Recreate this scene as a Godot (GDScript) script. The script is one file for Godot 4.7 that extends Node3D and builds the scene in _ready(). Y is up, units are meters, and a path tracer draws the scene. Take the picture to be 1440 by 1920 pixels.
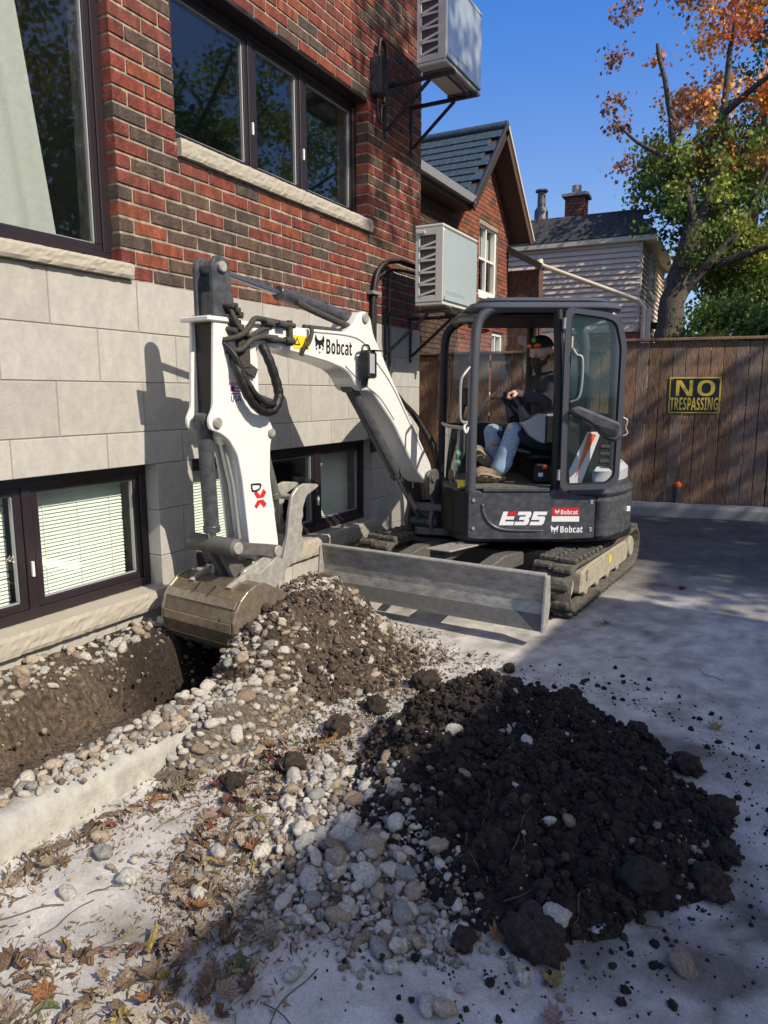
extends Node3D

# ---------------------------------------------------------------- mesh builder
class G:
	var st := SurfaceTool.new()
	var t := Transform3D()
	var col := Color(1, 1, 1)
	var empty := true
	func _init() -> void:
		st.begin(Mesh.PRIMITIVE_TRIANGLES)
	func smooth(on: bool) -> void:
		st.set_smooth_group(1 if on else 0xFFFFFFFF)
	func v(p: Vector3) -> void:
		st.set_color(col)
		st.add_vertex(t * p)
	func tri(a: Vector3, b: Vector3, c: Vector3) -> void:  # anticlockwise seen from outside
		empty = false
		v(a); v(c); v(b)
	func quad(a: Vector3, b: Vector3, c: Vector3, d: Vector3) -> void:
		tri(a, b, c); tri(a, c, d)
	func face(pts: Array, away: Vector3) -> void:  # a convex face turned away from a point
		var n := Vector3.ZERO
		var m := Vector3.ZERO
		for i in pts.size():
			m += pts[i] / pts.size()
		for i in pts.size():
			n += (pts[i] - m).cross(pts[(i + 1) % pts.size()] - m)
		var flip: bool = n.dot(m - away) < 0.0
		for i in range(1, pts.size() - 1):
			if flip: tri(pts[0], pts[i + 1], pts[i])
			else: tri(pts[0], pts[i], pts[i + 1])
	func box(c: Vector3, s: Vector3, b := 0.0, turn := Basis()) -> void:
		smooth(false)
		var keep := t
		t = t * Transform3D(turn, c)
		var h := s / 2.0
		b = minf(b, minf(h.x, minf(h.y, h.z)) * 0.9)
		var p := func(k: Vector3, ax: int) -> Vector3:
			var q := k * h
			for i in 3:
				if i != ax: q[i] -= k[i] * b
			return q
		var cs := []
		for i in 8: cs.append(Vector3(1 if i & 1 else -1, 1 if i & 2 else -1, 1 if i & 4 else -1))
		for ax in 3:
			for sg in [-1, 1]:
				var u := (ax + 1) % 3
				var w := (ax + 2) % 3
				var pts := []
				for q in [[-1, -1], [1, -1], [1, 1], [-1, 1]]:
					var k := Vector3.ZERO
					k[ax] = sg; k[u] = q[0]; k[w] = q[1]
					pts.append(p.call(k, ax))
				face(pts, Vector3.ZERO)
		if b > 0.0:
			for ax in 3:
				var u := (ax + 1) % 3
				var w := (ax + 2) % 3
				for su in [-1, 1]:
					for sw in [-1, 1]:
						var k0 := Vector3.ZERO
						k0[ax] = -1; k0[u] = su; k0[w] = sw
						var k1 := k0
						k1[ax] = 1
						face([p.call(k0, u), p.call(k1, u), p.call(k1, w), p.call(k0, w)], Vector3.ZERO)
			for k in cs: face([p.call(k, 0), p.call(k, 1), p.call(k, 2)], Vector3.ZERO)
		t = keep
	func span(a: Vector3, b: Vector3, bev := 0.0) -> void:
		box((a + b) / 2.0, (b - a).abs(), bev)
	func tube(pts: Array, r, seg := 8, caps := true, flat := Vector2(1, 1), up0 := Vector3.ZERO) -> void:
		var n := pts.size()
		var rings := []
		var side := Vector3.ZERO
		for i in n:
			var d: Vector3 = (pts[mini(i + 1, n - 1)] - pts[maxi(i - 1, 0)]).normalized()
			if i == 0:
				side = up0 if up0 != Vector3.ZERO else (Vector3.UP if absf(d.y) < 0.9 else Vector3.RIGHT)
			side = (side - d * side.dot(d)).normalized()
			var w := d.cross(side)
			var rr: float = r[i] if r is Array else r
			var ring := []
			for k in seg:
				var a := TAU * (k + 0.5) / seg
				ring.append(pts[i] + (side * cos(a) * flat.x + w * sin(a) * flat.y) * rr)
			rings.append(ring)
		smooth(seg > 5)
		for i in n - 1:
			for k in seg:
				var k2 := (k + 1) % seg
				quad(rings[i][k], rings[i][k2], rings[i + 1][k2], rings[i + 1][k])
		if caps:
			smooth(false)
			face(rings[0], pts[1])
			face(rings[n - 1], pts[n - 2])
	func cyl(a: Vector3, b: Vector3, r: float, seg := 16, bev := 0.0) -> void:
		if bev > 0.0:
			var d := (b - a).normalized() * bev
			tube([a, a + d, a + d * 1.01, b - d * 1.01, b - d, b], [r - bev, r, r, r, r, r - bev], seg)
		else:
			tube([a, b], r, seg)
	func ball(c: Vector3, r: Vector3, su := 12, sv := 8, turn := Basis()) -> void:
		smooth(true)
		for i in sv:
			for k in su:
				var q := []
				for e in [[i, k], [i, k + 1], [i + 1, k + 1], [i + 1, k]]:
					var a: float = PI * e[0] / sv
					var b: float = TAU * (e[1] % su) / su
					q.append(c + turn * (Vector3(sin(a) * cos(b), cos(a), -sin(a) * sin(b)) * r))
				if i == 0: tri(q[0], q[3], q[2])
				elif i == sv - 1: tri(q[0], q[3], q[1])
				else: quad(q[0], q[3], q[2], q[1])
	func prism(poly: PackedVector2Array, z0: float, z1: float, bev := 0.0, soft := false) -> void:
		poly = poly.duplicate()
		var area := 0.0
		for i in poly.size():
			area += poly[i].cross(poly[(i + 1) % poly.size()])
		if area < 0: poly.reverse()
		var n := poly.size()
		var ins := PackedVector2Array()
		for i in n:
			var e0 := (poly[i] - poly[(i + n - 1) % n]).normalized()
			var e1 := (poly[(i + 1) % n] - poly[i]).normalized()
			var n0 := Vector2(-e0.y, e0.x)
			var n1 := Vector2(-e1.y, e1.x)
			var m := (n0 + n1)
			m = m / maxf(0.35, m.length_squared() / 2.0)
			ins.append(poly[i] + m * bev)
		var tr := Geometry2D.triangulate_polygon(ins)
		if tr.is_empty() and bev > 0.0003:
			prism(poly, z0, z1, bev * 0.5 if bev > 0.002 else 0.0, soft)
			return
		smooth(false)
		for i in range(0, tr.size(), 3):
			var a := ins[tr[i]]; var b := ins[tr[i + 1]]; var c := ins[tr[i + 2]]
			if (b - a).cross(c - a) < 0:
				var s := b
				b = c
				c = s
			tri(Vector3(a.x, a.y, z1), Vector3(b.x, b.y, z1), Vector3(c.x, c.y, z1))
			tri(Vector3(a.x, a.y, z0), Vector3(c.x, c.y, z0), Vector3(b.x, b.y, z0))
		smooth(soft)
		for i in n:
			var a := poly[i]; var b := poly[(i + 1) % n]
			quad(Vector3(a.x, a.y, z0 + bev), Vector3(b.x, b.y, z0 + bev), Vector3(b.x, b.y, z1 - bev), Vector3(a.x, a.y, z1 - bev))
		smooth(false)
		if bev > 0.0:
			for i in n:
				var a := poly[i]; var b := poly[(i + 1) % n]
				var ai := ins[i]; var bi := ins[(i + 1) % n]
				quad(Vector3(a.x, a.y, z1 - bev), Vector3(b.x, b.y, z1 - bev), Vector3(bi.x, bi.y, z1), Vector3(ai.x, ai.y, z1))
				quad(Vector3(ai.x, ai.y, z0), Vector3(bi.x, bi.y, z0), Vector3(b.x, b.y, z0 + bev), Vector3(a.x, a.y, z0 + bev))
	func plan(poly: PackedVector2Array, y0: float, y1: float, bev := 0.0, soft := false) -> void:  # a polygon in x and z raised from y0 to y1
		var keep := t
		t = t * Transform3D(Basis(Vector3(1, 0, 0), Vector3(0, 0, 1), Vector3(0, -1, 0)), Vector3(0, 0, 0))
		prism(poly, -y1, -y0, bev, soft)
		t = keep
	func mesh() -> ArrayMesh:
		st.generate_normals()
		return st.commit()

# ---------------------------------------------------------------- small helpers
var rng := RandomNumberGenerator.new()
var taken := {}
var tex := {}
var mats := {}
var noise := FastNoiseLite.new()
var fine := FastNoiseLite.new()

func named(called: String, parent: Node) -> String:
	var key := str(parent.get_instance_id()) + called
	var n: int = taken.get(key, 0)
	taken[key] = n + 1
	return called if n == 0 else called + "_%03d" % n

func put(called: String, mesh: Mesh, m: Material, parent: Node = null, xf := Transform3D()) -> MeshInstance3D:
	var o := MeshInstance3D.new()
	var par: Node = parent if parent else self
	o.mesh = mesh
	o.material_override = m
	o.transform = xf
	o.name = named(called, par)
	par.add_child(o, true)
	return o

func thing(called: String, label: String, category: String, at := Vector3.ZERO, turn := 0.0, group := "") -> Node3D:
	var o := Node3D.new()
	o.name = named(called, self)
	o.position = at
	o.rotation.y = turn
	add_child(o, true)
	tag(o, label, category, group)
	return o

func tag(o: Node, label: String, category: String, group := "", kind := "") -> Node:
	if label: o.set_meta("label", label)
	if category: o.set_meta("category", category)
	if group: o.set_meta("group", group)
	if kind: o.set_meta("kind", kind)
	return o

func structure(o: Node) -> Node:
	o.set_meta("kind", "structure")
	return o

func stuff(o: Node) -> Node:
	o.set_meta("kind", "stuff")
	return o

func pv(a: Array) -> PackedVector2Array:
	var p := PackedVector2Array()
	for i in range(0, a.size(), 2): p.append(Vector2(a[i], a[i + 1]))
	return p

func rounded(poly: PackedVector2Array, r: float, n := 4) -> PackedVector2Array:
	var out := PackedVector2Array()
	var c := poly.size()
	for i in c:
		var p := poly[i]
		var a := poly[(i + c - 1) % c] - p
		var b := poly[(i + 1) % c] - p
		var k := minf(r, minf(a.length(), b.length()) * 0.48)
		var s := p + a.normalized() * k
		var e := p + b.normalized() * k
		for j in n + 1:
			var f := float(j) / n
			out.append(s.lerp(p, f).lerp(p.lerp(e, f), f))
	return out

func arc(c: Vector2, r: float, a0: float, a1: float, n: int) -> PackedVector2Array:
	var p := PackedVector2Array()
	for i in n + 1:
		var a := lerpf(a0, a1, float(i) / n)
		p.append(c + Vector2(cos(a), sin(a)) * r)
	return p

func curve(pts: Array, n := 6) -> Array:
	var out := []
	var c := pts.size()
	for i in c - 1:
		var p0: Vector3 = pts[maxi(i - 1, 0)]
		var p3: Vector3 = pts[mini(i + 2, c - 1)]
		for j in n:
			out.append((pts[i] as Vector3).cubic_interpolate(pts[i + 1], p0, p3, float(j) / n))
	out.append(pts[c - 1])
	return out

func noise_tex(key: String, freq: float, lo: float, hi: float, kind := FastNoiseLite.TYPE_SIMPLEX_SMOOTH, oct := 4, normal := 0.0, size := 512, gain := 0.5) -> Texture2D:
	if tex.has(key): return tex[key]
	var f := FastNoiseLite.new()
	f.noise_type = kind
	f.frequency = freq
	f.seed = 11 + tex.size()
	f.fractal_octaves = oct
	f.fractal_gain = gain
	if oct == 1: f.fractal_type = FastNoiseLite.FRACTAL_NONE
	var t := NoiseTexture2D.new()
	t.width = size
	t.height = size
	t.seamless = true
	t.noise = f
	if normal > 0.0:
		t.as_normal_map = true
		t.bump_strength = normal
	else:
		var g := Gradient.new()
		g.set_color(0, Color(lo, lo, lo))
		g.set_color(1, Color(hi, hi, hi))
		g.set_offset(0, 0.15)
		g.set_offset(1, 0.85)
		t.color_ramp = g
	tex[key] = t
	return t

# linear colour, roughness, metal, {tex, s (repeats per metre), n (normal map), ns, nstr, r (roughness map)}
func mat(key: String, c := Color.WHITE, rough := 0.8, metal := 0.0, o := {}) -> StandardMaterial3D:
	if mats.has(key): return mats[key]
	var m := StandardMaterial3D.new()
	m.resource_name = key
	m.albedo_color = c.linear_to_srgb()
	m.roughness = rough
	m.metallic = metal
	var s = o.get("s", 2.0)
	m.uv1_scale = s if s is Vector3 else Vector3(s, s, s)
	m.uv1_triplanar = true
	m.uv1_world_triplanar = o.get("world", true)
	if o.has("tex"): m.albedo_texture = o.tex
	if o.has("n"):
		m.normal_enabled = true
		m.normal_texture = o.n
		m.normal_scale = o.get("nstr", 0.6)
	if o.has("r"):
		m.roughness_texture = o.r
	if o.has("stain"):
		m.detail_enabled = true
		m.detail_blend_mode = BaseMaterial3D.BLEND_MODE_MUL
		m.detail_uv_layer = BaseMaterial3D.DETAIL_UV_2
		m.detail_albedo = o.stain
		m.uv2_triplanar = true
		m.uv2_world_triplanar = true
		var ss = o.get("ss", 0.4)
		m.uv2_scale = ss if ss is Vector3 else Vector3(ss, ss, ss)
	if o.get("vc", false): m.vertex_color_use_as_albedo = true
	if o.has("spec"): m.metallic_specular = o.spec
	if o.has("coat"):
		m.clearcoat_enabled = true
		m.clearcoat = o.coat
		m.clearcoat_roughness = 0.15
	if o.has("back"):
		m.backlight_enabled = true
		m.backlight = o.back
	if o.has("double"): m.cull_mode = BaseMaterial3D.CULL_DISABLED
	mats[key] = m
	return m

func glass(key: String, c: Color, a: float) -> StandardMaterial3D:
	if mats.has(key): return mats[key]
	var m := StandardMaterial3D.new()
	m.resource_name = key
	c.a = a
	m.albedo_color = c
	m.transparency = BaseMaterial3D.TRANSPARENCY_ALPHA
	m.roughness = 0.02
	m.metallic_specular = 0.7
	m.cull_mode = BaseMaterial3D.CULL_DISABLED
	mats[key] = m
	return m

func boxes(called: String, m: Material, parent: Node, list: Array, bev := 0.004, xf := Transform3D()) -> MeshInstance3D:
	var g := G.new()
	for b in list: g.span(b[0], b[1], bev)
	return put(called, g.mesh(), m, parent, xf)

func rods(called: String, m: Material, parent: Node, pts: Array, r, seg := 8, xf := Transform3D()) -> MeshInstance3D:
	var g := G.new()
	g.tube(pts, r, seg)
	return put(called, g.mesh(), m, parent, xf)

func words(called: String, text: String, size: float, m: Material, parent: Node, xf: Transform3D, font := "Droid Sans", weight := 700, wide := 1.0, depth := 0.004) -> MeshInstance3D:
	var f := SystemFont.new()
	f.font_names = PackedStringArray([font])
	f.font_weight = weight
	var t := TextMesh.new()
	t.font = f
	t.text = text
	t.font_size = 48
	t.pixel_size = size / 48.0
	t.depth = depth
	t.curve_step = 1.0
	return put(called, t, m, parent, xf * Transform3D(Basis().scaled(Vector3(wide, 1, 1)), Vector3.ZERO))

func many(called: String, mesh: Mesh, m: Material, xfs: Array, cols: Array, parent: Node = null) -> MultiMeshInstance3D:
	var mm := MultiMesh.new()
	mm.transform_format = MultiMesh.TRANSFORM_3D
	mm.use_colors = not cols.is_empty()
	mm.mesh = mesh
	mm.instance_count = xfs.size()
	for i in xfs.size():
		mm.set_instance_transform(i, xfs[i])
		if cols: mm.set_instance_color(i, cols[i])
	var o := MultiMeshInstance3D.new()
	o.multimesh = mm
	o.material_override = m
	var par: Node = parent if parent else self
	o.name = named(called, par)
	par.add_child(o, true)
	stuff(o)
	return o

func rnd(a: float, b: float) -> float:
	return rng.randf_range(a, b)

func tumble() -> Basis:
	return Basis(Quaternion(rnd(-1, 1), rnd(-1, 1), rnd(-1, 1), rnd(-1, 1) + 0.001).normalized())

# a lump: a ball pushed in and out by noise
func lump(sd: int, rings: int, rough: float, freq: float, flat: float, facet := false) -> ArrayMesh:
	var f := FastNoiseLite.new()
	f.seed = sd
	f.frequency = freq
	f.fractal_octaves = 3
	var g := G.new()
	var su := rings * 2
	var p := func(i: int, k: int) -> Vector3:
		var a: float = PI * i / rings
		var b: float = TAU * (k % su) / su
		var q := Vector3(sin(a) * cos(b), cos(a), -sin(a) * sin(b))
		if i == 0: q = Vector3.UP
		if i == rings: q = Vector3.DOWN
		var r := 1.0 + rough * f.get_noise_3dv(q * 10.0)
		return q * r * Vector3(1, flat, 0.8)
	g.smooth(not facet)
	for i in rings:
		for k in su:
			var a: Vector3 = p.call(i, k); var b: Vector3 = p.call(i + 1, k)
			var c: Vector3 = p.call(i + 1, k + 1); var d: Vector3 = p.call(i, k + 1)
			if i == 0: g.tri(a, b, c)
			elif i == rings - 1: g.tri(a, b, d)
			else: g.quad(a, b, c, d)
	return g.mesh()

# surface nets over smooth-joined tapered capsules [a, b, ra, rb]
func nets(bones: Array, k: float, cell: float, g: G) -> void:
	var lo := Vector3.INF
	var hi := -Vector3.INF
	for b in bones:
		for e in [[b[0], b[2]], [b[1], b[3]]]:
			var r := Vector3.ONE * (float(e[1]) + 2.5 * cell)
			lo = lo.min(e[0] - r)
			hi = hi.max(e[0] + r)
	var n := Vector3i(((hi - lo) / cell).ceil()) + Vector3i.ONE
	var f := PackedFloat32Array()
	f.resize(n.x * n.y * n.z)
	f.fill(1.0)
	for b in bones:
		var a: Vector3 = b[0]
		var ab: Vector3 = b[1] - a
		var l2 := maxf(ab.length_squared(), 1e-9)
		var ra: float = b[2]
		var rb: float = b[3]
		var rr := Vector3.ONE * (maxf(ra, rb) + k + 2.0 * cell)
		var i0 := Vector3i(((a.min(b[1]) - rr - lo) / cell).floor()).max(Vector3i.ZERO)
		var i1 := Vector3i(((a.max(b[1]) + rr - lo) / cell).ceil()).min(n - Vector3i.ONE)
		for z in range(i0.z, i1.z + 1):
			for y in range(i0.y, i1.y + 1):
				var row := (z * n.y + y) * n.x
				for x in range(i0.x, i1.x + 1):
					var p := lo + Vector3(x, y, z) * cell - a
					var h := clampf(p.dot(ab) / l2, 0.0, 1.0)
					var d := (p - ab * h).length() - lerpf(ra, rb, h)
					var o := f[row + x]
					var q := maxf(k - absf(o - d), 0.0) / k
					f[row + x] = minf(o, d) - q * q * k * 0.25
	var at := {}
	for z in n.z - 1:
		for y in n.y - 1:
			for x in n.x - 1:
				var base := (z * n.y + y) * n.x + x
				var m := 0
				var offs := [0, 1, n.x, n.x + 1, n.x * n.y, n.x * n.y + 1, n.x * n.y + n.x, n.x * n.y + n.x + 1]
				for c in 8:
					if f[base + offs[c]] < 0.0: m |= 1 << c
				if m == 0 or m == 255: continue
				var s := Vector3.ZERO
				var cnt := 0
				for e in [[0, 1], [2, 3], [4, 5], [6, 7], [0, 2], [1, 3], [4, 6], [5, 7], [0, 4], [1, 5], [2, 6], [3, 7]]:
					var va := f[base + offs[e[0]]]
					var vb := f[base + offs[e[1]]]
					if (va < 0.0) != (vb < 0.0):
						var h := va / (va - vb)
						var pa := Vector3(e[0] & 1, (e[0] >> 1) & 1, e[0] >> 2)
						var pb := Vector3(e[1] & 1, (e[1] >> 1) & 1, e[1] >> 2)
						s += pa.lerp(pb, h)
						cnt += 1
				at[base] = lo + (Vector3(x, y, z) + s / cnt) * cell
	g.smooth(true)
	var step := [1, n.x, n.x * n.y]
	for base in at.keys():
		for ax in 3:
			var far: int = base + step[ax]
			var ina: bool = f[base] < 0.0
			if ina == (f[far] < 0.0): continue
			var u: int = step[(ax + 1) % 3]
			var w: int = step[(ax + 2) % 3]
			if not (at.has(base - u) and at.has(base - w) and at.has(base - u - w)): continue
			var p0: Vector3 = at[base]; var p1: Vector3 = at[base - u]
			var p2: Vector3 = at[base - u - w]; var p3: Vector3 = at[base - w]
			if ina: g.quad(p0, p1, p2, p3)
			else: g.quad(p0, p3, p2, p1)

# ---------------------------------------------------------------- the scene
const SUN := Vector3(0.2, -0.85, -1.0)   # the way sunlight travels
const WALL := -3.36                     # front of the brick building
const COURSE := 0.0865
const BRICK := 0.265

func _ready() -> void:
	rng.seed = 4711
	var cam := Camera3D.new()
	cam.name = "camera"
	cam.fov = 2.0 * rad_to_deg(atan(960.0 / 1350.0))
	cam.near = 0.05
	cam.far = 400.0
	cam.position = Vector3(0, 1.55, 0)
	cam.rotation = Vector3(-atan2(222.0, 1350.0), deg_to_rad(28.1 - 90.0), 0)
	add_child(cam)
	cam.current = true
	var env := Environment.new()
	env.background_mode = Environment.BG_SKY
	var sky := ProceduralSkyMaterial.new()
	sky.sky_top_color = Color(0.05, 0.37, 0.72)
	sky.sky_horizon_color = Color(0.70, 0.82, 0.90)
	sky.sky_curve = 0.15
	sky.sky_energy_multiplier = 0.93
	sky.ground_bottom_color = Color(0.25, 0.24, 0.22)
	sky.ground_horizon_color = Color(0.55, 0.6, 0.65)
	sky.sun_angle_max = 70.0  # sun halo spread wide as added neutral fill for the shade
	sky.sun_curve = 0.58
	env.sky = Sky.new()
	env.sky.sky_material = sky
	env.tonemap_mode = Environment.TONE_MAPPER_LINEAR
	env.tonemap_exposure = 1.68
	env.ssao_enabled = true
	env.ssil_enabled = true
	env.sdfgi_enabled = true
	var we := WorldEnvironment.new()
	we.name = "world_environment"
	we.environment = env
	add_child(we)
	var sun := DirectionalLight3D.new()
	sun.name = "sun"
	sun.light_energy = 1.08
	sun.light_color = Color(1.0, 0.955, 0.885)
	sun.light_angular_distance = 0.5
	sun.shadow_enabled = true
	add_child(sun)
	sun.look_at_from_position(-SUN * 30.0, Vector3.ZERO)

	noise.frequency = 1.0
	noise.fractal_octaves = 3
	fine.frequency = 6.0
	fine.seed = 5
	fine.fractal_octaves = 4
	make_materials()
	ground()
	brick_building()
	background_houses()
	fence()
	neighbour_building()
	trees()
	air_conditioners()
	earthworks()
	excavator()
	operator()
	stones()
	leaves_and_twigs()

func grime_tex() -> Texture2D:   # clean paint with scuffs, scratches and rubbed-in dirt
	var t: NoiseTexture2D = noise_tex("grime", 0.013, 0.9, 1.0, FastNoiseLite.TYPE_SIMPLEX_SMOOTH, 7, 0.0, 1024, 0.72)
	var g := Gradient.new()
	g.offsets = PackedFloat32Array([0.0, 0.13, 0.22, 0.34, 1.0])
	g.colors = PackedColorArray([Color(0.45, 0.42, 0.38), Color(0.72, 0.70, 0.67), Color(0.92, 0.91, 0.895), Color(0.975, 0.97, 0.965), Color(1, 1, 1)])
	t.color_ramp = g
	return t

func make_materials() -> void:
	noise_tex("weather", 0.014, 0.66, 1.0, FastNoiseLite.TYPE_SIMPLEX_SMOOTH, 7, 0.0, 1024, 0.62)
	noise_tex("speck", 0.06, 0.72, 1.0, FastNoiseLite.TYPE_SIMPLEX_SMOOTH, 5, 0.0, 512, 0.75)
	noise_tex("stone_stain", 0.014, 0.925, 1.0, FastNoiseLite.TYPE_SIMPLEX_SMOOTH, 7, 0.0, 1024, 0.62)
	noise_tex("blotch", 0.012, 0.7, 1.0, FastNoiseLite.TYPE_SIMPLEX_SMOOTH, 5)
	noise_tex("soft", 0.02, 0.95, 1.0, FastNoiseLite.TYPE_SIMPLEX_SMOOTH, 6, 0.0, 512, 0.65)
	noise_tex("scuffed", 0.012, 0.80, 1.0, FastNoiseLite.TYPE_SIMPLEX_SMOOTH, 6, 0.0, 512, 0.7)
	noise_tex("gritty", 0.11, 0.84, 1.0, FastNoiseLite.TYPE_VALUE, 3, 0.0, 512, 0.8)
	noise_tex("n_fine", 0.08, 0, 1, FastNoiseLite.TYPE_SIMPLEX_SMOOTH, 5, 3.0, 512, 0.7)
	noise_tex("n_coarse", 0.02, 0, 1, FastNoiseLite.TYPE_SIMPLEX_SMOOTH, 5, 6.0)
	noise_tex("n_pits", 0.05, 0, 1, FastNoiseLite.TYPE_CELLULAR, 2, 4.0)
	noise_tex("worn", 0.02, 0.35, 1.0, FastNoiseLite.TYPE_SIMPLEX_SMOOTH, 6, 0.0, 512, 0.7)
	noise_tex("rough_a", 0.03, 0.55, 1.0, FastNoiseLite.TYPE_SIMPLEX_SMOOTH, 5, 0.0, 512, 0.7)
	var s: Texture2D = tex.speck
	mat("asphalt", Color(1, 1, 1), 0.95, 0, {"vc": true, "tex": tex.gritty, "s": 3.1, "n": tex.n_fine, "nstr": 0.7, "stain": noise_tex("ground_stain", 0.014, 0.80, 1.0, FastNoiseLite.TYPE_SIMPLEX_SMOOTH, 7, 0.0, 1024, 0.62), "ss": 0.33})
	mat("concrete", Color(0.44, 0.425, 0.37), 0.95, 0, {"tex": tex.scuffed, "s": 1.3, "n": tex.n_fine, "nstr": 0.5})
	mat("kerb_concrete", Color(0.40, 0.40, 0.38), 0.95, 0, {"tex": tex.speck, "s": 2.0, "n": tex.n_fine, "nstr": 0.5})
	mat("stone_a", Color(0.445, 0.425, 0.385), 0.92, 0, {"tex": tex.soft, "s": 1.7, "n": tex.n_fine, "nstr": 0.3, "stain": tex.stone_stain, "ss": Vector3(0.55, 0.3, 0.55)})
	mat("stone_b", Color(0.47, 0.45, 0.41), 0.92, 0, {"tex": tex.soft, "s": 2.1, "n": tex.n_fine, "nstr": 0.3, "stain": tex.stone_stain, "ss": Vector3(0.55, 0.3, 0.55)})
	mat("stone_c", Color(0.42, 0.40, 0.36), 0.92, 0, {"tex": tex.soft, "s": 1.4, "n": tex.n_fine, "nstr": 0.3, "stain": tex.stone_stain, "ss": Vector3(0.55, 0.3, 0.55)})
	mat("rock_face", Color(0.54, 0.49, 0.40), 0.95, 0, {"tex": tex.speck, "s": 6.0, "n": tex.n_fine, "nstr": 0.8})
	mat("mortar", Color(0.60, 0.51, 0.40), 0.95, 0, {"tex": tex.speck, "s": 4.0, "n": tex.n_fine, "stain": tex.weather, "ss": Vector3(0.7, 0.35, 0.7)})
	mat("joint", Color(0.36, 0.33, 0.28), 0.95, 0, {"tex": tex.speck, "s": 4.0})
	var reds := [Color(0.32, 0.068, 0.047), Color(0.36, 0.075, 0.048), Color(0.28, 0.062, 0.047), Color(0.40, 0.105, 0.050), Color(0.31, 0.085, 0.056)]
	for i in reds.size():
		mat("brick_red_%d" % i, reds[i], 0.9, 0, {"tex": tex.blotch, "s": 7.0 + 2 * i, "n": tex.n_coarse, "nstr": 0.7, "stain": tex.weather, "ss": Vector3(0.7, 0.35, 0.7)})
	var darks := [Color(0.17, 0.105, 0.078), Color(0.13, 0.092, 0.075), Color(0.205, 0.118, 0.082)]
	for i in darks.size():
		mat("brick_dark_%d" % i, darks[i], 0.9, 0, {"tex": tex.blotch, "s": 7.0 + 2 * i, "n": tex.n_coarse, "nstr": 0.7, "stain": tex.weather, "ss": Vector3(0.7, 0.35, 0.7)})
	mat("brick_mixed", Color.WHITE, 0.9, 0, {"vc": true, "tex": s, "s": 4.0, "n": tex.n_coarse, "nstr": 0.5})
	mat("window_frame", Color(0.022, 0.015, 0.019), 0.38, 0, {"tex": tex.soft, "s": 3.0})
	mat("black_rubber", Color(0.012, 0.012, 0.012), 0.6)
	glass("pane_glass", Color(0.25, 0.35, 0.32), 0.015)
	mat("curtain", Color(0.38, 0.42, 0.38), 0.9, 0, {"tex": tex.soft, "s": 2.0, "back": Color(0.2, 0.22, 0.2)})
	mat("blind", Color(0.68, 0.79, 0.69), 0.6)
	mat("room", Color(0.09, 0.087, 0.08), 0.9)
	mat("white_paint", Color(0.72, 0.71, 0.67), 0.5)
	mat("handle_white", Color(0.75, 0.75, 0.75), 0.4)
	# machine
	mat("machine_white", Color(0.74, 0.735, 0.715), 0.32, 0, {"tex": grime_tex(), "s": 1.7, "coat": 0.3, "r": tex.rough_a})
	mat("machine_grey", Color(0.085, 0.090, 0.098), 0.42, 0, {"tex": tex.blotch, "s": 2.3, "r": tex.rough_a})
	mat("machine_black", Color(0.014, 0.014, 0.015), 0.5, 0, {"tex": tex.blotch, "s": 2.3})
	mat("cab_grey", Color(0.068, 0.073, 0.082), 0.38, 0, {"tex": tex.soft, "s": 2.3, "coat": 0.2})
	mat("steel_worn", Color(0.46, 0.44, 0.395), 0.5, 0.25, {"tex": tex.scuffed, "s": 1.9, "r": tex.rough_a, "n": tex.n_fine, "nstr": 0.25})
	mat("steel_dark", Color(0.145, 0.14, 0.13), 0.55, 0.2, {"tex": tex.scuffed, "s": 2.5, "n": tex.n_fine, "nstr": 0.3})
	mat("blade_steel", Color(0.47, 0.45, 0.41), 0.45, 0.2, {"tex": noise_tex("streak", 0.02, 0.66, 1.0, FastNoiseLite.TYPE_SIMPLEX_SMOOTH, 6, 0.0, 512, 0.75), "s": Vector3(0.9, 1.3, 0.5), "r": tex.rough_a, "n": tex.n_fine, "nstr": 0.2})
	mat("bucket_steel", Color(0.30, 0.24, 0.17), 0.36, 0.6, {"tex": tex.scuffed, "s": 2.1, "r": tex.rough_a, "n": tex.n_fine, "nstr": 0.35})
	mat("bucket_side", Color(0.40, 0.33, 0.255), 0.34, 0.6, {"tex": tex.scuffed, "s": 2.6, "r": tex.rough_a, "n": tex.n_fine, "nstr": 0.2})
	mat("chrome", Color(0.35, 0.35, 0.35), 0.22, 0.9)
	mat("rubber_track", Color(0.17, 0.155, 0.128), 0.9, 0, {"tex": tex.worn, "s": 2.5, "n": tex.n_fine})
	mat("dusty_frame", Color(0.38, 0.34, 0.26), 0.9, 0, {"tex": tex.scuffed, "s": 2.0, "n": tex.n_fine})
	mat("hose", Color(0.018, 0.016, 0.015), 0.55, 0, {"tex": tex.worn, "s": 6.0, "n": tex.n_coarse})
	mat("dusty_hose", Color(0.10, 0.093, 0.08), 0.8, 0, {"tex": tex.worn, "s": 6.0})
	glass("cab_glass", Color(0.16, 0.36, 0.31), 0.10)
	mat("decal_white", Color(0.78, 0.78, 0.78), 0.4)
	mat("decal_black", Color(0.01, 0.01, 0.01), 0.4)
	mat("decal_red", Color(0.55, 0.02, 0.02), 0.4)
	mat("decal_orange", Color(0.80, 0.13, 0.02), 0.4)
	mat("decal_yellow", Color(0.80, 0.55, 0.02), 0.4)
	mat("lamp_lens", Color(0.55, 0.57, 0.60), 0.15, 0.3)
	# soil, wood
	mat("soil_dark", Color(1, 1, 1), 0.98, 0, {"vc": true, "tex": tex.worn, "s": 2.7, "n": tex.n_coarse, "nstr": 1.0})
	mat("stone_paint", Color(1, 1, 1), 0.85, 0, {"vc": true, "tex": s, "s": 7.0})
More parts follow.
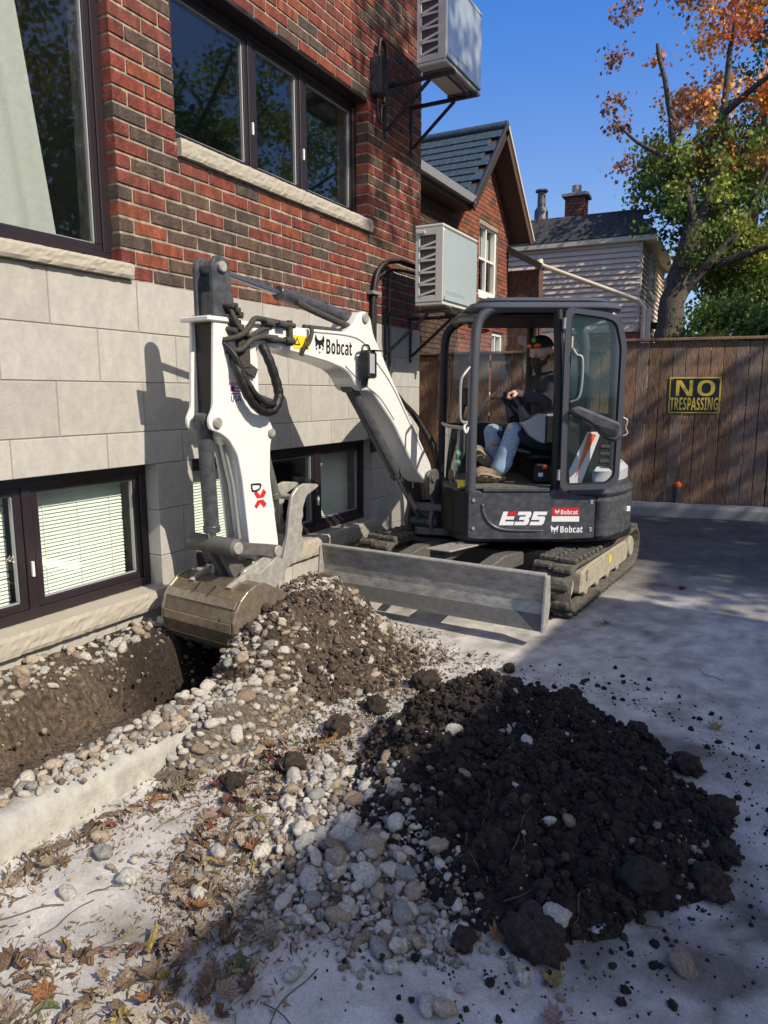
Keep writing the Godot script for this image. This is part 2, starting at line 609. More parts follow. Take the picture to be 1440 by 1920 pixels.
	mat("bark", Color(0.20, 0.168, 0.135), 0.95, 0, {"tex": tex.worn, "s": Vector3(3, 0.7, 3), "n": tex.n_coarse, "nstr": 1.2})
	mat("leaf", Color(1, 1, 1), 0.7, 0, {"vc": true, "back": Color(0.8, 0.8, 0.8), "double": true})
	mat("galvanised", Color(0.34, 0.35, 0.36), 0.5, 0.4, {"tex": tex.soft, "s": 4.0})

# ---------------------------------------------------------------- ground
func kerb_line(x: float) -> float:   # face of the bed's concrete kerb
	return -2.19 + 0.035 * x

func ground_tint(x: float, z: float) -> Color:
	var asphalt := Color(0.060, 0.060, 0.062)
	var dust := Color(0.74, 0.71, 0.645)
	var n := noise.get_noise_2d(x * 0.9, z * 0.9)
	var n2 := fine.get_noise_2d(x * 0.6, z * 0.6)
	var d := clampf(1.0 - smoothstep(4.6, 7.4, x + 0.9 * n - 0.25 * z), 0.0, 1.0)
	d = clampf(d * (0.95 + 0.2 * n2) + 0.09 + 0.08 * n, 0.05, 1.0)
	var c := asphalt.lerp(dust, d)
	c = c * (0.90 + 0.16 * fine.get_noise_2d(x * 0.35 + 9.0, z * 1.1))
	var away := Vector2(x, z).distance_to(Vector2(clampf(x, 1.9, 3.3), clampf(z, -1.35, -0.2)))
	# trodden soil and damp stains
	var s := smoothstep(0.18, 0.5, noise.get_noise_2d(x * 1.7 + 40.0, z * 1.7)) * 0.35
	s += 0.75 * exp(-(pow((x - 2.05) / 0.32, 2) + pow((z - 0.02) / 0.16, 2))) * clampf(0.7 + n2, 0, 1)
	s += 0.7 * exp(-(pow((x - 1.75) / 0.16, 2) + pow((z + 0.30) / 0.10, 2))) * clampf(0.7 + 1.5 * n2, 0, 1)
	s += 0.5 * exp(-(pow((x - 2.0) / 0.5, 2) + pow((z - 0.15) / 0.3, 2))) * clampf(0.4 + 2.0 * n2, 0, 1)
	s += 0.6 * exp(-(pow((x - 1.45) / 0.3, 2) + pow((z + 1.5) / 0.2, 2))) * clampf(0.6 + n2, 0, 1)
	s += 0.75 * exp(-away / 0.13) * clampf(0.75 + 1.2 * n2, 0, 1)
	s += 0.35 * smoothstep(0.1, 0.5, fine.get_noise_2d(x * 0.5, z * 2.2)) * smoothstep(3.0, 4.4, x) * (1.0 - smoothstep(5.0, 6.4, x))
	return c.lerp(Color(0.13, 0.105, 0.078), clampf(s, 0, 0.85))

func ground() -> void:
	var g := G.new()
	g.smooth(true)
	var st := 0.05
	var nx := 208
	var nz := 140
	var x0 := 0.4
	var z0 := -3.36
	var pts := []
	for j in nz + 1:
		for i in nx + 1:
			var x := x0 + i * st
			var z := z0 + j * st
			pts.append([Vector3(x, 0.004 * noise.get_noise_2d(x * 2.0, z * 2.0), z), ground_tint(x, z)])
	for j in nz:
		for i in nx:
			var x := x0 + (i + 0.5) * st
			var z := z0 + (j + 0.5) * st
			if z < -2.26 and x < 3.95: continue
			var k := j * (nx + 1) + i
			for q in [k, k + 1, k + nx + 2, k, k + nx + 2, k + nx + 1]:
				g.col = pts[q][1]
				g.v(pts[q][0])
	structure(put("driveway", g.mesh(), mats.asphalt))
	# the sheet that reaches the horizon, lower than the drive
	g = G.new()
	g.smooth(false)
	g.col = Color(0.09, 0.09, 0.07)
	var y := -0.012
	for r in [[-200, -200, 200, -3.4], [-200, 3.6, 200, 200], [-200, -3.4, 0.45, 3.6], [10.7, -3.4, 200, 3.6]]:
		g.quad(Vector3(r[0], y, r[3]), Vector3(r[2], y, r[3]), Vector3(r[2], y, r[1]), Vector3(r[0], y, r[1]))
	structure(put("ground", g.mesh(), mats.asphalt))

# ---------------------------------------------------------------- the brick building
func wall_body(called: String, m: Material, parent: Node, x0: float, x1: float, y0: float, y1: float, holes: Array, zf: float, zb: float) -> void:
	var xs := [x0, x1]
	var ys := [y0, y1]
	for h in holes:
		for e in [h[0], h[1]]: if e > x0 and e < x1: xs.append(e)
		for e in [h[2], h[3]]: if e > y0 and e < y1: ys.append(e)
	xs.sort(); ys.sort()
	var g := G.new()
	for i in xs.size() - 1:
		var start := -1.0
		for j in ys.size() - 1:
			var c := Vector2((xs[i] + xs[i + 1]) / 2.0, (ys[j] + ys[j + 1]) / 2.0)
			var open: bool = xs[i + 1] - xs[i] < 1e-5 or ys[j + 1] - ys[j] < 1e-5
			for h in holes:
				if c.x > h[0] and c.x < h[1] and c.y > h[2] and c.y < h[3]: open = true
			if not open: g.span(Vector3(xs[i], ys[j], zb), Vector3(xs[i + 1], ys[j + 1], zf))
	put(called, g.mesh(), m, parent)

func segments(a: float, b: float, holes: Array, y0: float, y1: float) -> Array:
	var out := [[a, b]]
	for h in holes:
		if minf(y1, h[3]) - maxf(y0, h[2]) < 0.02: continue
		var nxt := []
		for s in out:
			if h[1] <= s[0] or h[0] >= s[1]: nxt.append(s); continue
			if h[0] > s[0]: nxt.append([s[0], h[0]])
			if h[1] < s[1]: nxt.append([h[1], s[1]])
		out = nxt
	return out

func win(parent: Node, x0: float, x1: float, y0: float, y1: float, splits: Array, zf: float, light := false) -> void:
	# splits: x of the mullions between sashes
	var m: Material = mats.window_frame
	var w := put("window", _frame_mesh(x0, x1, y0, y1, 0.055, zf - 0.07, zf), m, parent)
	var edges := [x0 + 0.05] + splits + [x1 - 0.05]
	for i in splits.size():
		boxes("mullion", m, w, [[Vector3(splits[i] - 0.028, y0 + 0.05, zf - 0.066), Vector3(splits[i] + 0.028, y1 - 0.05, zf - 0.004)]], 0.004)
		boxes("sash_handle", mats.handle_white, w, [[Vector3(splits[i] - 0.008, y0 + (y1 - y0) * 0.3, zf - 0.004), Vector3(splits[i] + 0.006, y0 + (y1 - y0) * 0.3 + 0.085, zf + 0.012)]], 0.003)
	for i in edges.size() - 1:
		var a: float = edges[i] + (0.03 if i > 0 else 0.004)
		var b: float = edges[i + 1] - (0.03 if i < edges.size() - 2 else 0.004)
		put("sash", _frame_mesh(a, b, y0 + 0.054, y1 - 0.054, 0.042, zf - 0.055, zf - 0.012), m, w)
		put("glazing_bead", _frame_mesh(a + 0.042, b - 0.042, y0 + 0.096, y1 - 0.096, 0.008, zf - 0.05, zf - 0.022), mats.galvanised, w)
		for k in 2:
			var g := G.new()
			g.smooth(false)
			var z := zf - 0.03 - 0.016 * k
			g.quad(Vector3(a + 0.04, y0 + 0.09, z), Vector3(b - 0.04, y0 + 0.09, z), Vector3(b - 0.04, y1 - 0.09, z), Vector3(a + 0.04, y1 - 0.09, z))
			put("pane", g.mesh(), mats.pane_glass, w)

func _frame_mesh(x0: float, x1: float, y0: float, y1: float, wd: float, z0: float, z1: float) -> ArrayMesh:
	var g := G.new()
	g.span(Vector3(x0, y0, z0), Vector3(x1, y0 + wd, z1), 0.004)
	g.span(Vector3(x0, y1 - wd, z0), Vector3(x1, y1, z1), 0.004)
	g.span(Vector3(x0, y0 + wd, z0), Vector3(x0 + wd, y1 - wd, z1), 0.004)
	g.span(Vector3(x1 - wd, y0 + wd, z0), Vector3(x1, y1 - wd, z1), 0.004)
	return g.mesh()

func rough_slab(size: Vector3, sd: int) -> ArrayMesh:   # a sill with a split-rock front
	var g := G.new()
	var f := FastNoiseLite.new()
	f.seed = sd
	f.frequency = 3.0
	f.fractal_octaves = 4
	var nx := int(size.x / 0.025)
	var ny := 5
	var h := size / 2.0
	var p := func(i: int, j: int) -> Vector3:
		var x := -h.x + size.x * i / nx
		var y := -h.y + size.y * j / ny
		var e := 0.006 * f.get_noise_2d(x * 3.0, y * 6.0) + 0.005 * f.get_noise_2d(x * 11.0, y * 11.0)
		if j == 0 or j == ny: e -= 0.007
		if i == 0 or i == nx: e -= 0.006
		return Vector3(x, y + (0.003 * f.get_noise_1d(x * 9.0) if j in [0, ny] else 0.0), h.z - 0.008 + e)
	g.smooth(false)
	for i in nx:
		for j in ny:
			g.quad(p.call(i, j), p.call(i + 1, j), p.call(i + 1, j + 1), p.call(i, j + 1))
		for j in [0, ny]:
			var a: Vector3 = p.call(i, j)
			var b: Vector3 = p.call(i + 1, j)
			g.face([a, b, Vector3(b.x, b.y, -h.z), Vector3(a.x, a.y, -h.z)], Vector3.ZERO)
	for i in [0, nx]:
		for j in ny:
			var a: Vector3 = p.call(i, j)
			var b: Vector3 = p.call(i, j + 1)
			g.face([a, b, Vector3(b.x, b.y, -h.z), Vector3(a.x, a.y, -h.z)], Vector3.ZERO)
	return g.mesh()

func brick_building() -> void:
	var b := thing("brick_building", "red and brown brick building on a pale stone base with dark framed windows", "building", Vector3.ZERO)
	var top := 5.8
	var xa := 0.6
	var xb := 7.1
	var w1 := [1.35, 3.095, 2.29, 2.205 + COURSE * 24]
	var w2 := [3.575, 5.995, 3.09, 2.205 + COURSE * 22]
	var w3 := [0.9, 3.285, 0.33, 1.118]
	var w4 := [3.6, 6.06, 0.36, 1.118]
	var grow := func(h: Array) -> Array: return [h[0] - 0.004, h[1] + 0.004, h[2] - 0.01, h[3] + 0.004]
	var up := [grow.call(w1), grow.call(w2)]
	var low := [grow.call(w3), grow.call(w4)]
	wall_body("brick_backing", mats.mortar, b, xa, xb, 2.205, top, up, WALL - 0.006, WALL - 0.33)
	wall_body("base_backing", mats.joint, b, xa, xb, -0.8, 2.205, low, WALL - 0.005, WALL - 0.33)
	boxes("end_wall", mats.brick_dark_0, b, [[Vector3(xb - 0.3, -0.8, -9.0), Vector3(xb - 0.002, top, WALL - 0.33)]])
	boxes("room_shell", mats.room, b, [[Vector3(xa, -0.8, -6.3), Vector3(xb - 0.3, top, -6.2)], [Vector3(xa, 2.0, -6.2), Vector3(xb - 0.3, 2.15, WALL - 0.331)], [Vector3(xa, top - 0.15, -6.2), Vector3(xb - 0.3, top, WALL - 0.331)], [Vector3(xa, -0.8, -6.2), Vector3(xa + 0.1, top - 0.16, WALL - 0.331)], [Vector3(xa + 0.11, -0.8, -6.2), Vector3(xb - 0.3, -0.7, WALL - 0.331)], [Vector3(3.3, 2.15, -6.2), Vector3(3.4, top - 0.16, WALL - 0.331)]], 0.0)
	# bricks
	var bx := []
	var n := int((top - 2.205) / COURSE)
	for r in n:
		var y0 := 2.205 + r * COURSE
		var start := xa + (0.0 if r % 2 else BRICK / 2.0) - 0.045
		for s in segments(xa, xb, [w1, w2], y0 + 0.01, y0 + COURSE - 0.01):
			var k: int = floori((s[0] - start) / BRICK)
			while true:
				var a := maxf(s[0], start + k * BRICK + 0.0)
				var e := minf(s[1], start + (k + 1) * BRICK)
				k += 1
				if a >= s[1] - 0.001: break
				if e - a < 0.04: continue
				bx.append([a + (0.0 if a == s[0] else 0.0065), e - (0.0 if e == s[1] else 0.0065), y0 + 0.0075, y0 + COURSE - 0.0075])
	var eye := Vector3(0, 1.55, 0)
	var cam: Camera3D = get_node("camera")
	var inv := cam.transform.affine_inverse()
	var lim := Vector2(720.0 / 1350.0, 960.0 / 1350.0) * 1.02
	for q in bx:
		var c := inv * Vector3((q[0] + q[1]) / 2, (q[2] + q[3]) / 2, WALL)
		var seen: bool = c.z < 0 and absf(c.x / c.z) < lim.x and absf(c.y / c.z) < lim.y
		q.append((q[1] - q[0]) / pow(c.length(), 3.0) if seen else 0.0)
	bx.sort_custom(func(p, q): return p[4] > q[4])
	var forms := []
	for i in 8:
		var g := G.new()
		var hh := (COURSE - 0.0165) / 2
		# slightly crooked brick: chamfered front, drawn at unit length
		var f := []
		for q in [[-0.5, -1], [-0.3, -1], [-0.1, -1], [0.12, -1], [0.33, -1], [0.5, -1], [0.5, 1], [0.3, 1], [0.08, 1], [-0.15, 1], [-0.34, 1], [-0.5, 1]]:
			f.append(Vector3(q[0] * (1.0 if absf(q[0]) < 0.5 else 1.0), q[1] * (hh + rnd(-0.0022, 0.0014)), 0))
		var fr := []
		for q in f: fr.append(q * Vector3(0.984, 0.95, 1) + Vector3(rnd(-0.003, 0.003), rnd(-0.001, 0.001), rnd(-0.0015, 0.0015)))
		g.smooth(false)
		for e in range(1, 11): g.tri(fr[0], fr[e], fr[e + 1])
		for e in 12:
			var p0: Vector3 = f[e] + Vector3(0, 0, -0.004)
			var p1: Vector3 = f[(e + 1) % 12] + Vector3(0, 0, -0.004)
			g.face([fr[e], fr[(e + 1) % 12], p1, p0], Vector3(0, 0, -0.05))
			g.face([p0, p1, p1 + Vector3(0, 0, -0.145), p0 + Vector3(0, 0, -0.145)], Vector3(0, 0, -0.05))
		forms.append(g.mesh())
	var rest := G.new()
	for i in bx.size():
		var q: Array = bx[i]
		var dark: bool = rng.randf() < 0.36 + 0.3 * noise.get_noise_2d(q[0] * 0.5, q[2] * 0.6)
		var key := "brick_dark_%d" % rng.randi_range(0, 2) if dark else "brick_red_%d" % rng.randi_range(0, 4)
		var at := Vector3((q[0] + q[1]) / 2, (q[2] + q[3]) / 2, WALL + rnd(-0.002, 0.003))
		if i < 300:
			put("brick", forms[rng.randi_range(0, 7)], mats[key], b, Transform3D(Basis().rotated(Vector3.BACK, rnd(-0.006, 0.006)).scaled_local(Vector3(q[1] - q[0], 1, 1)), at))
		else:
			rest.col = (mats[key] as StandardMaterial3D).albedo_color.srgb_to_linear()
			rest.box(at + Vector3(0, 0, -0.07), Vector3(q[1] - q[0], q[3] - q[2], 0.14), 0.003)
	stuff(put("more_bricks", rest.mesh(), mats.brick_mixed, b))
	# stone blocks
	var rows := [[1.908, 2.203, 0.0], [1.615, 1.908, 0.3], [1.32, 1.615, 0.01], [1.118, 1.32, 0.32], [0.825, 1.118, 0.02], [0.53, 0.825, 0.3], [0.23, 0.53, 0.02], [-0.1, 0.23, 0.3], [-0.4, -0.1, 0.0]]
	for r in rows.size():
		var y0: float = rows[r][0]
		var y1: float = rows[r][1]
		for s in segments(xa, xb, [w3, w4], y0 + 0.01, y1 - 0.01):
			var k: int = floori((s[0] - 0.785 - rows[r][2]) / 0.603)
			while true:
				var x: float = 0.785 + rows[r][2] + k * 0.603
				var a := maxf(s[0], x)
				var e := minf(s[1], x + 0.603)
				k += 1
				if a >= s[1] - 0.001: break
				if e - a < 0.05: continue
				var y0c := y0
				var g := G.new()
				g.span(Vector3(a + (0.0 if a == s[0] else 0.003), y0c + 0.003, WALL - 0.2), Vector3(e - (0.0 if e == s[1] else 0.003), y1 - 0.003, WALL + rnd(-0.001, 0.001)), 0.003)
				put("stone_block", g.mesh(), mats[["stone_a", "stone_b", "stone_c"][rng.randi_range(0, 2)]], b)
	# sills
	for q in [[1.1, 3.155, 2.207, 2.29, 0.05, 0.09], [3.585, 6.02, 2.997, 3.1, 0.05, 0.12], [0.7, 3.33, 0.22, 0.335, 0.06, 0.14], [3.45, 6.1, 0.2, 0.345, 0.06, 0.14]]:
		var sz := Vector3(q[1] - q[0], q[3] - q[2], q[4] + q[5])
		put("sill", rough_slab(sz, 3), mats.rock_face, b, Transform3D(Basis(), Vector3((q[0] + q[1]) / 2, (q[2] + q[3]) / 2, WALL + (q[4] - q[5]) / 2)))
	win(b, w1[0], w1[1], w1[2] + 0.0, w1[3], [], WALL - 0.075)
	win(b, w2[0], w2[1], w2[2] + 0.012, w2[3], [4.50, 5.15], WALL - 0.125)
	win(b, w3[0], w3[1], w3[2] + 0.008, w3[3], [2.45], WALL - 0.10)
	win(b, w4[0], w4[1], w4[2] - 0.01, w4[3], [4.43, 5.25], WALL - 0.10)
	for h in [w1, w2]: boxes("lintel", mats.window_frame, b, [[Vector3(h[0] - 0.003, h[3] - 0.014, WALL - 0.2), Vector3(h[1] + 0.003, h[3] + 0.002, WALL - 0.010)]], 0.002)  # dark strip added to draw the shadow gap under the bricks
	# curtain and blinds hang inside
	var g := G.new()
	g.smooth(true)
	for i in 67:
		var x0 := 1.15 + i * 0.026
		var f := func(x: float) -> float: return WALL - 0.26 + 0.016 * sin(x * 31.0) + 0.01 * sin(x * 13.0)
		g.quad(Vector3(x0, 2.2, f.call(x0)), Vector3(x0 + 0.026, 2.2, f.call(x0 + 0.026)), Vector3(x0 + 0.026 - 0.3, 4.4, f.call(x0 + 0.026)), Vector3(x0 - 0.3, 4.4, f.call(x0)))
	tag(put("curtain", g.mesh(), mats.curtain), "pale grey green curtain hanging behind the large left window", "curtain")
	for q in [[0.97, 2.40, "white slatted blind behind the left pane of the low window beside the trench"], [2.53, 3.2, "white slatted blind behind the right pane of the low window beside the trench"], [3.68, 4.36, "white slatted blind seen past the digger's upright arm in the basement window"], [5.27, 5.98, "white slatted blind in the right pane of the basement window beside the boom"]]:
		var bl := thing("window_blind", q[2], "blind", Vector3(q[0], 0.4, WALL - 0.24), 0, "basement window blinds")
		var wd: float = q[1] - q[0]
		boxes("head_rail", mats.blind, bl, [[Vector3(0, 0.62, -0.015), Vector3(wd, 0.66, 0.015)]])
		var sg := G.new()
		sg.box(Vector3(wd / 2, 0, 0), Vector3(wd, 0.0014, 0.026), 0.0, Basis().rotated(Vector3.RIGHT, 0.95))
		var sm := sg.mesh()
		for i in 29:
			put("slat", sm, mats.blind, bl, Transform3D(Basis().rotated(Vector3.BACK, rnd(-0.003, 0.003)), Vector3(0, 0.02 + i * 0.0212, rnd(-0.001, 0.001))))
		for x in [0.15, 0.5, 0.85]:
			rods("cord", mats.blind, bl, [Vector3(wd * x, 0.0, 0.014), Vector3(wd * x, 0.62, 0.014)], 0.0015, 5)

# ---------------------------------------------------------------- houses behind
func brick_face(parent: Node, x0: float, x1: float, y0: float, y1: float, z: float, holes: Array, keep: Callable, along_x := true, reds := true) -> void:
	var g := G.new()
	var ph := 0.075
	var pw := 0.215
	var r := 0
	while y0 + r * ph < y1:
		var y := y0 + r * ph
		for s in segments(x0, x1, holes, y, y + ph):
			var k: int = floori((s[0] - x0) / pw) - 1
			while x0 + k * pw < s[1]:
				var a := maxf(s[0], x0 + (k + 0.5 * (r % 2)) * pw)
				var e := minf(s[1], x0 + (k + 1 + 0.5 * (r % 2)) * pw)
				k += 1
				if e - a < 0.03 or not keep.call((a + e) / 2, y + ph / 2): continue
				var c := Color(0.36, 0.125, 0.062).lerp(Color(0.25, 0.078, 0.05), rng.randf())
				if not reds: c = Color(0.10, 0.06, 0.045)  # wing bricks: shade put into the colour
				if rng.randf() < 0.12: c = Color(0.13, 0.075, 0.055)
				g.col = c
				var zz := z + rnd(-0.001, 0.003)
				if along_x: g.span(Vector3(a + 0.006, y + 0.006, z - 0.03), Vector3(e - 0.006, y + ph - 0.006, zz))
				else: g.span(Vector3(z - 0.003, y + 0.006, a + 0.006), Vector3(z + 0.03, y + ph - 0.006, e - 0.006))
		r += 1
	stuff(put("bricks", g.mesh(), mats.brick_mixed, parent))

func plain_window(parent: Node, c: Vector3, w: float, h: float, facing_x := false, bars := true) -> void:
	var xf := Transform3D(Basis().rotated(Vector3.UP, -PI / 2) if facing_x else Basis(), c)
	var g := G.new()
	for q in [[-w / 2, w / 2, h / 2 - 0.07, h / 2], [-w / 2, w / 2, -h / 2, -h / 2 + 0.07]]: g.span(Vector3(q[0], q[2], -0.06), Vector3(q[1], q[3], 0.03), 0.005)
	for q in [[-w / 2, -w / 2 + 0.07], [w / 2 - 0.07, w / 2]]: g.span(Vector3(q[0], -h / 2 + 0.07, -0.06), Vector3(q[1], h / 2 - 0.07, 0.03), 0.005)
	var wn := put("window", g.mesh(), mats.white_paint, parent, xf)
	if bars: boxes("glazing_bar", mats.white_paint, wn, [[Vector3(-0.02, -h / 2 + 0.07, -0.05), Vector3(0.02, h / 2 - 0.07, 0.015)], [Vector3(-w / 2 + 0.07, -0.02, -0.05), Vector3(-0.02, 0.02, 0.012)], [Vector3(0.02, -0.02, -0.05), Vector3(w / 2 - 0.07, 0.02, 0.012)]])
	boxes("sill", mats.white_paint, wn, [[Vector3(-w / 2 - 0.06, -h / 2 - 0.08, -0.06), Vector3(w / 2 + 0.06, -h / 2 - 0.002, 0.07)]])
	var p := G.new()
	p.smooth(false)
	p.quad(Vector3(-w / 2 + 0.06, -h / 2 + 0.06, -0.03), Vector3(w / 2 - 0.06, -h / 2 + 0.06, -0.03), Vector3(w / 2 - 0.06, h / 2 - 0.06, -0.03), Vector3(-w / 2 + 0.06, h / 2 - 0.06, -0.03))
	put("pane", p.mesh(), mats.pane_glass, wn)
	boxes("blind", mats.curtain, wn, [[Vector3(-w / 2 + 0.06, 0.05, -0.12), Vector3(w / 2 - 0.06, h / 2 - 0.05, -0.10)]], 0.0)

func background_houses() -> void:
	var tile := mat("roof_tile", Color(0.070, 0.095, 0.105), 0.45, 0, {"tex": tex.blotch, "s": 1.4, "n": tex.n_fine, "nstr": 0.4})
	var fascia := mat("dark_fascia", Color(0.035, 0.028, 0.024), 0.5)
	var pale := mat("cream_trim", Color(0.62, 0.55, 0.40), 0.5, 0, {"tex": tex.soft, "s": 2.0})
	var brown := mat("brown_soffit", Color(0.085, 0.05, 0.035), 0.7, 0, {"tex": tex.soft, "s": 2.0})
	# --- the brick house with the gable
	var h := thing("gabled_house", "red brick house with steep grey tiled roof and white framed gable window", "house", Vector3(11.5, 0, -4.75))
	var H := h.transform.affine_inverse()
	var zg := -4.75
	var wx := [12.44, 13.42, 3.32, 4.56]
	var keep := func(x: float, y: float) -> bool: return y < 4.45 + 1.53 * (1.0 - absf(x - 12.72) / 1.45)
	var g := G.new()
	g.t = H
	g.smooth(false)
	wall_body("gable_wall", mats.mortar, h, 11.5 - 11.5, 14.05 - 11.5, 0, 4.5, [[wx[0] - 11.5, wx[1] - 11.5, wx[2], wx[3]], [13.2 - 11.5, 13.85 - 11.5, 1.6, 2.7]], -0.012, -0.3)
	var ga := G.new()
	ga.prism(pv([0.0, 4.5, 2.55, 4.5, 1.22, 5.93]), -0.29, -0.012)
	put("gable_top", ga.mesh(), mats.mortar, h)
	var bf := Node3D.new()
	bf.name = "brick_front"
	h.add_child(bf)
	bf.transform = H
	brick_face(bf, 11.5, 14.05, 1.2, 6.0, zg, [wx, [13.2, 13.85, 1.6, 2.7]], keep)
	boxes("side_wall", mats.brick_dark_0, h, [[Vector3(0, 0, -5.0), Vector3(0.25, 4.5, -0.301)], [Vector3(2.3, 0, -5.0), Vector3(2.55, 4.5, -0.301)], [Vector3(0.251, 0, -5.0), Vector3(2.3, 4.5, -4.8)], [Vector3(0.251, 2.9, -4.79), Vector3(2.3, 3.0, -0.301)], [Vector3(0.3, 0.0, -1.6), Vector3(2.3, 4.4, -1.5)]], 0.0)
	plain_window(h, Vector3((wx[0] + wx[1]) / 2, (wx[2] + wx[3]) / 2, zg - 0.07) - h.position, 0.98, 1.24)
	plain_window(h, Vector3(13.52, 2.15, zg - 0.07) - h.position, 0.65, 1.1)
	# roof planes: battens below, tiles laid in rows
	var apex := Vector3(12.67, 6.06, 0)
	for sd in [-1, 1]:
		var foot := Vector3(12.67 + sd * (1.52 if sd < 0 else 1.66), 4.50, 0)
		var dir := (foot - apex).normalized()
		var nrm := Vector3(-dir.y * sd, dir.x * sd, 0)
		var L := (foot - apex).length()
		var q := G.new()
		q.t = H
		q.box((apex + foot) / 2 + Vector3(0, 0, -6.85) - nrm * 0.06, Vector3(L, 0.08, 4.9), 0.0, Basis(dir, nrm, dir.cross(nrm)))
		put("roof_deck", q.mesh(), brown, h)
		var rows := 10
		var tg := G.new()
		var pr := PackedVector2Array()
		tg.prism(pv([-0.151, -0.012, -0.151, 0.006, -0.135, 0.011, 0.0, 0.009, 0.12, 0.011, 0.150, 0.006, 0.150, -0.012]), -0.13, 0.13, 0.003)
		var tm := tg.mesh()
		if sd < 0:
			for r in rows:
				for k in 15:
					var zc := -4.56 - (k + 0.5 * (r % 2)) * 0.305
					var c := apex + dir * (0.1 + (r + 0.5) * (L - 0.1) / rows) + Vector3(0, 0, zc) + nrm * 0.012
					var bs := Basis(Vector3(0, 0, 1), nrm.rotated(Vector3.BACK, sd * 0.10), dir.rotated(Vector3.BACK, sd * 0.10))
					put("roof_tile", tm, tile, h, H * Transform3D(bs.orthonormalized(), c))
		else:
			var fl := G.new()
			fl.t = H
			fl.box((apex + foot) / 2 + Vector3(0, 0, -6.85) + nrm * 0.01, Vector3(L, 0.03, 4.9), 0.0, Basis(dir, nrm, dir.cross(nrm)))
			put("far_roof_slope", fl.mesh(), tile, h)
		var bb := G.new()
		bb.t = H
		bb.box((apex + foot) / 2 + Vector3(0, 0, -4.385) - nrm * 0.05, Vector3(L + 0.05, 0.17, 0.03), 0.004, Basis(dir, nrm, dir.cross(nrm)))
		put("barge_board", bb.mesh(), fascia if sd < 0 else brown, h)
		var be := G.new()
		be.t = H
		be.box((apex + foot) / 2 + Vector3(0, 0, -4.36) + nrm * 0.02, Vector3(L + 0.08, 0.05, 0.04), 0.004, Basis(dir, nrm, dir.cross(nrm)))
		put("roof_edge_trim", be.mesh(), fascia if sd < 0 else pale, h)
	rods("ridge_cap", tile, h, [H * Vector3(12.67, 6.09, -4.36), H * Vector3(12.67, 6.09, -9.2)], 0.07, 8)
	# wing along the drive
	var wing := G.new()
	wing.t = H
	wing.span(Vector3(7.6, 0, -9.0), Vector3(11.5, 4.52, -4.76))
	put("wing_wall", wing.mesh(), mat("shaded_brick", Color(0.14, 0.08, 0.06), 0.9, 0, {"tex": tex.speck, "s": 5.0}), h)  # brick coloured dark to stand for the shade on the wing
	var hole := func(_x, _y): return true
	var wb := Node3D.new()
	wb.name = "wing_front"
	h.add_child(wb)
	wb.transform = H
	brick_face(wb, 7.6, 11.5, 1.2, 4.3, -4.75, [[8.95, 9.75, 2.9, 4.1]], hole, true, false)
	plain_window(h, Vector3(9.35, 3.5, -4.70) - h.position, 0.7, 1.1, false, false)
	boxes("wing_roof", fascia, h, [[H * Vector3(7.4, 4.53, -9.0), H * Vector3(11.3, 4.60, -4.48)]], 0.0)
	boxes("soffit", brown, h, [[H * Vector3(7.4, 4.42, -4.75), H * Vector3(11.3, 4.52, -4.45)]], 0.0)
	var gt := G.new()
	gt.t = H
	gt.prism(pv([0, 0, 0.1, 0.0, 0.115, 0.11, 0.1, 0.11, 0.088, 0.012, 0.012, 0.012, 0, 0.11]), 0.0, 3.7)
	put("gutter", gt.mesh(), mats.galvanised, h, H * Transform3D(Basis(Vector3(0, 0, 1), Vector3(0, 1, 0), Vector3(-1, 0, 0)), Vector3(11.2, 4.49, -4.45)) * H.affine_inverse())
	# --- low lean-to eave with the cream pipe
	var e := thing("lean_to_roof", "low dark lean-to roof edge with cream gutter pipe between the houses", "roof", Vector3(14.3, 0, -5.2))
	var E := e.transform.affine_inverse()
	var lg := G.new()
	lg.t = E
	lg.prism(pv([0, 4.62, 1.15, 3.98, 1.15, 3.86, 0.0, 4.46]), -0.1, 0.1, 0.005)
	put("roof_edge", lg.mesh(), fascia, e, Transform3D(Basis().rotated(Vector3.UP, -PI / 2), E * Vector3(14.0, 0, -5.2)) * E.affine_inverse())
	boxes("side_wall", mats.brick_dark_2, e, [[E * Vector3(14.06, 0, -6.6), E * Vector3(14.4, 3.9, -4.15)]])
	rods("gutter_pipe", pale, e, [E * Vector3(14.0, 3.97, -4.12), E * Vector3(14.0, 3.93, -4.02), E * Vector3(14.0, 3.2, -2.27), E * Vector3(14.0, 3.08, -2.17), E * Vector3(14.0, 0.1, -2.15)], 0.045, 8)
	rods("gutter_outlet", pale, e, [E * Vector3(14.0, 4.06, -4.14), E * Vector3(14.0, 3.9, -4.12)], 0.085, 10)
	boxes("post", pale, e, [[E * Vector3(13.97, 0, -2.12), E * Vector3(14.04, 3.06, -2.05)]])
	# --- siding house
	var s := thing("siding_house", "tan house with horizontal siding under a dark shingled mansard roof", "house", Vector3(17.0, 0, -2.75), deg_to_rad(1.5))
	var S := Transform3D(Basis(), s.position).affine_inverse()
	var sid := mat("siding", Color(0.68, 0.55, 0.425), 0.65, 0, {"tex": tex.soft, "s": 1.2})
	boxes("wall_core", mats.joint, s, [[S * Vector3(17.02, 0, -7.0), S * Vector3(21.6, 4.9, -2.77)]], 0.0)
	var pg := G.new()
	pg.prism(pv([0, 0, 0.036, 0.0, 0.040, 0.012, 0.006, 0.112, 0, 0.112]), -2.12, 2.12)
	var pm := pg.mesh()
	var pg2 := G.new()
	pg2.prism(pv([0, 0, 0.036, 0.0, 0.040, 0.012, 0.006, 0.112, 0, 0.112]), -2.27, 2.27)
	var pm2 := pg2.mesh()
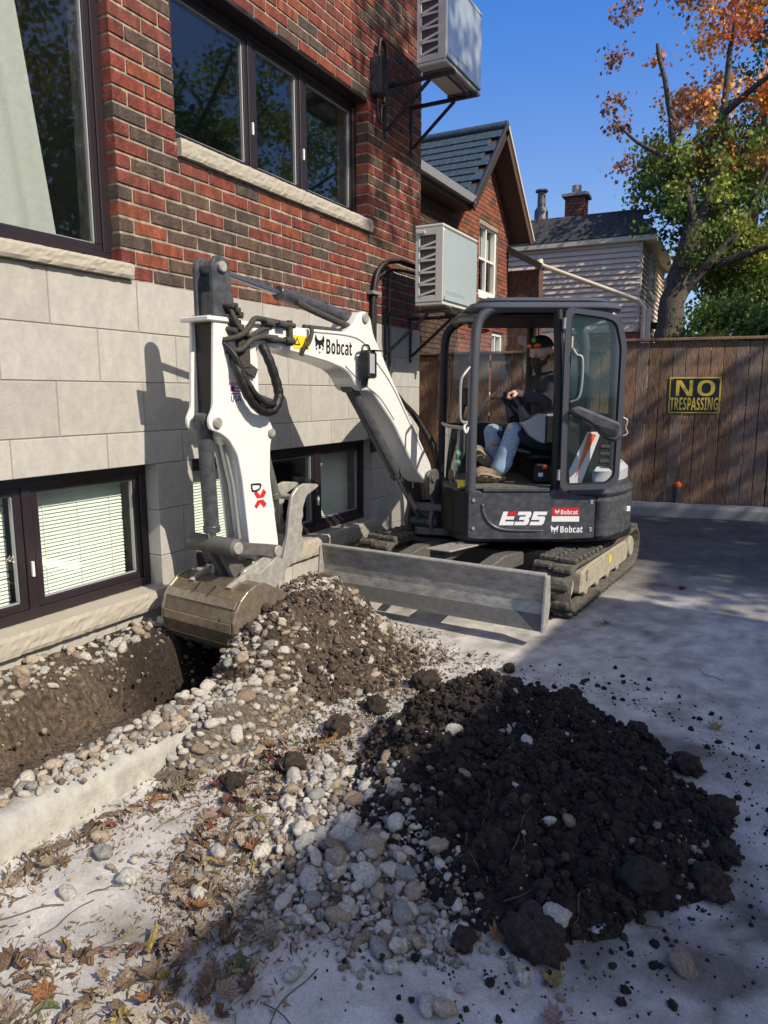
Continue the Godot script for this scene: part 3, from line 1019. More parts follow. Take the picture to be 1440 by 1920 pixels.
	for k in 16:
		var y := 2.98 + k * 0.1165
		put("siding_plank", pm, sid, s, Transform3D(Basis(Vector3(-1, 0, 0), Vector3.UP, Vector3(0, 0, -1)), S * Vector3(17.02, y, -4.88)))
		put("siding_plank", pm2, sid, s, Transform3D(Basis(Vector3(0, 0, 1), Vector3.UP, Vector3(-1, 0, 0)), S * Vector3(19.31, y, -2.77)))
	boxes("corner_trim", mat("trim_grey", Color(0.45, 0.40, 0.34), 0.6), s, [[S * Vector3(16.99, 2.95, -2.83), S * Vector3(17.08, 4.88, -2.735)]])
	boxes("belt_trim", mats.trim_grey, s, [[S * Vector3(16.97, 2.9, -7.0), S * Vector3(17.03, 2.98, -2.74)]])
	var lb := Node3D.new()
	lb.name = "lower_bricks"
	s.add_child(lb)
	lb.transform = S
	brick_face(lb, -7.0, -2.78, 1.2, 2.88, 17.01, [], hole, false)
	brick_face(lb, 17.0, 20.0, 1.2, 2.88, -2.75, [], hole, true)
	var ev := G.new()
	ev.t = S
	ev.span(Vector3(16.90, 4.80, -7.2), Vector3(21.8, 4.92, -2.46), 0.01)
	put("eave", ev.mesh(), pale, s)
	var mg := G.new()
	mg.t = S
	mg.smooth(false)
	var a := [Vector3(16.89, 4.93, -7.2), Vector3(16.89, 4.93, -2.46), Vector3(21.8, 4.93, -2.46), Vector3(21.8, 4.93, -7.2)]
	var c := [Vector3(17.2, 5.52, -7.2), Vector3(17.2, 5.52, -2.95), Vector3(21.4, 5.52, -2.95), Vector3(21.4, 5.52, -7.2)]
	for i in 4: mg.face([a[i], a[(i + 1) % 4], c[(i + 1) % 4], c[i]], Vector3(19, 5, -5))
	mg.face(c, Vector3(19, 5, -5))
	put("mansard_roof", mg.mesh(), mat("shingle", Color(0.13, 0.125, 0.12), 0.95, 0, {"tex": tex.worn, "s": 1.5, "n": tex.n_fine}), s)
	var sh := G.new()
	sh.box(Vector3.ZERO, Vector3(0.012, 0.15, 0.30), 0.002)
	var shm := sh.mesh()
	for r in 5:
		for k in 14:
			var zc := -2.62 - 0.05 * r - (k + (0.5 if r % 2 else 0.0)) * 0.315
			put("shingle", shm, mats.shingle, s, Transform3D(Basis().rotated(Vector3.BACK, -0.46 + rnd(-0.02, 0.02)), S * Vector3(16.925 + 0.056 * (r + 0.3), 4.98 + 0.113 * r, zc)))
	plain_window(s, S * Vector3(18.75, 4.33, -2.73), 1.0, 0.95)
	boxes("flood_light", mats.machine_black, s, [[S * Vector3(18.85, 3.1, -2.72), S * Vector3(19.1, 3.25, -2.5)], [S * Vector3(18.95, 2.98, -2.74), S * Vector3(19.0, 3.12, -2.68)]])
	rods("downspout", pale, s, [S * Vector3(21.5, 4.8, -2.5), S * Vector3(21.5, 4.6, -2.68), S * Vector3(21.5, 1.0, -2.68)], 0.06, 6)
	var ch := G.new()
	ch.t = S
	ch.span(Vector3(17.7, 5.4, -4.62), Vector3(18.15, 6.06, -4.17), 0.01)
	put("brick_chimney", ch.mesh(), mats.brick_red_3, s)
	var cb := Node3D.new()
	cb.name = "chimney_bricks"
	s.add_child(cb)
	cb.transform = S
	brick_face(cb, -4.62, -4.17, 5.42, 6.02, 17.69, [], hole, false)
	boxes("chimney_cap", mats.kerb_concrete, s, [[S * Vector3(17.63, 6.06, -4.69), S * Vector3(18.22, 6.14, -4.10)]], 0.01)
	rods("chimney_pot", mats.rock_face, s, [S * Vector3(17.9, 6.14, -4.4), S * Vector3(17.9, 6.34, -4.4)], 0.11, 10)
	var vt := G.new()
	vt.t = S
	vt.cyl(Vector3(17.8, 5.4, -5.2), Vector3(17.8, 5.85, -5.2), 0.16, 12)
	vt.tube([Vector3(17.8, 5.85, -5.2), Vector3(17.8, 5.93, -5.2)], [0.16, 0.1], 12)
	vt.cyl(Vector3(17.8, 5.93, -5.2), Vector3(17.8, 6.25, -5.2), 0.095, 12)
	vt.cyl(Vector3(17.8, 6.27, -5.2), Vector3(17.8, 6.31, -5.2), 0.15, 12)
	put("vent_stack", vt.mesh(), mats.steel_dark, s)
	# pale garage seen through the cab, low behind the fence
	var p := thing("garden_shed", "small pale shed wall with a green window behind the fence", "shed", Vector3(12.6, 0, -2.6))
	boxes("wall", sid, p, [[Vector3(2.6, 0, -2.3), Vector3(3.6, 2.78, -1.35)]])

# ---------------------------------------------------------------- fence, kerb, sign
func fence_x(z: float) -> float:
	return 10.14 + 0.16 * z

func fence() -> void:
	var f := thing("board_fence", "tall brown cedar board fence with a top cap behind the excavator", "fence", Vector3(10.14, 0, 0))
	var woods := []
	for i in 6:
		var k := 0.8 + 0.09 * i
		woods.append(mat("cedar_%d" % i, Color(0.50 * k, 0.29 * k, 0.17 * k).lerp(Color(0.36, 0.31, 0.26), 0.6 if i == 5 else 0.05), 0.85, 0, {"tex": tex.worn, "s": Vector3(9 + i, 0.55, 9 + i), "n": tex.n_coarse, "nstr": 0.5}))
	var yaw := atan2(0.16, 1.0)
	var bm := []
	for i in 3:
		var g := G.new()
		g.span(Vector3(-0.011, 0, -0.068), Vector3(0.011, 1.0, 0.068), 0.003)
		bm.append(g.mesh())
	var z := -5.4
	while z < 4.2:
		var w := rnd(0.136, 0.15)
		var ht := 2.15 - 0.03 - (0.035 if z < -2.0 else 0.0) - maxf(0, -z - 2.0) * 0.03
		var xf := Transform3D(Basis().rotated(Vector3.UP, yaw).rotated(Vector3.RIGHT, rnd(-0.003, 0.003)).scaled_local(Vector3(1, ht, (w - rnd(0.003, 0.012)) / 0.136)), Vector3(fence_x(z) - f.position.x + rnd(-0.003, 0.003), 0.07, z))
		put("board", bm[rng.randi_range(0, 2)], woods[mini(5, rng.randi_range(0, 7))], f, xf)
		z += w
	for y in [0.45, 1.2, 1.95]:
		var rg := G.new()
		rg.box(Vector3(0, 0, 0), Vector3(0.04, 0.09, 9.7), 0.003)
		put("rail", rg.mesh(), woods[1], f, Transform3D(Basis().rotated(Vector3.UP, yaw), Vector3(fence_x(-0.6) - f.position.x + 0.034, y, -0.6)))
	for k in 5:
		boxes("post", woods[2], f, [[Vector3(fence_x(-4.6 + k * 2.3) - f.position.x + 0.06, 0, -4.65 + k * 2.3), Vector3(fence_x(-4.6 + k * 2.3) - f.position.x + 0.15, 2.18, -4.56 + k * 2.3)]])
	for q in [[-1.95, 4.2, 2.225], [-5.4, -1.96, 2.10]]:
		var cg := G.new()
		cg.box(Vector3.ZERO, Vector3(0.13, 0.036, (q[1] - q[0]) * 1.012), 0.005)
		put("top_cap", cg.mesh(), woods[4], f, Transform3D(Basis().rotated(Vector3.UP, yaw), Vector3(fence_x((q[0] + q[1]) / 2) - f.position.x + 0.015, q[2], (q[0] + q[1]) / 2)))
	# kerb
	var z0 := -3.3
	var kk := 0
	while z0 < 4.0:
		var L := 1.78
		var kg := G.new()
		kg.prism(rounded(pv([-0.09, -0.1, 0.09, -0.1, 0.09, 0.16, -0.06, 0.165, -0.09, 0.12]), 0.02), -L / 2, L / 2 - 0.012, 0.004)
		structure(put("kerb", kg.mesh(), mats.kerb_concrete, null, Transform3D(Basis().rotated(Vector3.UP, yaw), Vector3(fence_x(z0 + L / 2) - 0.18, 0, z0 + L / 2))))
		z0 += L * 0.9875
		kk += 1
	# sign
	var s := thing("warning_sign", "black and yellow NO TRESPASSING sign on the cedar fence", "sign", Vector3(fence_x(-0.88) - 0.02, 1.53, -0.88), -PI / 2 + yaw)
	var by := mat("sign_yellow", Color(0.62, 0.47, 0.06), 0.5)
	boxes("board", by, s, [[Vector3(-0.30, -0.225, 0.0), Vector3(0.30, 0.225, 0.004)]], 0.001)
	boxes("face", mats.decal_black, s, [[Vector3(-0.283, -0.208, 0.004), Vector3(0.283, 0.208, 0.0065)]], 0.0)
	words("lettering", "NO", 0.27, by, s, Transform3D(Basis(), Vector3(0, 0.082, 0.008)), "Droid Sans", 700, 1.2, 0.002)
	words("lettering", "TRESPASSING", 0.215, by, s, Transform3D(Basis(), Vector3(0, -0.112, 0.008)), "Droid Sans", 700, 0.41, 0.002)
	for q in [[-0.27, 0.195], [0.27, 0.195], [-0.27, -0.195], [0.27, -0.195]]:
		rods("screw", mats.galvanised, s, [Vector3(q[0], q[1], 0.005), Vector3(q[0], q[1], 0.010)], 0.007, 8)
	var p := thing("stand_pipe", "short dark pipe with an orange cap standing against the fence", "pipe", Vector3(fence_x(-1.0) - 0.06, 0.1, -1.0))
	rods("pipe", mats.steel_dark, p, [Vector3.ZERO, Vector3(0, 0.26, 0)], 0.036, 14)
	var cp := G.new()
	cp.cyl(Vector3(0, 0.26, 0), Vector3(0, 0.315, 0), 0.045, 14, 0.008)
	cp.cyl(Vector3(0, 0.315, 0), Vector3(0, 0.335, 0), 0.018, 6)
	put("cap", cp.mesh(), mats.decal_orange, p)

# ---------------------------------------------------------------- the building across the drive, which shades the near ground
func neighbour_building() -> void:
	var n := thing("neighbour_building", "plain brick building across the drive that shades the near asphalt", "building", Vector3(0.0, 0, 4.55), deg_to_rad(-3.2))
	var m: Material = mats.brick_red_2
	boxes("wall", m, n, [[Vector3(0.08, 0, 0.0), Vector3(4.32, 4.88, 4.5)]], 0.0)
	boxes("parapet", mats.kerb_concrete, n, [[Vector3(0.02, 4.885, -0.06), Vector3(4.38, 5.0, 4.56)]], 0.01)
	for x in [0.7, 2.6]:
		plain_window(n, Vector3(x + 0.5, 1.9, -0.02) + Vector3(0, 0, 0), 0.9, 1.2)

# ---------------------------------------------------------------- trees
func leaf_mesh(big := false) -> ArrayMesh:
	var g := G.new()
	g.smooth(false)
	var out := [Vector3(0, 0, -0.5), Vector3(0.16, 0.03, -0.2), Vector3(0.46, 0.07, -0.22), Vector3(0.3, 0.05, 0.06), Vector3(0.36, 0.02, 0.32), Vector3(0.1, 0.0, 0.28), Vector3(0, -0.03, 0.5), Vector3(-0.1, 0.0, 0.28), Vector3(-0.36, 0.02, 0.32), Vector3(-0.3, 0.05, 0.06), Vector3(-0.46, 0.07, -0.22), Vector3(-0.16, 0.03, -0.2)]
	for i in out.size():
		g.tri(Vector3(0, 0, 0.05), out[(i + 1) % 12], out[i])
	return g.mesh()

func small_leaf() -> ArrayMesh:
	var g := G.new()
	g.smooth(false)
	var p := [Vector3(0, 0, -0.5), Vector3(0.3, 0.08, -0.1), Vector3(0.22, 0.04, 0.3), Vector3(0, -0.05, 0.5), Vector3(-0.22, 0.04, 0.3), Vector3(-0.3, 0.08, -0.1)]
	for q in [[0, 1, 3], [1, 2, 3], [0, 3, 5], [3, 4, 5]]: g.tri(p[q[2]], p[q[1]], p[q[0]])
	return g.mesh()

func limb(parent: Node, called: String, pts: Array, r0: float, r1: float) -> void:
	var c := curve(pts, 5)
	var rr := []
	for i in c.size():
		rr.append(lerpf(r0, r1, float(i) / (c.size() - 1)) * (1.0 + 0.07 * fine.get_noise_1d(i * 3.1 + r0 * 50.0)))
		if i: c[i] += Vector3(noise.get_noise_1d(i * 1.3 + r0 * 9.0), 0, noise.get_noise_1d(i * 1.7 + 30.0)) * r0 * 0.35
	rods(called, mats.bark, parent, c, rr, 12)

func crown(parent: Node, called: String, blobs: Array, per: int, size: float, cols: Array, ok: Callable, mesh: Mesh, spread := 1.0) -> void:
	var xfs := []
	var cc := []
	for b in blobs:
		var tint: float = rnd(0.75, 1.2)
		for k in int(per * b[1] * b[1]):
			var d: Vector3 = Vector3(rng.randfn(), rng.randfn() * 0.75, rng.randfn()) * b[1] * 0.45 * spread
			var p: Vector3 = b[0] + d
			if not ok.call(parent.position + p): continue
			xfs.append(Transform3D(tumble().scaled_local(Vector3.ONE * size * rnd(0.65, 1.25)), p))
			var c: Color = cols[b[2] if b.size() > 2 else 0]
			c = c * tint * rnd(0.7, 1.3)
			if rng.randf() < 0.12: c = c.lerp(cols[rng.randi_range(0, cols.size() - 1)], 0.6)
			c.a = 1.0
			cc.append(c)
	many(called, mesh, mats.leaf, xfs, cc, parent)

func lit(p: Vector3) -> bool:   # false where a leaf would shade what the photograph shows in full sun
	var tw := (p.z - WALL) / -SUN.z
	var w := p + SUN * tw
	var tg := p.y / -SUN.y
	var gr := p + SUN * tg
	if tw < tg and w.x < 7.2:
		if w.x < 5.75 and w.y < 6.2: return false
		if w.y < 2.95 and w.x < 7.2: return false
	for zz in [-0.9, -1.5, -2.1, -2.8, -3.2]:
		var q: Vector3 = p + SUN * ((p.z - zz) / -SUN.z)
		if q.y < 2.6 and q.y > -0.1 and q.x > 1.2 and q.x < 7.0: return false
	if gr.z < -1.1 and gr.x < 5.9: return false
	return true

func trees() -> void:
	var always := func(_p) -> bool: return true
	var lm := leaf_mesh()
	var sm := small_leaf()
	var green := [Color(0.13, 0.20, 0.032), Color(0.075, 0.13, 0.026), Color(0.28, 0.32, 0.05)]
	var amber := [Color(0.72, 0.27, 0.045), Color(0.58, 0.16, 0.035), Color(0.74, 0.40, 0.08), Color(0.28, 0.12, 0.07), Color(0.36, 0.20, 0.05)]
	# the maple behind the fence
	var t := thing("maple_tree", "large maple with grey trunk, orange upper crown and green lower leaves", "tree", Vector3(17.0, 0, -2.15))
	limb(t, "trunk", [Vector3(0, 0, 0), Vector3(0.0, 1.6, 0), Vector3(0.0, 2.8, 0.05), Vector3(0.1, 4.0, 0.18), Vector3(0.2, 5.1, 0.45)], 0.37, 0.20)
	limb(t, "limb", [Vector3(0.2, 5.0, 0.42), Vector3(0.15, 5.6, 0.25), Vector3(0.0, 6.3, 0.0), Vector3(-0.1, 7.4, -0.2), Vector3(-0.2, 8.6, -0.5)], 0.14, 0.035)
	limb(t, "limb", [Vector3(0.2, 5.0, 0.45), Vector3(0.3, 6.0, 0.75), Vector3(0.3, 7.2, 0.8), Vector3(0.2, 9.0, 0.9)], 0.15, 0.04)
	limb(t, "limb", [Vector3(0.1, 3.6, 0.15), Vector3(0.1, 4.3, 0.8), Vector3(0.2, 5.0, 1.3), Vector3(0.1, 6.3, 1.8), Vector3(0.0, 8.0, 2.2)], 0.13, 0.035)
	limb(t, "limb", [Vector3(0.1, 4.2, 0.9), Vector3(0.0, 4.5, 1.9), Vector3(-0.2, 4.6, 3.0)], 0.10, 0.03)
	limb(t, "limb", [Vector3(0.0, 6.3, 0.0), Vector3(-0.1, 6.8, -0.8), Vector3(-0.2, 7.3, -1.3)], 0.06, 0.015)
	limb(t, "limb", [Vector3(0.3, 7.2, 0.8), Vector3(-0.2, 7.6, 1.6), Vector3(-0.6, 7.7, 2.3)], 0.08, 0.02)
	var blobs := []
	var gb := []
	for i in 62:
		var y := rnd(6.2, 11.2)
		var zl := -0.35 - 0.13 * (y - 6.5) + 0.3 * sin(y * 2.1)
		blobs.append([Vector3(rnd(-0.1, 2.4), y, rnd(zl, 2.2)), rnd(0.28, 0.6), [0, 0, 1, 2, 3, 4][rng.randi_range(0, 5)]])
	for q in [[-1.35, 8.55], [-1.1, 9.2], [-0.8, 9.7], [-1.2, 7.2], [-1.0, 6.3], [-1.35, 7.7], [-0.7, 10.3]]:
		blobs.append([Vector3(rnd(-0.6, 0.2), q[1], q[0]), 0.36, 3])
	for i in 120:
		var y := rnd(3.3, 7.0)
		var zl := 0.45 if y < 4.9 else -0.25 if y < 5.3 else -0.75
		gb.append([Vector3(rnd(0.15, 2.6), y, rnd(zl, 2.3)), rnd(0.3, 0.6), [0, 0, 1, 2, 2][rng.randi_range(0, 4)]])
	for i in 16: gb.append([Vector3(rnd(-0.7, -0.2), rnd(4.3, 7.0), rnd(-0.2, 1.5)), rnd(0.22, 0.38), [0, 2, 2][rng.randi_range(0, 2)]])
	for i in 18: gb.append([Vector3(rnd(-0.3, 0.5), rnd(5.0, 6.5), rnd(-0.8, 0.1)), rnd(0.25, 0.42), [0, 0, 2][rng.randi_range(0, 2)]])
	crown(t, "orange_crown", blobs, 760, 0.10, amber, always, lm)
	crown(t, "green_crown", gb, 700, 0.10, green, always, lm)
	# second trunk further back
	var t2 := thing("pale_barked_tree", "slimmer pale barked tree behind the orange maple at the right edge", "tree", Vector3(22.2, 0, -0.8))
	limb(t2, "trunk", [Vector3(0, 0, 0), Vector3(0, 3, 0), Vector3(0.05, 6, -0.1), Vector3(0.1, 9.5, 0.2)], 0.36, 0.14)
	limb(t2, "limb", [Vector3(0, 4.6, 0), Vector3(0, 5.2, 1.1), Vector3(0, 5.9, 2.4)], 0.12, 0.03)
	limb(t2, "limb", [Vector3(0, 6.5, 0), Vector3(0.3, 7.4, -1.0), Vector3(0.3, 8.3, -1.6)], 0.11, 0.03)
	blobs = []
	for i in 60: blobs.append([Vector3(rnd(-1, 2), rnd(4.0, 11.0), rnd(-1.4, 4.5)), rnd(0.5, 0.95), rng.randi_range(0, 2)])
	crown(t2, "crown", blobs, 420, 0.14, green, always, sm)
	# shrubs above the fence
	var sx := [[13.4, -1.25, 2.6], [13.9, -0.2, 3.0], [14.3, 0.9, 3.1], [15.2, -0.9, 3.4], [14.6, 2.0, 3.2]]
	for i in sx.size():
		var q: Array = sx[i]
		var lab: String = ["small bright shrub just above the fence beside the siding house", "dark green shrub above the fence cap right of the trunk", "broad dark shrub above the fence at the right edge", "tall loose shrub close to the maple trunk", "shrub behind the fence beyond the right edge"][i]
		var b := thing("shrub", lab, "shrub", Vector3(q[0], 0, q[1]), 0, "shrubs behind the fence")
		for k in 3: limb(b, "stem", [Vector3(0.05 * k, 0, 0), Vector3(0.1 - 0.1 * k, 1.2, 0.12 * k), Vector3(0.3 - 0.25 * k, 2.4, 0.25 * k - 0.2)], 0.05, 0.015)
		var bb := []
		for k in 18: bb.append([Vector3(rnd(-0.7, 0.7), rnd(1.3, q[2] - 0.2), rnd(-0.6, 0.75)), rnd(0.3, 0.5), rng.randi_range(0, 1) if i else rng.randi_range(1, 2)])
		crown(b, "foliage", bb, 2600, 0.085, green, always, sm)
	# trees across the drive: mirrored in the windows, shading drive and fence
	var off := [[Vector3(6.3, 0, 7.6), 8.2, 3.4, 12.6, "broad maple across the drive beyond the plain brick building"], [Vector3(12.5, 0, 10.0), 8.0, 4.4, 12.5, "tall green tree across the drive mirrored in the windows"], [Vector3(21.0, 0, 9.5), 8.5, 4.6, 13.0, "wide tree across the drive far right of the fence"], [Vector3(13.5, 0, 6.5), 6.0, 2.6, 8.5, "small maple past the fence on the right"]]
	for q in off:
		var o := thing("roadside_tree", q[4], "tree", q[0])
		limb(o, "trunk", [Vector3.ZERO, Vector3(0.05, 2.5, 0), Vector3(0, 5, 0.1), Vector3(0.1, q[1], 0)], 0.3, 0.12)
		for k in 5: limb(o, "limb", [Vector3(0, 3.5 + 0.7 * k, 0), Vector3(cos(k * 1.3) * 1.2, 4.6 + 0.8 * k, sin(k * 1.3) * 1.2), Vector3(cos(k * 1.3) * q[2] * 0.8, 5.4 + k, sin(k * 1.3) * q[2] * 0.8)], 0.12, 0.03)
		blobs = []
		for i in 110:
			var d := Vector3(rng.randfn(), rng.randfn(), rng.randfn()).normalized() * pow(rng.randf(), 0.4)
			blobs.append([Vector3(d.x * q[2], q[1] + d.y * (q[3] - q[1]), d.z * q[2]), rnd(0.5, 0.95), [0, 1, 2, 2, 3][rng.randi_range(0, 4)]])
		if q[0].x < 7:
			for i in 40:
				var g := Vector3(rnd(5.8, 9.8), 0, rnd(-1.2, 1.1)) - SUN * rnd(8.0, 10.5)
				blobs.append([g - q[0], rnd(0.45, 0.75), rng.randi_range(0, 2)])
			for i in 26: blobs.append([Vector3(rnd(-3.2, -0.8), rnd(9.5, 13.0), rnd(-3.4, -1.4)), rnd(0.35, 0.6), rng.randi_range(0, 2)])
		crown(o, "crown", blobs, 190, 0.17, [green[0], green[1], green[2], Color(0.28, 0.19, 0.03)], lit, sm)

# ---------------------------------------------------------------- air conditioners on the wall
func air_conditioner(label: String, base_y: float, h: float) -> void:
	var x0 := 6.17
	var x1 := 7.01
	var zb := -2.97
	var zf := -2.695
	var a := thing("air_conditioner", label, "air conditioner", Vector3((x0 + x1) / 2, base_y, (zb + zf) / 2), 0, "air conditioners on the brick wall")
	var w := (x1 - x0) / 2
	var d := (zf - zb) / 2
	var casing := mat("ac_casing", Color(0.56, 0.55, 0.50), 0.5, 0, {"tex": tex.soft, "s": 3.0})
	var wrap := mat("ac_wrap", Color(0.47, 0.50, 0.45), 0.2, 0.25, {"tex": tex.soft, "s": 2.2, "n": noise_tex("n_wrinkle", 0.007, 0, 1, FastNoiseLite.TYPE_SIMPLEX_SMOOTH, 2, 5.0), "nstr": 0.2, "coat": 0.6})
	boxes("body", casing, a, [[Vector3(-w + 0.012, 0.02, -d), Vector3(w, h - 0.02, d - 0.03)]], 0.012)
	boxes("bottom_pan", casing, a, [[Vector3(-w, 0.0, -d - 0.002), Vector3(w + 0.002, 0.03, d)]], 0.006)
	boxes("lid", casing, a, [[Vector3(-w - 0.003, h - 0.028, -d - 0.005), Vector3(w + 0.005, h, d + 0.003)]], 0.008)
	# wrapped front panel
	var g := G.new()
	g.prism(rounded(pv([-w, 0.032, w, 0.032, w, h - 0.03, -w, h - 0.03]), 0.03), d - 0.03, d + 0.006, 0.018)
	var fp := put("front_panel", g.mesh(), wrap, a)
	g = G.new()
	for k in 3: g.tube([Vector3(-w + 0.05, 0.1 + 0.012 * k, d + 0.0065), Vector3(w * 0.2, 0.1 + 0.012 * k, d + 0.0065)], 0.0022, 4)
	g.span(Vector3(-w + 0.02, 0.04, d + 0.006), Vector3(w - 0.02, 0.075, d + 0.014), 0.003)
	put("wrap_fold", g.mesh(), wrap, fp)
	# coil side: dark fins behind a zigzag grille
	boxes("coil", mat("coil", Color(0.05, 0.042, 0.035), 0.7), a, [[Vector3(-w + 0.002, 0.07, -d + 0.04), Vector3(-w + 0.0115, h - 0.08, d - 0.07)]], 0.0)
	g = G.new()
	g.span(Vector3(-w - 0.004, 0.03, d - 0.075), Vector3(-w + 0.01, h - 0.03, d - 0.001), 0.004)
	g.span(Vector3(-w - 0.004, 0.03, -d), Vector3(-w + 0.01, h - 0.03, -d + 0.045), 0.004)
	g.span(Vector3(-w - 0.0035, 0.031, -d + 0.046), Vector3(-w + 0.01, 0.085, d - 0.076), 0.003)
	g.span(Vector3(-w - 0.0035, h - 0.09, -d + 0.046), Vector3(-w + 0.01, h - 0.031, d - 0.076), 0.003)
	var n := 5
	for k in n:
		var y := 0.085 + (h - 0.175) * k / n
		var st := (h - 0.175) / n
		for q in [[y + 0.002, y + st * 0.42], [y + st * 0.93, y + st * 0.93]]:
			if k == n - 1 and q[0] > y + st * 0.9: continue
			var p0 := Vector3(-w + 0.002, q[0], -d + 0.04)
			var p1 := Vector3(-w + 0.002, q[1], d - 0.07)
			g.tube([p0, p1], 0.013, 4, false)
	put("side_grille", g.mesh(), casing, a)
	g = G.new()
	for k in 11: g.span(Vector3(-w + 0.001, 0.07, -d + 0.05 + 0.014 * k), Vector3(-w + 0.0035, h - 0.08, -d + 0.0525 + 0.014 * k))
	put("fins", g.mesh(), mats.steel_dark, a)
	boxes("lifting_clip", casing, a, [[Vector3(-w - 0.018, h - 0.075, -d + 0.02), Vector3(-w - 0.004, h - 0.05, -d + 0.1)]], 0.003)
	for x in [-0.28, 0.28]: boxes("foot", mats.steel_dark, a, [[Vector3(x - 0.03, -0.022, -d), Vector3(x + 0.03, -0.002, d + 0.02)]], 0.004)

func bracket(label: String, y: float, lift := 0.0) -> void:
	var b := thing("wall_bracket", label, "bracket", Vector3(6.58, y, WALL), 0, "wall brackets under the air conditioners")
	var m := mat("bracket_steel", Color(0.085, 0.085, 0.09), 0.5, 0.3, {"tex": tex.worn, "s": 3.0})
	for x in [-0.28, 0.28]:
		boxes("upright", m, b, [[Vector3(x - 0.02, -0.42, 0.002), Vector3(x + 0.02, 0.03, 0.016)]], 0.002)
		boxes("arm", m, b, [[Vector3(x - 0.018, 0.0, 0.017), Vector3(x + 0.018, 0.03, 0.70)]], 0.003)
		var g := G.new()
		g.tube([Vector3(x, -0.36, 0.02), Vector3(x, -0.002, 0.46)], 0.017, 4)
		put("strut", g.mesh(), m, b)
		rods("bolt", mats.galvanised, b, [Vector3(x, -0.38, 0.015), Vector3(x, -0.38, 0.027)], 0.010, 6)
	boxes("cross_rail", m, b, [[Vector3(-0.261, 0.004, 0.60), Vector3(0.261, 0.028, 0.63)]], 0.003)

func air_conditioners() -> void:
	air_conditioner("grey wrapped air conditioner at cab height low on the brick wall", 2.345, 0.70)
	air_conditioner("grey wrapped air conditioner high on the wall against the sky", 4.36, 0.72)
	bracket("dark steel bracket carrying the lower air conditioner", 2.29)
	bracket("dark steel bracket carrying the upper air conditioner", 4.305)
	var l := thing("pipe_cover", "black arched refrigerant hoses running down the wall beside the lower air conditioner", "pipe", Vector3(6.0, 2.0, WALL))
	var o := Vector3(6.0, 2.0, WALL)
	rods("hose", mats.hose, l, curve([Vector3(6.0, 1.0, WALL + 0.035) - o, Vector3(6.0, 1.98, WALL + 0.035) - o, Vector3(6.03, 2.5, WALL + 0.035) - o, Vector3(6.15, 2.72, WALL + 0.05) - o, Vector3(6.4, 2.80, WALL + 0.09) - o, Vector3(6.62, 2.76, WALL + 0.2) - o, Vector3(6.72, 2.68, WALL + 0.40) - o], 8), 0.024, 10)
	rods("hose", mats.hose, l, curve([Vector3(6.07, 1.0, WALL + 0.03) - o, Vector3(6.07, 2.4, WALL + 0.03) - o, Vector3(6.2, 2.66, WALL + 0.04) - o, Vector3(6.45, 2.72, WALL + 0.1) - o, Vector3(6.6, 2.66, WALL + 0.3) - o], 8), 0.015, 8)
	rods("cable", mats.machine_grey, l, curve([Vector3(6.36, 2.70, WALL + 0.04) - o, Vector3(6.36, 2.5, WALL + 0.02) - o, Vector3(6.37, 2.1, WALL + 0.02) - o, Vector3(6.38, 1.4, WALL + 0.02) - o], 6), 0.014, 8)
	for y in [1.4, 2.45]: boxes("clip", mats.galvanised, l, [[Vector3(-0.045, y - 2.0, 0.0), Vector3(0.115, y - 1.97, 0.072)]], 0.002)
	var e := thing("disconnect_box", "small dark switch box with looping black cables beside the upper bracket", "box", Vector3(6.09, 4.22, WALL))
	boxes("box", mats.machine_grey, e, [[Vector3(-0.06, -0.05, 0.0), Vector3(0.07, 0.26, 0.1)]], 0.012)
	boxes("lid", mats.machine_black, e, [[Vector3(-0.066, -0.056, 0.1), Vector3(0.076, 0.266, 0.115)]], 0.008)
	rods("cable", mats.hose, e, curve([Vector3(0.0, 0.26, 0.05), Vector3(0.03, 0.42, 0.06), Vector3(0.12, 0.34, 0.07), Vector3(0.13, 0.1, 0.06), Vector3(0.1, -0.08, 0.05)], 6), 0.018, 8)
	rods("cable", mats.hose, e, curve([Vector3(-0.02, -0.05, 0.05), Vector3(-0.03, -0.22, 0.06), Vector3(0.03, -0.28, 0.06), Vector3(0.07, -0.12, 0.05), Vector3(0.2, -0.06, 0.05)], 6), 0.012, 8)

# ---------------------------------------------------------------- trench, kerb, heaps
func sst(a: float, b: float, x: float) -> float:
	return smoothstep(a, b, x)

func bed_y(x: float, z: float) -> float:
	var y := 0.125 + 0.02 * noise.get_noise_2d(x * 2.2, z * 2.2) + 0.035 * exp(-pow((z + 3.25) / 0.14, 2))
	var c := -2.72 + 0.03 * noise.get_noise_1d(x * 2.0)
	var dep := lerpf(0.24, 0.62, sst(2.45, 2.85, x)) * (1.0 - sst(3.45, 3.75, x))
	var wob := 0.05 * noise.get_noise_2d(x * 3.0 + 9.0, z * 3.0)
	var d := 1.0 - sst(0.16, 0.36, absf(z - c) + wob)
	y -= dep * d
	y += 0.012 * fine.get_noise_2d(x * 1.5, z * 1.5) + 0.010 * fine.get_noise_2d(x * 5.0, z * 5.0) * (0.4 + d)
	return y

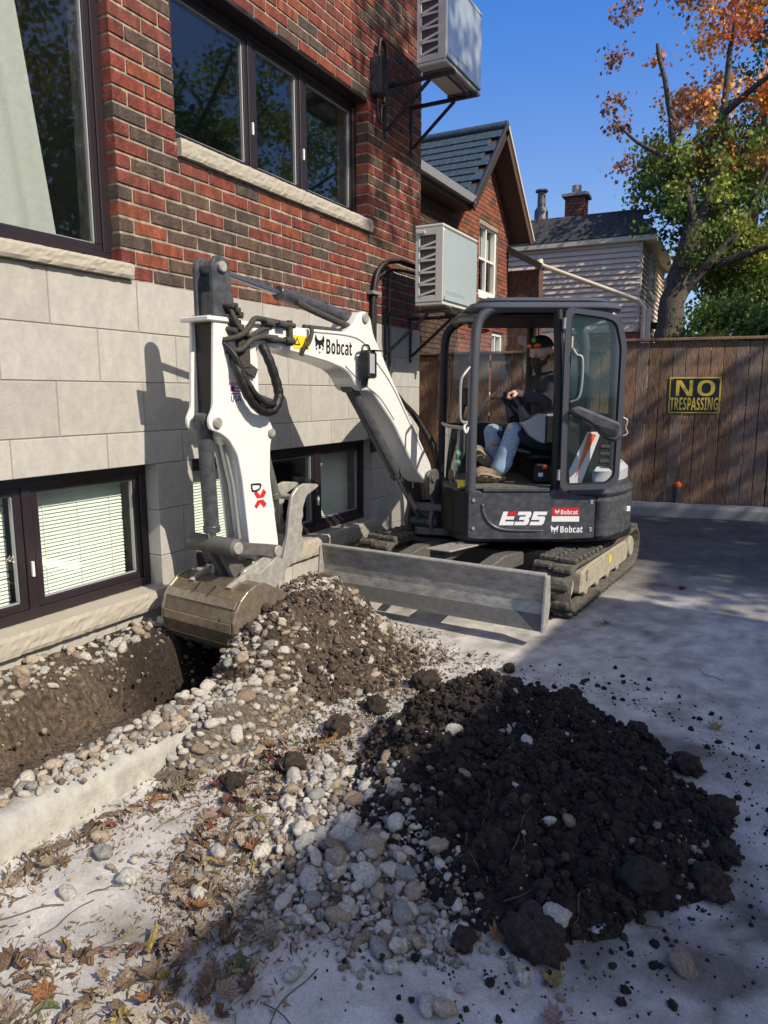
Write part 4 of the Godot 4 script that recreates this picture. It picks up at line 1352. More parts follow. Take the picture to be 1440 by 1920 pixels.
func heap2_h(x: float, z: float) -> float:
	x += 0.07
	z += 0.12
	var h := 0.25 * exp(-pow((x - 3.62) / 0.44, 2) - pow((z + 2.34) / 0.34, 2))
	h += 0.22 * exp(-pow((x - 3.05) / 0.34, 2) - pow((z + 2.14) / 0.26, 2))
	h += 0.16 * exp(-pow((x - 3.45) / 0.36, 2) - pow((z + 1.85) / 0.28, 2))
	h += 0.16 * exp(-pow((x - 4.05) / 0.34, 2) - pow((z + 2.45) / 0.3, 2))
	h += 0.03 * noise.get_noise_2d(x * 4.0, z * 4.0 + 7.0) * minf(1.0, h * 6.0)
	h *= 1.0 - sst(3.95, 4.2, x)
	h *= 1.0 - exp(-pow((x - 2.95) / 0.30, 2) - pow((z + 2.74) / 0.26, 2))
	return h - 0.045

const HEAP := [1.80, -0.47, 2.10, -0.18, 2.42, -0.02, 2.80, -0.05, 3.28, -0.46, 3.46, -0.85, 3.50, -1.20, 3.18, -1.46, 2.62, -1.52, 2.22, -1.40, 2.0, -1.2, 1.95, -0.95, 1.76, -0.75]
var heap_edge := PackedVector2Array()

func heap1_h(x: float, z: float) -> float:
	if x < 1.4 or x > 3.9 or z < -1.9 or z > 0.4: return -0.06
	if heap_edge.is_empty(): heap_edge = pv(HEAP)
	var p := Vector2(x + 0.09 * noise.get_noise_2d(x * 2.4, z * 2.4), z + 0.09 * noise.get_noise_2d(x * 2.4 + 30.0, z * 2.4))
	var d := 9.0
	for i in heap_edge.size():
		d = minf(d, p.distance_to(Geometry2D.get_closest_point_to_segment(p, heap_edge[i], heap_edge[(i + 1) % heap_edge.size()])))
	if not Geometry2D.is_point_in_polygon(p, heap_edge): return -minf(d, 0.06) - 0.004
	var h := 0.19 * (1.0 - exp(-d / 0.24))
	h += 0.10 * exp(-pow((x - 2.85) / 0.42, 2) - pow((z + 1.12) / 0.26, 2)) * minf(1.0, d * 6.0)
	h += 0.05 * exp(-pow((x - 2.4) / 0.35, 2) - pow((z + 0.7) / 0.32, 2))
	h += 0.05 * noise.get_noise_2d(x * 3.0, z * 3.0) * minf(1.0, d * 5.0)
	return h

func mound_h(x: float, z: float) -> float:   # the spill of stones in front
	return 0.085 * exp(-pow((x - 1.92) / 0.3, 2) - pow((z + 1.12) / 0.28, 2)) + 0.05 * exp(-pow((x - 2.25) / 0.22, 2) - pow((z + 1.45) / 0.16, 2)) + 0.20 * exp(-pow((x - 2.68) / 0.34, 2) - pow((z + 2.10) / 0.14, 2)) + 0.15 * exp(-pow((x - 2.28) / 0.24, 2) - pow((z + 2.06) / 0.11, 2)) - 0.02

func base_y(x: float, z: float) -> float:
	var k := kerb_line(x)
	if x < 4.0 and z < k - 0.13: return bed_y(x, z)
	if x < 3.9 and z < k: return 0.136
	return 0.0

func surf(x: float, z: float) -> float:
	var b := base_y(x, z)
	var t := b
	var h2 := heap2_h(x, z)
	if h2 > 0.0: t = maxf(t, heap_base(x, z, h2) + h2)
	t = maxf(t, heap1_h(x, z))
	return maxf(t, mound_h(x, z))

func heap_base(x: float, z: float, h: float) -> float:
	var k := kerb_line(x)
	return lerpf(0.14, 0.0, sst(k - 0.12, k + 0.1, z)) * minf(1.0, h / 0.06)

func height_mesh(x0: float, x1: float, z0: float, z1: float, st: float, f: Callable, cf: Callable, keep: Callable) -> ArrayMesh:
	var nx := int((x1 - x0) / st)
	var nz := int((z1 - z0) / st)
	var p := PackedVector3Array()
	var c := PackedColorArray()
	var k := PackedByteArray()
	for j in nz + 1:
		for i in nx + 1:
			var x := x0 + i * st
			var z := z0 + j * st
			var y: float = f.call(x, z)
			p.append(Vector3(x, y, z))
			c.append(cf.call(x, z, y))
			k.append(1 if keep.call(x, z, y) else 0)
	var s := SurfaceTool.new()
	s.begin(Mesh.PRIMITIVE_TRIANGLES)
	s.set_smooth_group(1)
	for i in p.size():
		s.set_color(c[i])
		s.add_vertex(p[i])
	for j in nz:
		for i in nx:
			var a := j * (nx + 1) + i
			if k[a] + k[a + 1] + k[a + nx + 1] + k[a + nx + 2] == 0: continue
			for q in [a, a + 1, a + nx + 2, a, a + nx + 2, a + nx + 1]: s.add_index(q)
	s.generate_normals()
	return s.commit()

func soil_col(x: float, z: float, _y: float) -> Color:
	var n := fine.get_noise_2d(x * 1.1, z * 1.1)
	var c := Color(0.125, 0.086, 0.055).lerp(Color(0.19, 0.138, 0.094), clampf(0.5 + n, 0, 1))
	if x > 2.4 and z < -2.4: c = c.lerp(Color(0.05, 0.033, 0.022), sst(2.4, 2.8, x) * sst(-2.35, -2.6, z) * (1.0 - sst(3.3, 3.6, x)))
	return c

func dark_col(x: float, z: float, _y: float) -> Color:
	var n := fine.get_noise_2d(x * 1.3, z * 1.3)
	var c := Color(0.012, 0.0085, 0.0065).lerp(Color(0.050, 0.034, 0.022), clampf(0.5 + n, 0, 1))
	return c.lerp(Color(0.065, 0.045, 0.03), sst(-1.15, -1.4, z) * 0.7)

func earthworks() -> void:
	var all := func(_x, _z, _y) -> bool: return true
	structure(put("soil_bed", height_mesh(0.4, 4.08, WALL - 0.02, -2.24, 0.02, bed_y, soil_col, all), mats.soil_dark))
	# kerb of the bed, cast in place: rounded top, rounded end
	var g := G.new()
	var pts := []
	for i in 76: pts.append(Vector3(0.3 + i * 0.047, 0, kerb_line(0.3 + i * 0.047)))
	for i in 10:
		var a := PI / 2 * (i + 1) / 10.0
		pts.append(Vector3(3.825 + 0.22 * sin(a), 0, kerb_line(3.825) - 0.22 + 0.22 * cos(a)))
	pts.append(Vector3(4.045, 0, -3.3))
	var prof := [Vector2(0.0, -0.1), Vector2(0.002, 0.085), Vector2(-0.010, 0.115), Vector2(-0.035, 0.132), Vector2(-0.13, 0.137), Vector2(-0.15, 0.12), Vector2(-0.152, -0.3)]
	g.smooth(true)
	for i in pts.size() - 1:
		for j in prof.size() - 1:
			var q := []
			for e in [[i, j], [i + 1, j], [i + 1, j + 1], [i, j + 1]]:
				var d: Vector3 = (pts[mini(e[0] + 1, pts.size() - 1)] - pts[maxi(e[0] - 1, 0)]).normalized()
				var nn := Vector3(-d.z, 0, d.x)
				var w := 0.004 * noise.get_noise_2d(pts[e[0]].x * 6.0, e[1])
				q.append(pts[e[0]] + nn * (prof[e[1]].x + w) + Vector3(0, prof[e[1]].y + w, 0))
			g.quad(q[0], q[1], q[2], q[3])
	structure(put("bed_kerb", g.mesh(), mats.concrete))
	var h2 := func(x: float, z: float) -> float:
		var h := heap2_h(x, z)
		return heap_base(x, z, maxf(h, 0.0)) + h + (0.02 * fine.get_noise_2d(x * 2.0, z * 2.0) + 0.014 * fine.get_noise_2d(x * 6.0, z * 6.0)) * clampf(h * 14.0, 0, 1)
	var a := tag(put("soil_heap", height_mesh(2.3, 4.5, -2.95, -1.2, 0.016, h2, func(x, z, y): return soil_col(x, z, y).lerp(Color(0.12, 0.082, 0.05), 0.5), func(x, z, _y): return heap2_h(x, z) > -0.02), mats.soil_dark), "sunlit brown soil heap with stones between bucket and blade", "soil heap")
	var h1 := func(x: float, z: float) -> float:
		var h := heap1_h(x, z)
		return h + (0.024 * fine.get_noise_2d(x * 1.3, z * 1.3) + 0.016 * fine.get_noise_2d(x * 4.0, z * 4.0)) * clampf(h * 12.0, 0, 1)
	var b := tag(put("soil_heap", height_mesh(1.3, 4.0, -1.85, 0.45, 0.015, h1, dark_col, func(x, z, _y): return heap1_h(x, z) > -0.015), mats.soil_dark), "large dark moist soil heap spread on the shaded asphalt", "soil heap")
	var ms := height_mesh(1.2, 3.7, -2.5, -0.5, 0.02, func(x, z): return mound_h(x, z) + 0.012 * fine.get_noise_2d(x * 4.0, z * 4.0), func(x, z, _y): return Color(0.17, 0.135, 0.10).lerp(Color(0.30, 0.26, 0.20), clampf(0.5 + fine.get_noise_2d(x * 3.0, z * 3.0), 0, 1)), func(x, z, _y): return mound_h(x, z) > -0.008)
	stuff(tag(put("gravel_bank", ms, mats.soil_dark), "low bank of earthy gravel under the spilled river stones", "gravel"))
	# crumbs and clods
	var lumps := []
	for i in 6: lumps.append(lump(20 + i, 6, 0.75, 0.12, 0.8, i % 2 == 0))
	var big := []
	for i in 4: big.append(lump(50 + i, 16, 0.55, 0.14, 0.75))
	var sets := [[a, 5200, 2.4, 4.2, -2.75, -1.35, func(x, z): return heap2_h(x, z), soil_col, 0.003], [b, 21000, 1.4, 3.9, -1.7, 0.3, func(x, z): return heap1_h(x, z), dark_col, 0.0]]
	for s in sets:
		for v in 6:
			var xfs := []
			var cols := []
			for i in int(s[1] / 6.0):
				var x := rnd(s[2], s[3])
				var z := rnd(s[4], s[5])
				var h: float = s[6].call(x, z)
				if h < 0.0 and rng.randf() > exp(h * 90.0) * 0.9: continue
				var r := 0.0036 * pow(rng.randf(), -0.5)
				r = minf(r, 0.024 if s[0] == a else 0.018)
				var c: Color = s[7].call(x, z, 0.0)
				if rng.randf() < 0.18: c = c.lerp(Color(0.12, 0.085, 0.055), rnd(0.15, 0.6))
				c = (c * rnd(0.6, 1.6))
				c.a = 1
				xfs.append(Transform3D(tumble().scaled_local(Vector3.ONE * r * rnd(0.9, 1.4)), Vector3(x, surf(x, z) + r * 0.35 + rnd(-0.004, 0.014), z)))
				cols.append(c)
			many("soil_crumbs", lumps[v], mats.soil_dark, xfs, cols, s[0])
	# loose crumbs thrown on the asphalt round the dark heap and in the trench
	for v in 3:
		var xfs := []
		var cols := []
		for i in 650:
			var t := rng.randf() * TAU
			var q := 1.0 + absf(rng.randfn()) * 0.22
			var x := 2.66 + cos(t) * 0.95 * q
			var z := -0.74 + sin(t) * 0.74 * q
			if i % 3 == 0:
				x = rnd(0.9, 3.4); z = rnd(-3.0, -2.4)
			if base_y(x, z) == 0.136: continue
			var r := 0.0022 * pow(rng.randf(), -0.5)
			r = minf(r, 0.014)
			xfs.append(Transform3D(tumble().scaled_local(Vector3.ONE * r), Vector3(x, surf(x, z) + r * 0.4, z)))
			var c: Color = soil_col(x, z, 0) if i % 3 == 0 else dark_col(x, z, 0)
			c = c * rnd(0.8, 1.3)
			c.a = 1
			cols.append(c)
		var sc := many("scattered_soil", lumps[v], mats.soil_dark, xfs, cols)
		tag(sc, ["fine dark crumbs scattered on the asphalt round the dark heap", "small soil crumbs thrown over drive and trench", "coarser soil crumbs strewn round heap and trench floor"][v], "soil crumbs")
	# big clods one can count
	var cl := [[3.46, -0.79, 0.075, "dark rounded soil clod at the far right foot of the dark heap"], [2.30, -0.06, 0.07, "dark clod lying at the right foot of the heap"], [1.80, -0.48, 0.090, "big round clod at the front tip of the dark heap"], [2.16, -0.24, 0.072, "rough brownish clod on the near right slope of the dark heap"], [3.36, -1.06, 0.06, "clod beside the topmost one at the back of the dark heap"], [3.05, -0.2, 0.065, "brown clod on the right edge of the heap"], [3.2, -0.42, 0.055, "clod on the right back edge of the dark heap"], [2.75, -0.05, 0.06, "clod near the sun-pale asphalt right of heap"], [3.32, -1.52, 0.08, "lumpy sunlit clod at the back corner of the dark heap"], [2.95, -1.62, 0.065, "sunlit soil clod between the two heaps"], [2.66, -1.66, 0.07, "sunlit dark clod among leaves between the heaps"], [2.28, -1.66, 0.06, "dark clod on the leaves left of the heaps"], [2.06, -1.78, 0.055, "dark clod beside the leaf litter and pebbles"], [1.72, -0.66, 0.04, "small clod among the front pebbles"], [2.5, -0.02, 0.05, "small clod on the asphalt at the right foot of heap"], [3.75, -1.2, 0.04, "little clod alone behind the dark heap"]]
	for i in cl.size():
		var q: Array = cl[i]
		var m := mat("clod_%d" % (i % 3), [Color(0.050, 0.035, 0.024), Color(0.068, 0.047, 0.031), Color(0.06, 0.043, 0.031)][i % 3], 0.98, 0, {"tex": tex.worn, "s": 5.0, "n": tex.n_coarse, "nstr": 1.0})
		tag(put("soil_clod", big[i % 4], m, null, Transform3D(Basis().rotated(Vector3.UP, rnd(0, TAU)).scaled_local(Vector3(q[2], q[2] * 0.95, q[2])), Vector3(q[0], surf(q[0], q[1]) + q[2] * 0.40, q[1]))), q[3], "soil clod", "large clods of soil")

# ---------------------------------------------------------------- stones
func inside(x: float, z: float, poly: PackedVector2Array) -> bool:
	return Geometry2D.is_point_in_polygon(Vector2(x, z), poly)

func stone_place(p: Vector3, zone: int) -> String:
	if zone == 0: return ("on the kerb top" if p.y > 0.14 and p.z < kerb_line(p.x) else "spilled at the kerb foot") + (" near the left frame edge" if p.x < 1.75 else " midway" if p.x < 2.25 else " close to the bucket")
	if zone == 1: return "at the wall foot " + ("under the left window sash" if p.x < 2.4 else "below the right window sash" if p.x < 2.9 else "beside the bucket")
	if zone == 2: return "on the sunlit heap " + ("by the thumb" if p.x < 3.65 else "before the blade's middle" if p.z < -2.2 else "at its right foot")
	if zone == 5: return "in the brown sunlit heap " + ("on its left slope" if p.x < 3.1 else "near its crest" if p.z < -2.1 else "low on its near side")
	if zone == 3: return "in the front spill " + ("at the sunlit upper end" if p.z < -1.4 else "against the dark soil" if p.x > 2.05 else "at the near edge" if p.z > -0.95 else "at the leafy left side" if p.x < 1.72 else "at its centre")
	return "lying loose " + ("on the dark heap" if heap1_h(p.x, p.z) > 0.02 else "among leaves between the heaps" if p.z < -1.3 else "on the near asphalt")

func stones() -> void:
	var forms := []
	for i in 9: forms.append(lump(80 + i, 10, 0.42 if i < 6 else 0.6, 0.055 if i < 6 else 0.075, [0.62, 0.55, 0.7, 0.75, 0.5, 0.66, 0.75, 0.6, 0.68][i]))
	var tones := [Color(0.43, 0.41, 0.36), Color(0.53, 0.49, 0.41), Color(0.28, 0.27, 0.24), Color(0.36, 0.29, 0.20), Color(0.55, 0.51, 0.43), Color(0.25, 0.19, 0.135), Color(0.44, 0.36, 0.27)]
	var tn := ["grey", "pale beige", "dark grey", "tan", "whitish", "brown", "buff"]
	var sm := []
	for i in tones.size(): sm.append(mat("river_stone_%d" % i, tones[i], 0.88, 0, {"tex": tex.blotch, "s": 13.0, "n": tex.n_fine, "nstr": 0.25}))
	var zones := [
		["river stone on the concrete kerb along the trench", "river stones along the kerb", 330, pv([1.2, -2.35, 1.7, -2.35, 2.1, -2.34, 2.5, -2.42, 3.0, -2.5, 3.05, -2.1, 2.75, -1.95, 2.35, -1.86, 2.02, -1.94, 2.05, -2.14, 1.6, -2.23, 1.2, -2.29]), 0.016, 0.036],
		["river stone at the wall foot behind the trench", "river stones along the wall", 170, pv([1.2, -3.33, 3.3, -3.33, 3.2, -3.12, 2.6, -3.07, 1.9, -3.02, 1.2, -2.98]), 0.014, 0.034],
		["river stone on the sunlit heap before the blade", "river stones on the sunlit heap", 270, pv([3.3, -2.65, 3.7, -2.75, 4.1, -2.7, 4.25, -2.3, 4.1, -1.85, 3.85, -1.95, 3.7, -2.25, 3.4, -2.45]), 0.012, 0.028],
		["river stone in the shaded spill before the dark heap", "river stones in the front spill", 420, pv([2.4, -1.58, 2.1, -1.62, 1.8, -1.45, 1.55, -1.2, 1.55, -0.9, 1.68, -0.68, 1.85, -0.72, 2.05, -0.95, 2.3, -1.2]), 0.012, 0.037],
		["stray river stone on the soil or asphalt", "stray river stones", 95, pv([1.55, -1.75, 2.6, -1.95, 3.6, -2.2, 3.7, -1.5, 3.1, -0.6, 2.4, -0.1, 1.7, -0.4, 1.4, -1.2]), 0.012, 0.036],
		["small stone in the sunlit soil heap", "small stones in the sunlit heap", 110, pv([2.7, -2.4, 3.4, -2.65, 3.9, -2.6, 4.1, -2.2, 3.8, -1.6, 3.2, -1.55, 2.7, -1.8]), 0.010, 0.026],
	]
	var all := []
	for zi in zones.size():
		var q: Array = zones[zi]
		var poly: PackedVector2Array = q[3]
		var lo := Vector2.INF
		var hi := -Vector2.INF
		for p in poly:
			lo = lo.min(p); hi = hi.max(p)
		var placed := []
		var tries := 0
		while placed.size() < q[2] and tries < 9000:
			tries += 1
			var x := rnd(lo.x, hi.x)
			var z := rnd(lo.y, hi.y)
			if not inside(x, z, poly): continue
			var r: float = lerpf(q[4], q[5], pow(rng.randf(), 2.2))
			if placed.size() < 8 and zi < 4: r = q[5] * rnd(1.0, 1.25)
			var layer := 0
			var clash := false
			for o in placed:
				var d := Vector2(x, z).distance_to(o[0])
				if d < (r + o[1]) * 0.72:
					clash = true
					break
			if clash and tries < 4000: continue
			if clash: r *= 0.75
			placed.append([Vector2(x, z), r])
			var y := surf(x, z) + r * (0.24 if not clash else 0.85)
			all.append([Vector3(x, y, z), r, zi])
	# a few placed by hand
	for s in [[1.46, -1.71, 0.034, 4], [1.32, -1.83, 0.028, 4], [1.51, -1.89, 0.036, 4], [1.57, -1.97, 0.03, 4], [1.92, -0.10, 0.04, 4], [1.87, -0.44, 0.042, 4], [1.30, -0.70, 0.022, 4], [1.47, -0.66, 0.03, 4], [1.48, -0.62, 0.034, 4], [1.54, -0.80, 0.024, 4], [1.39, -1.02, 0.026, 4], [1.78, -1.02, 0.040, 3], [1.95, -1.18, 0.042, 3], [1.70, -1.18, 0.036, 3], [1.86, -0.92, 0.038, 3], [2.04, -1.04, 0.037, 3], [1.62, -1.02, 0.040, 3], [1.84, -1.28, 0.036, 3], [1.72, -0.86, 0.037, 3], [2.14, -1.26, 0.042, 3], [1.90, -1.06, 0.040, 3], [1.98, -0.86, 0.040, 3], [1.80, -1.14, 0.042, 3]]:
		all.append([Vector3(s[0], surf(s[0], s[1]) + s[2] * 0.4, s[1]), s[2], s[3]])
	var eye := Vector3(0, 1.55, 0)
	all.sort_custom(func(p, q): return p[1] / (p[0] - eye).length() > q[1] / (q[0] - eye).length())
	var rest := {}
	for i in all.size():
		var s: Array = all[i]
		var k: int = [0, 0, 1, 1, 2, 3, 4, 5, 6][rng.randi_range(0, 8)]
		if s[2] == 3: k = [0, 0, 2, 1, 1, 3, 4, 4, 5][rng.randi_range(0, 8)]
		var f := rng.randi_range(0, 8)
		var bs := Basis().rotated(Vector3.RIGHT, rng.randfn() * 0.35).rotated(Vector3.BACK, rng.randfn() * 0.35).rotated(Vector3.UP, rnd(0, TAU)).scaled_local(Vector3(1.12, 1.0, 1.0) * s[1])
		if i < 300:
			var size: String = "large" if s[1] > 0.030 else "medium" if s[1] > 0.021 else "small"
			var kind: String = ["plump", "flat", "oval", "egg shaped", "very flat", "rounded", "knobbly", "angular", "chunky"][f]
			tag(put("river_stone", forms[f], sm[k], null, Transform3D(bs, s[0])), size + " " + kind + " " + tn[k] + " stone " + stone_place(s[0], s[2]), "stone", tn[k] + " " + zones[s[2]][1])
		else:
			if not rest.has(f): rest[f] = [[], []]
			rest[f][0].append(Transform3D(bs, s[0]))
			rest[f][1].append(tones[k] * rnd(0.85, 1.1))
	# small gravel filling between
	for i in 5200:
		var zi: int = [0, 1, 2, 2, 5, 5, 5, 3, 3, 3, 4][rng.randi_range(0, 10)]
		var poly: PackedVector2Array = zones[zi][3]
		var c: Vector2 = poly[rng.randi_range(0, poly.size() - 1)].lerp(poly[rng.randi_range(0, poly.size() - 1)], rng.randf())
		c += Vector2(rng.randfn(), rng.randfn()) * 0.05
		if base_y(c.x, c.y) == 0.136 and c.x < 1.5: continue
		var r := 0.005 * pow(rng.randf(), -0.4)
		r = minf(r, 0.016)
		var f := i % 9
		if not rest.has(f): rest[f] = [[], []]
		rest[f][0].append(Transform3D(tumble().scaled_local(Vector3.ONE * r), Vector3(c.x, surf(c.x, c.y) + r * 0.5, c.y)))
		var t: Color = tones[rng.randi_range(0, 6)].lerp(Color(0.10, 0.07, 0.05), rng.randf() * 0.75)
		rest[f][1].append(t)
	for f in rest.keys():
		tag(many("gravel", forms[f], mats.stone_paint, rest[f][0], rest[f][1]), "small mixed gravel between the river stones, shape %s" % ["flat", "long", "plump", "egg", "thin", "oval", "round", "angular", "knobbly"][f], "gravel", "loose gravel")

# ---------------------------------------------------------------- leaves and twigs
func maple_leaf(sd: int) -> ArrayMesh:
	var r := RandomNumberGenerator.new()
	r.seed = sd
	var g := G.new()
	g.smooth(false)
	var rad := [1.0, 0.66, 0.78, 0.56, 0.94, 0.60, 0.72, 0.52, 0.66, 0.46, 0.2, 0.46, 0.66, 0.52, 0.72, 0.60, 0.94, 0.56, 0.78, 0.66]
	var curl := r.randf_range(0.4, 1.9)
	var fold := r.randf_range(-0.5, 1.0)
	var p := func(k: int, s: float) -> Vector3:
		var a := TAU * k / 20.0
		var q: float = rad[k % 20] * (0.9 + 0.2 * r.randf()) * s
		var x := sin(a) * q * 0.5
		var z := -cos(a) * q * 0.5
		return Vector3(x, curl * (x * x + z * z) * 0.9 + fold * absf(x) * 0.5 + 0.03 * sin(k * 2.3 + sd), z)
	var pts := []
	for k in 20: pts.append(p.call(k, 1.0))
	for k in 20: g.tri(Vector3(0, 0.0, 0.03), pts[(k + 1) % 20], pts[k])
	g.tube([Vector3(0, 0, 0.03), Vector3(0.03, 0.03, 0.3), Vector3(0.0, 0.08, 0.62)], 0.011, 4, false)
	return g.mesh()

func curled_leaf(sd: int) -> ArrayMesh:   # a dry oval leaf rolled along its rib
	var r := RandomNumberGenerator.new()
	r.seed = sd
	var g := G.new()
	g.smooth(false)
	var roll := r.randf_range(1.2, 3.2)
	var bend := r.randf_range(-1.2, 1.2)
	var p := func(i: int, k: int) -> Vector3:
		var t := i / 7.0
		var w := 0.30 * pow(sin(PI * clampf(t * 0.94 + 0.03, 0, 1)), 0.7) * (1.0 + 0.18 * sin(i * 2.7 + sd))
		var a := (k / 4.0 - 0.5) * 2.0 * roll * w / 0.3
		var rad := 0.30 / roll
		return Vector3(sin(a) * rad, rad * (1.0 - cos(a)) + bend * (t - 0.5) * (t - 0.5) + 0.02 * sin(i * 3.1 + k * 1.7 + sd), t - 0.5)
	for i in 7:
		for k in 4: g.quad(p.call(i, k), p.call(i + 1, k), p.call(i + 1, k + 1), p.call(i, k + 1))
	return g.mesh()

func leaves_and_twigs() -> void:
	var forms := []
	for i in 7: forms.append(maple_leaf(300 + i))
	for i in 5: forms.append(curled_leaf(400 + i))
	var tones := [Color(0.30, 0.20, 0.12), Color(0.42, 0.32, 0.21), Color(0.20, 0.12, 0.07), Color(0.52, 0.42, 0.30), Color(0.42, 0.19, 0.07), Color(0.52, 0.39, 0.11), Color(0.40, 0.07, 0.06), Color(0.46, 0.30, 0.27), Color(0.22, 0.25, 0.11)]
	var tn := ["brown", "tan", "dark brown", "pale straw", "orange", "yellow", "red", "pinkish", "green"]
	var lm := []
	for i in tones.size(): lm.append(mat("fallen_leaf_%d" % i, tones[i], 0.75, 0, {"tex": tex.worn, "s": 12.0, "back": Color(0.35, 0.3, 0.2), "double": true}))
	var zones := [
		["leaf between kerb and stones", "fallen leaves between kerb and stones", 130, pv([1.5, -1.62, 2.05, -1.84, 2.5, -1.86, 2.55, -1.62, 2.1, -1.6, 1.75, -1.42, 1.5, -1.25, 1.42, -1.45]), 0],
		["leaf on the near drive", "fallen leaves on the near drive", 120, pv([0.85, -1.5, 1.08, -1.78, 1.22, -1.6, 1.5, -1.25, 1.55, -1.1, 1.25, -1.05, 1.0, -1.15, 0.9, -1.3]), 0],
		["leaf at the kerb foot", "fallen leaves along the kerb foot", 42, pv([1.12, -2.12, 1.45, -2.11, 1.85, -2.02, 2.2, -1.98, 2.0, -1.86, 1.6, -1.95, 1.2, -2.0]), 0],
		["leaf beside the sunlit heap", "fallen leaves round the sunlit heap", 100, pv([2.5, -1.95, 2.9, -1.72, 3.5, -1.75, 3.9, -1.75, 3.85, -1.35, 3.3, -1.5, 2.8, -1.58, 2.5, -1.6]), 0],
		["leaf alone on the open drive", "stray leaves on the drive", 34, pv([1.3, -1.0, 1.8, -0.3, 3.0, 0.1, 5.0, 0.1, 9.0, 0.1, 9.3, -1.2, 7.5, -0.9, 5.0, -0.7, 3.8, -0.4, 2.2, 0.1, 1.6, -0.6]), 1],
	]
	var n := 0
	for q in zones:
		var poly: PackedVector2Array = q[3]
		var lo := Vector2.INF
		var hi := -Vector2.INF
		for p in poly:
			lo = lo.min(p); hi = hi.max(p)
		var k := 0
		while k < q[2]:
			var x := rnd(lo.x, hi.x)
			var z := rnd(lo.y, hi.y)
			if not inside(x, z, poly): continue
			k += 1
			var c: int = [0, 0, 1, 1, 2, 2, 3, 3, 3, 0, 0, 1, 1, 2, 2, 3, 3, 1, 0, 2, 4, 7, 5, 0, 1, 3, 8, 0, 1, 6][rng.randi_range(0, 29)]
			var s := rnd(0.05, 0.105)
			var y := surf(x, z) + rnd(0.002, 0.022 if q[4] == 0 else 0.006)
			if base_y(x, z) == 0.136: continue
			var bs := Basis().rotated(Vector3.RIGHT, rng.randfn() * 0.4).rotated(Vector3.BACK, rng.randfn() * 0.4)
			if rng.randf() < 0.25: bs = bs.rotated(Vector3.RIGHT, PI)
			bs = bs.rotated(Vector3.UP, rnd(0, TAU)).scaled_local(Vector3(s * rnd(0.7, 1.0), s, s))
			n += 1
			if n > 300: continue
			var fm := rng.randi_range(0, 11)
			var look: String = ["flat lobed", "cupped lobed", "tightly curled lobed", "half folded lobed", "wavy lobed", "gently curled lobed", "creased lobed", "rolled", "bent narrow", "curled oval", "shrivelled", "arched"][fm]
			var third: String = ["left", "middle", "right"][clampi(int((x - lo.x) / (hi.x - lo.x) * 3.0), 0, 2)]
			tag(put("fallen_leaf", forms[fm], lm[c], null, Transform3D(bs, Vector3(x, y, z))), ("large " if s > 0.095 else "small " if s < 0.075 else "") + look + " " + tn[c] + " " + q[0] + ", " + ["far", "mid", "near"][clampi(int((z - lo.y) / (hi.y - lo.y) * 3.0), 0, 2)] + " " + third, "leaf", tn[c] + " " + q[1])
	for q in [[6.05, -0.53, 6, "bright red leaf alone on the far sunlit strip of asphalt"], [3.51, -0.12, 5, "yellow leaf alone right of the dark heap"], [4.88, -0.88, 5, "small yellow leaf beside the track's front corner"], [1.70, -0.40, 5, "yellow leaf at the foot of the front clod"], [1.58, -0.36, 7, "pinkish maple leaf flat on the near asphalt"], [1.78, -0.58, 4, "curled orange leaf at the front edge of the spill"]]:
		tag(put("fallen_leaf", forms[3], lm[q[2]], null, Transform3D(Basis().rotated(Vector3.UP, rnd(0, 6)).scaled_local(Vector3.ONE * 0.085), Vector3(q[0], surf(q[0], q[1]) + 0.006, q[1]))), q[3], "leaf")
	# shredded litter too fine to count
	var xfs := []
	var cols := []
	for i in 6000:
		var q: Array = zones[[0, 0, 0, 1, 2, 3, 3][rng.randi_range(0, 6)]]
		var poly: PackedVector2Array = q[3]
		var c: Vector2 = poly[rng.randi_range(0, poly.size() - 1)].lerp(poly[rng.randi_range(0, poly.size() - 1)], rng.randf())
		c += Vector2(rng.randfn(), rng.randfn()) * 0.07
		if base_y(c.x, c.y) == 0.136: continue
		xfs.append(Transform3D(tumble().scaled_local(Vector3(0.4, 1, 1) * rnd(0.008, 0.035)), Vector3(c.x, surf(c.x, c.y) + rnd(0.002, 0.012), c.y)))
		cols.append(tones[rng.randi_range(0, 3)] * rnd(0.5, 1.0))
	tag(many("leaf_litter", small_leaf(), mats.leaf, xfs, cols), "shredded brown leaf litter on the drive and along the kerb", "leaf litter")
	# twigs
	var tm := mat("twig", Color(0.11, 0.075, 0.05), 0.9)
	for i in 34:
		var at := Vector2(rnd(1.0, 2.2), rnd(-1.7, -0.2))
		if i % 3 == 0: at = Vector2(rnd(1.1, 1.9), rnd(-2.05, -1.5))
		if i % 7 == 0: at = Vector2(rnd(3.2, 5.0), rnd(-1.0, 0.0))
		var a := rnd(0, TAU)
		var L := rnd(0.06, 0.24)
		var pts := []
		for k in 5:
			var d := at + Vector2(cos(a), sin(a)) * L * k / 4.0
			a += rnd(-0.25, 0.25)
			pts.append(Vector3(d.x, surf(d.x, d.y) + 0.006 + 0.005 * (k % 2), d.y))
		var o := rods("twig", tm, null, curve(pts, 3), 0.0019, 5)
		var way: String = ["pointing at the wall", "lying along the drive", "slanting to the heap", "slanting to the kerb"][int(fposmod(a, PI) / PI * 4.0) % 4]
		var far: String = "on the far shaded asphalt" if at.x > 3 else "on the leafy near drive" if at.y < -1.2 else "on the near shaded asphalt"
		tag(o, ("long " if L > 0.17 else "short " if L < 0.11 else "middling ") + "dry twig " + way + " " + far + (", left side" if at.x < 1.45 else ", right side" if at.x > 1.8 else ", centre"), "twig", "twigs " + far)

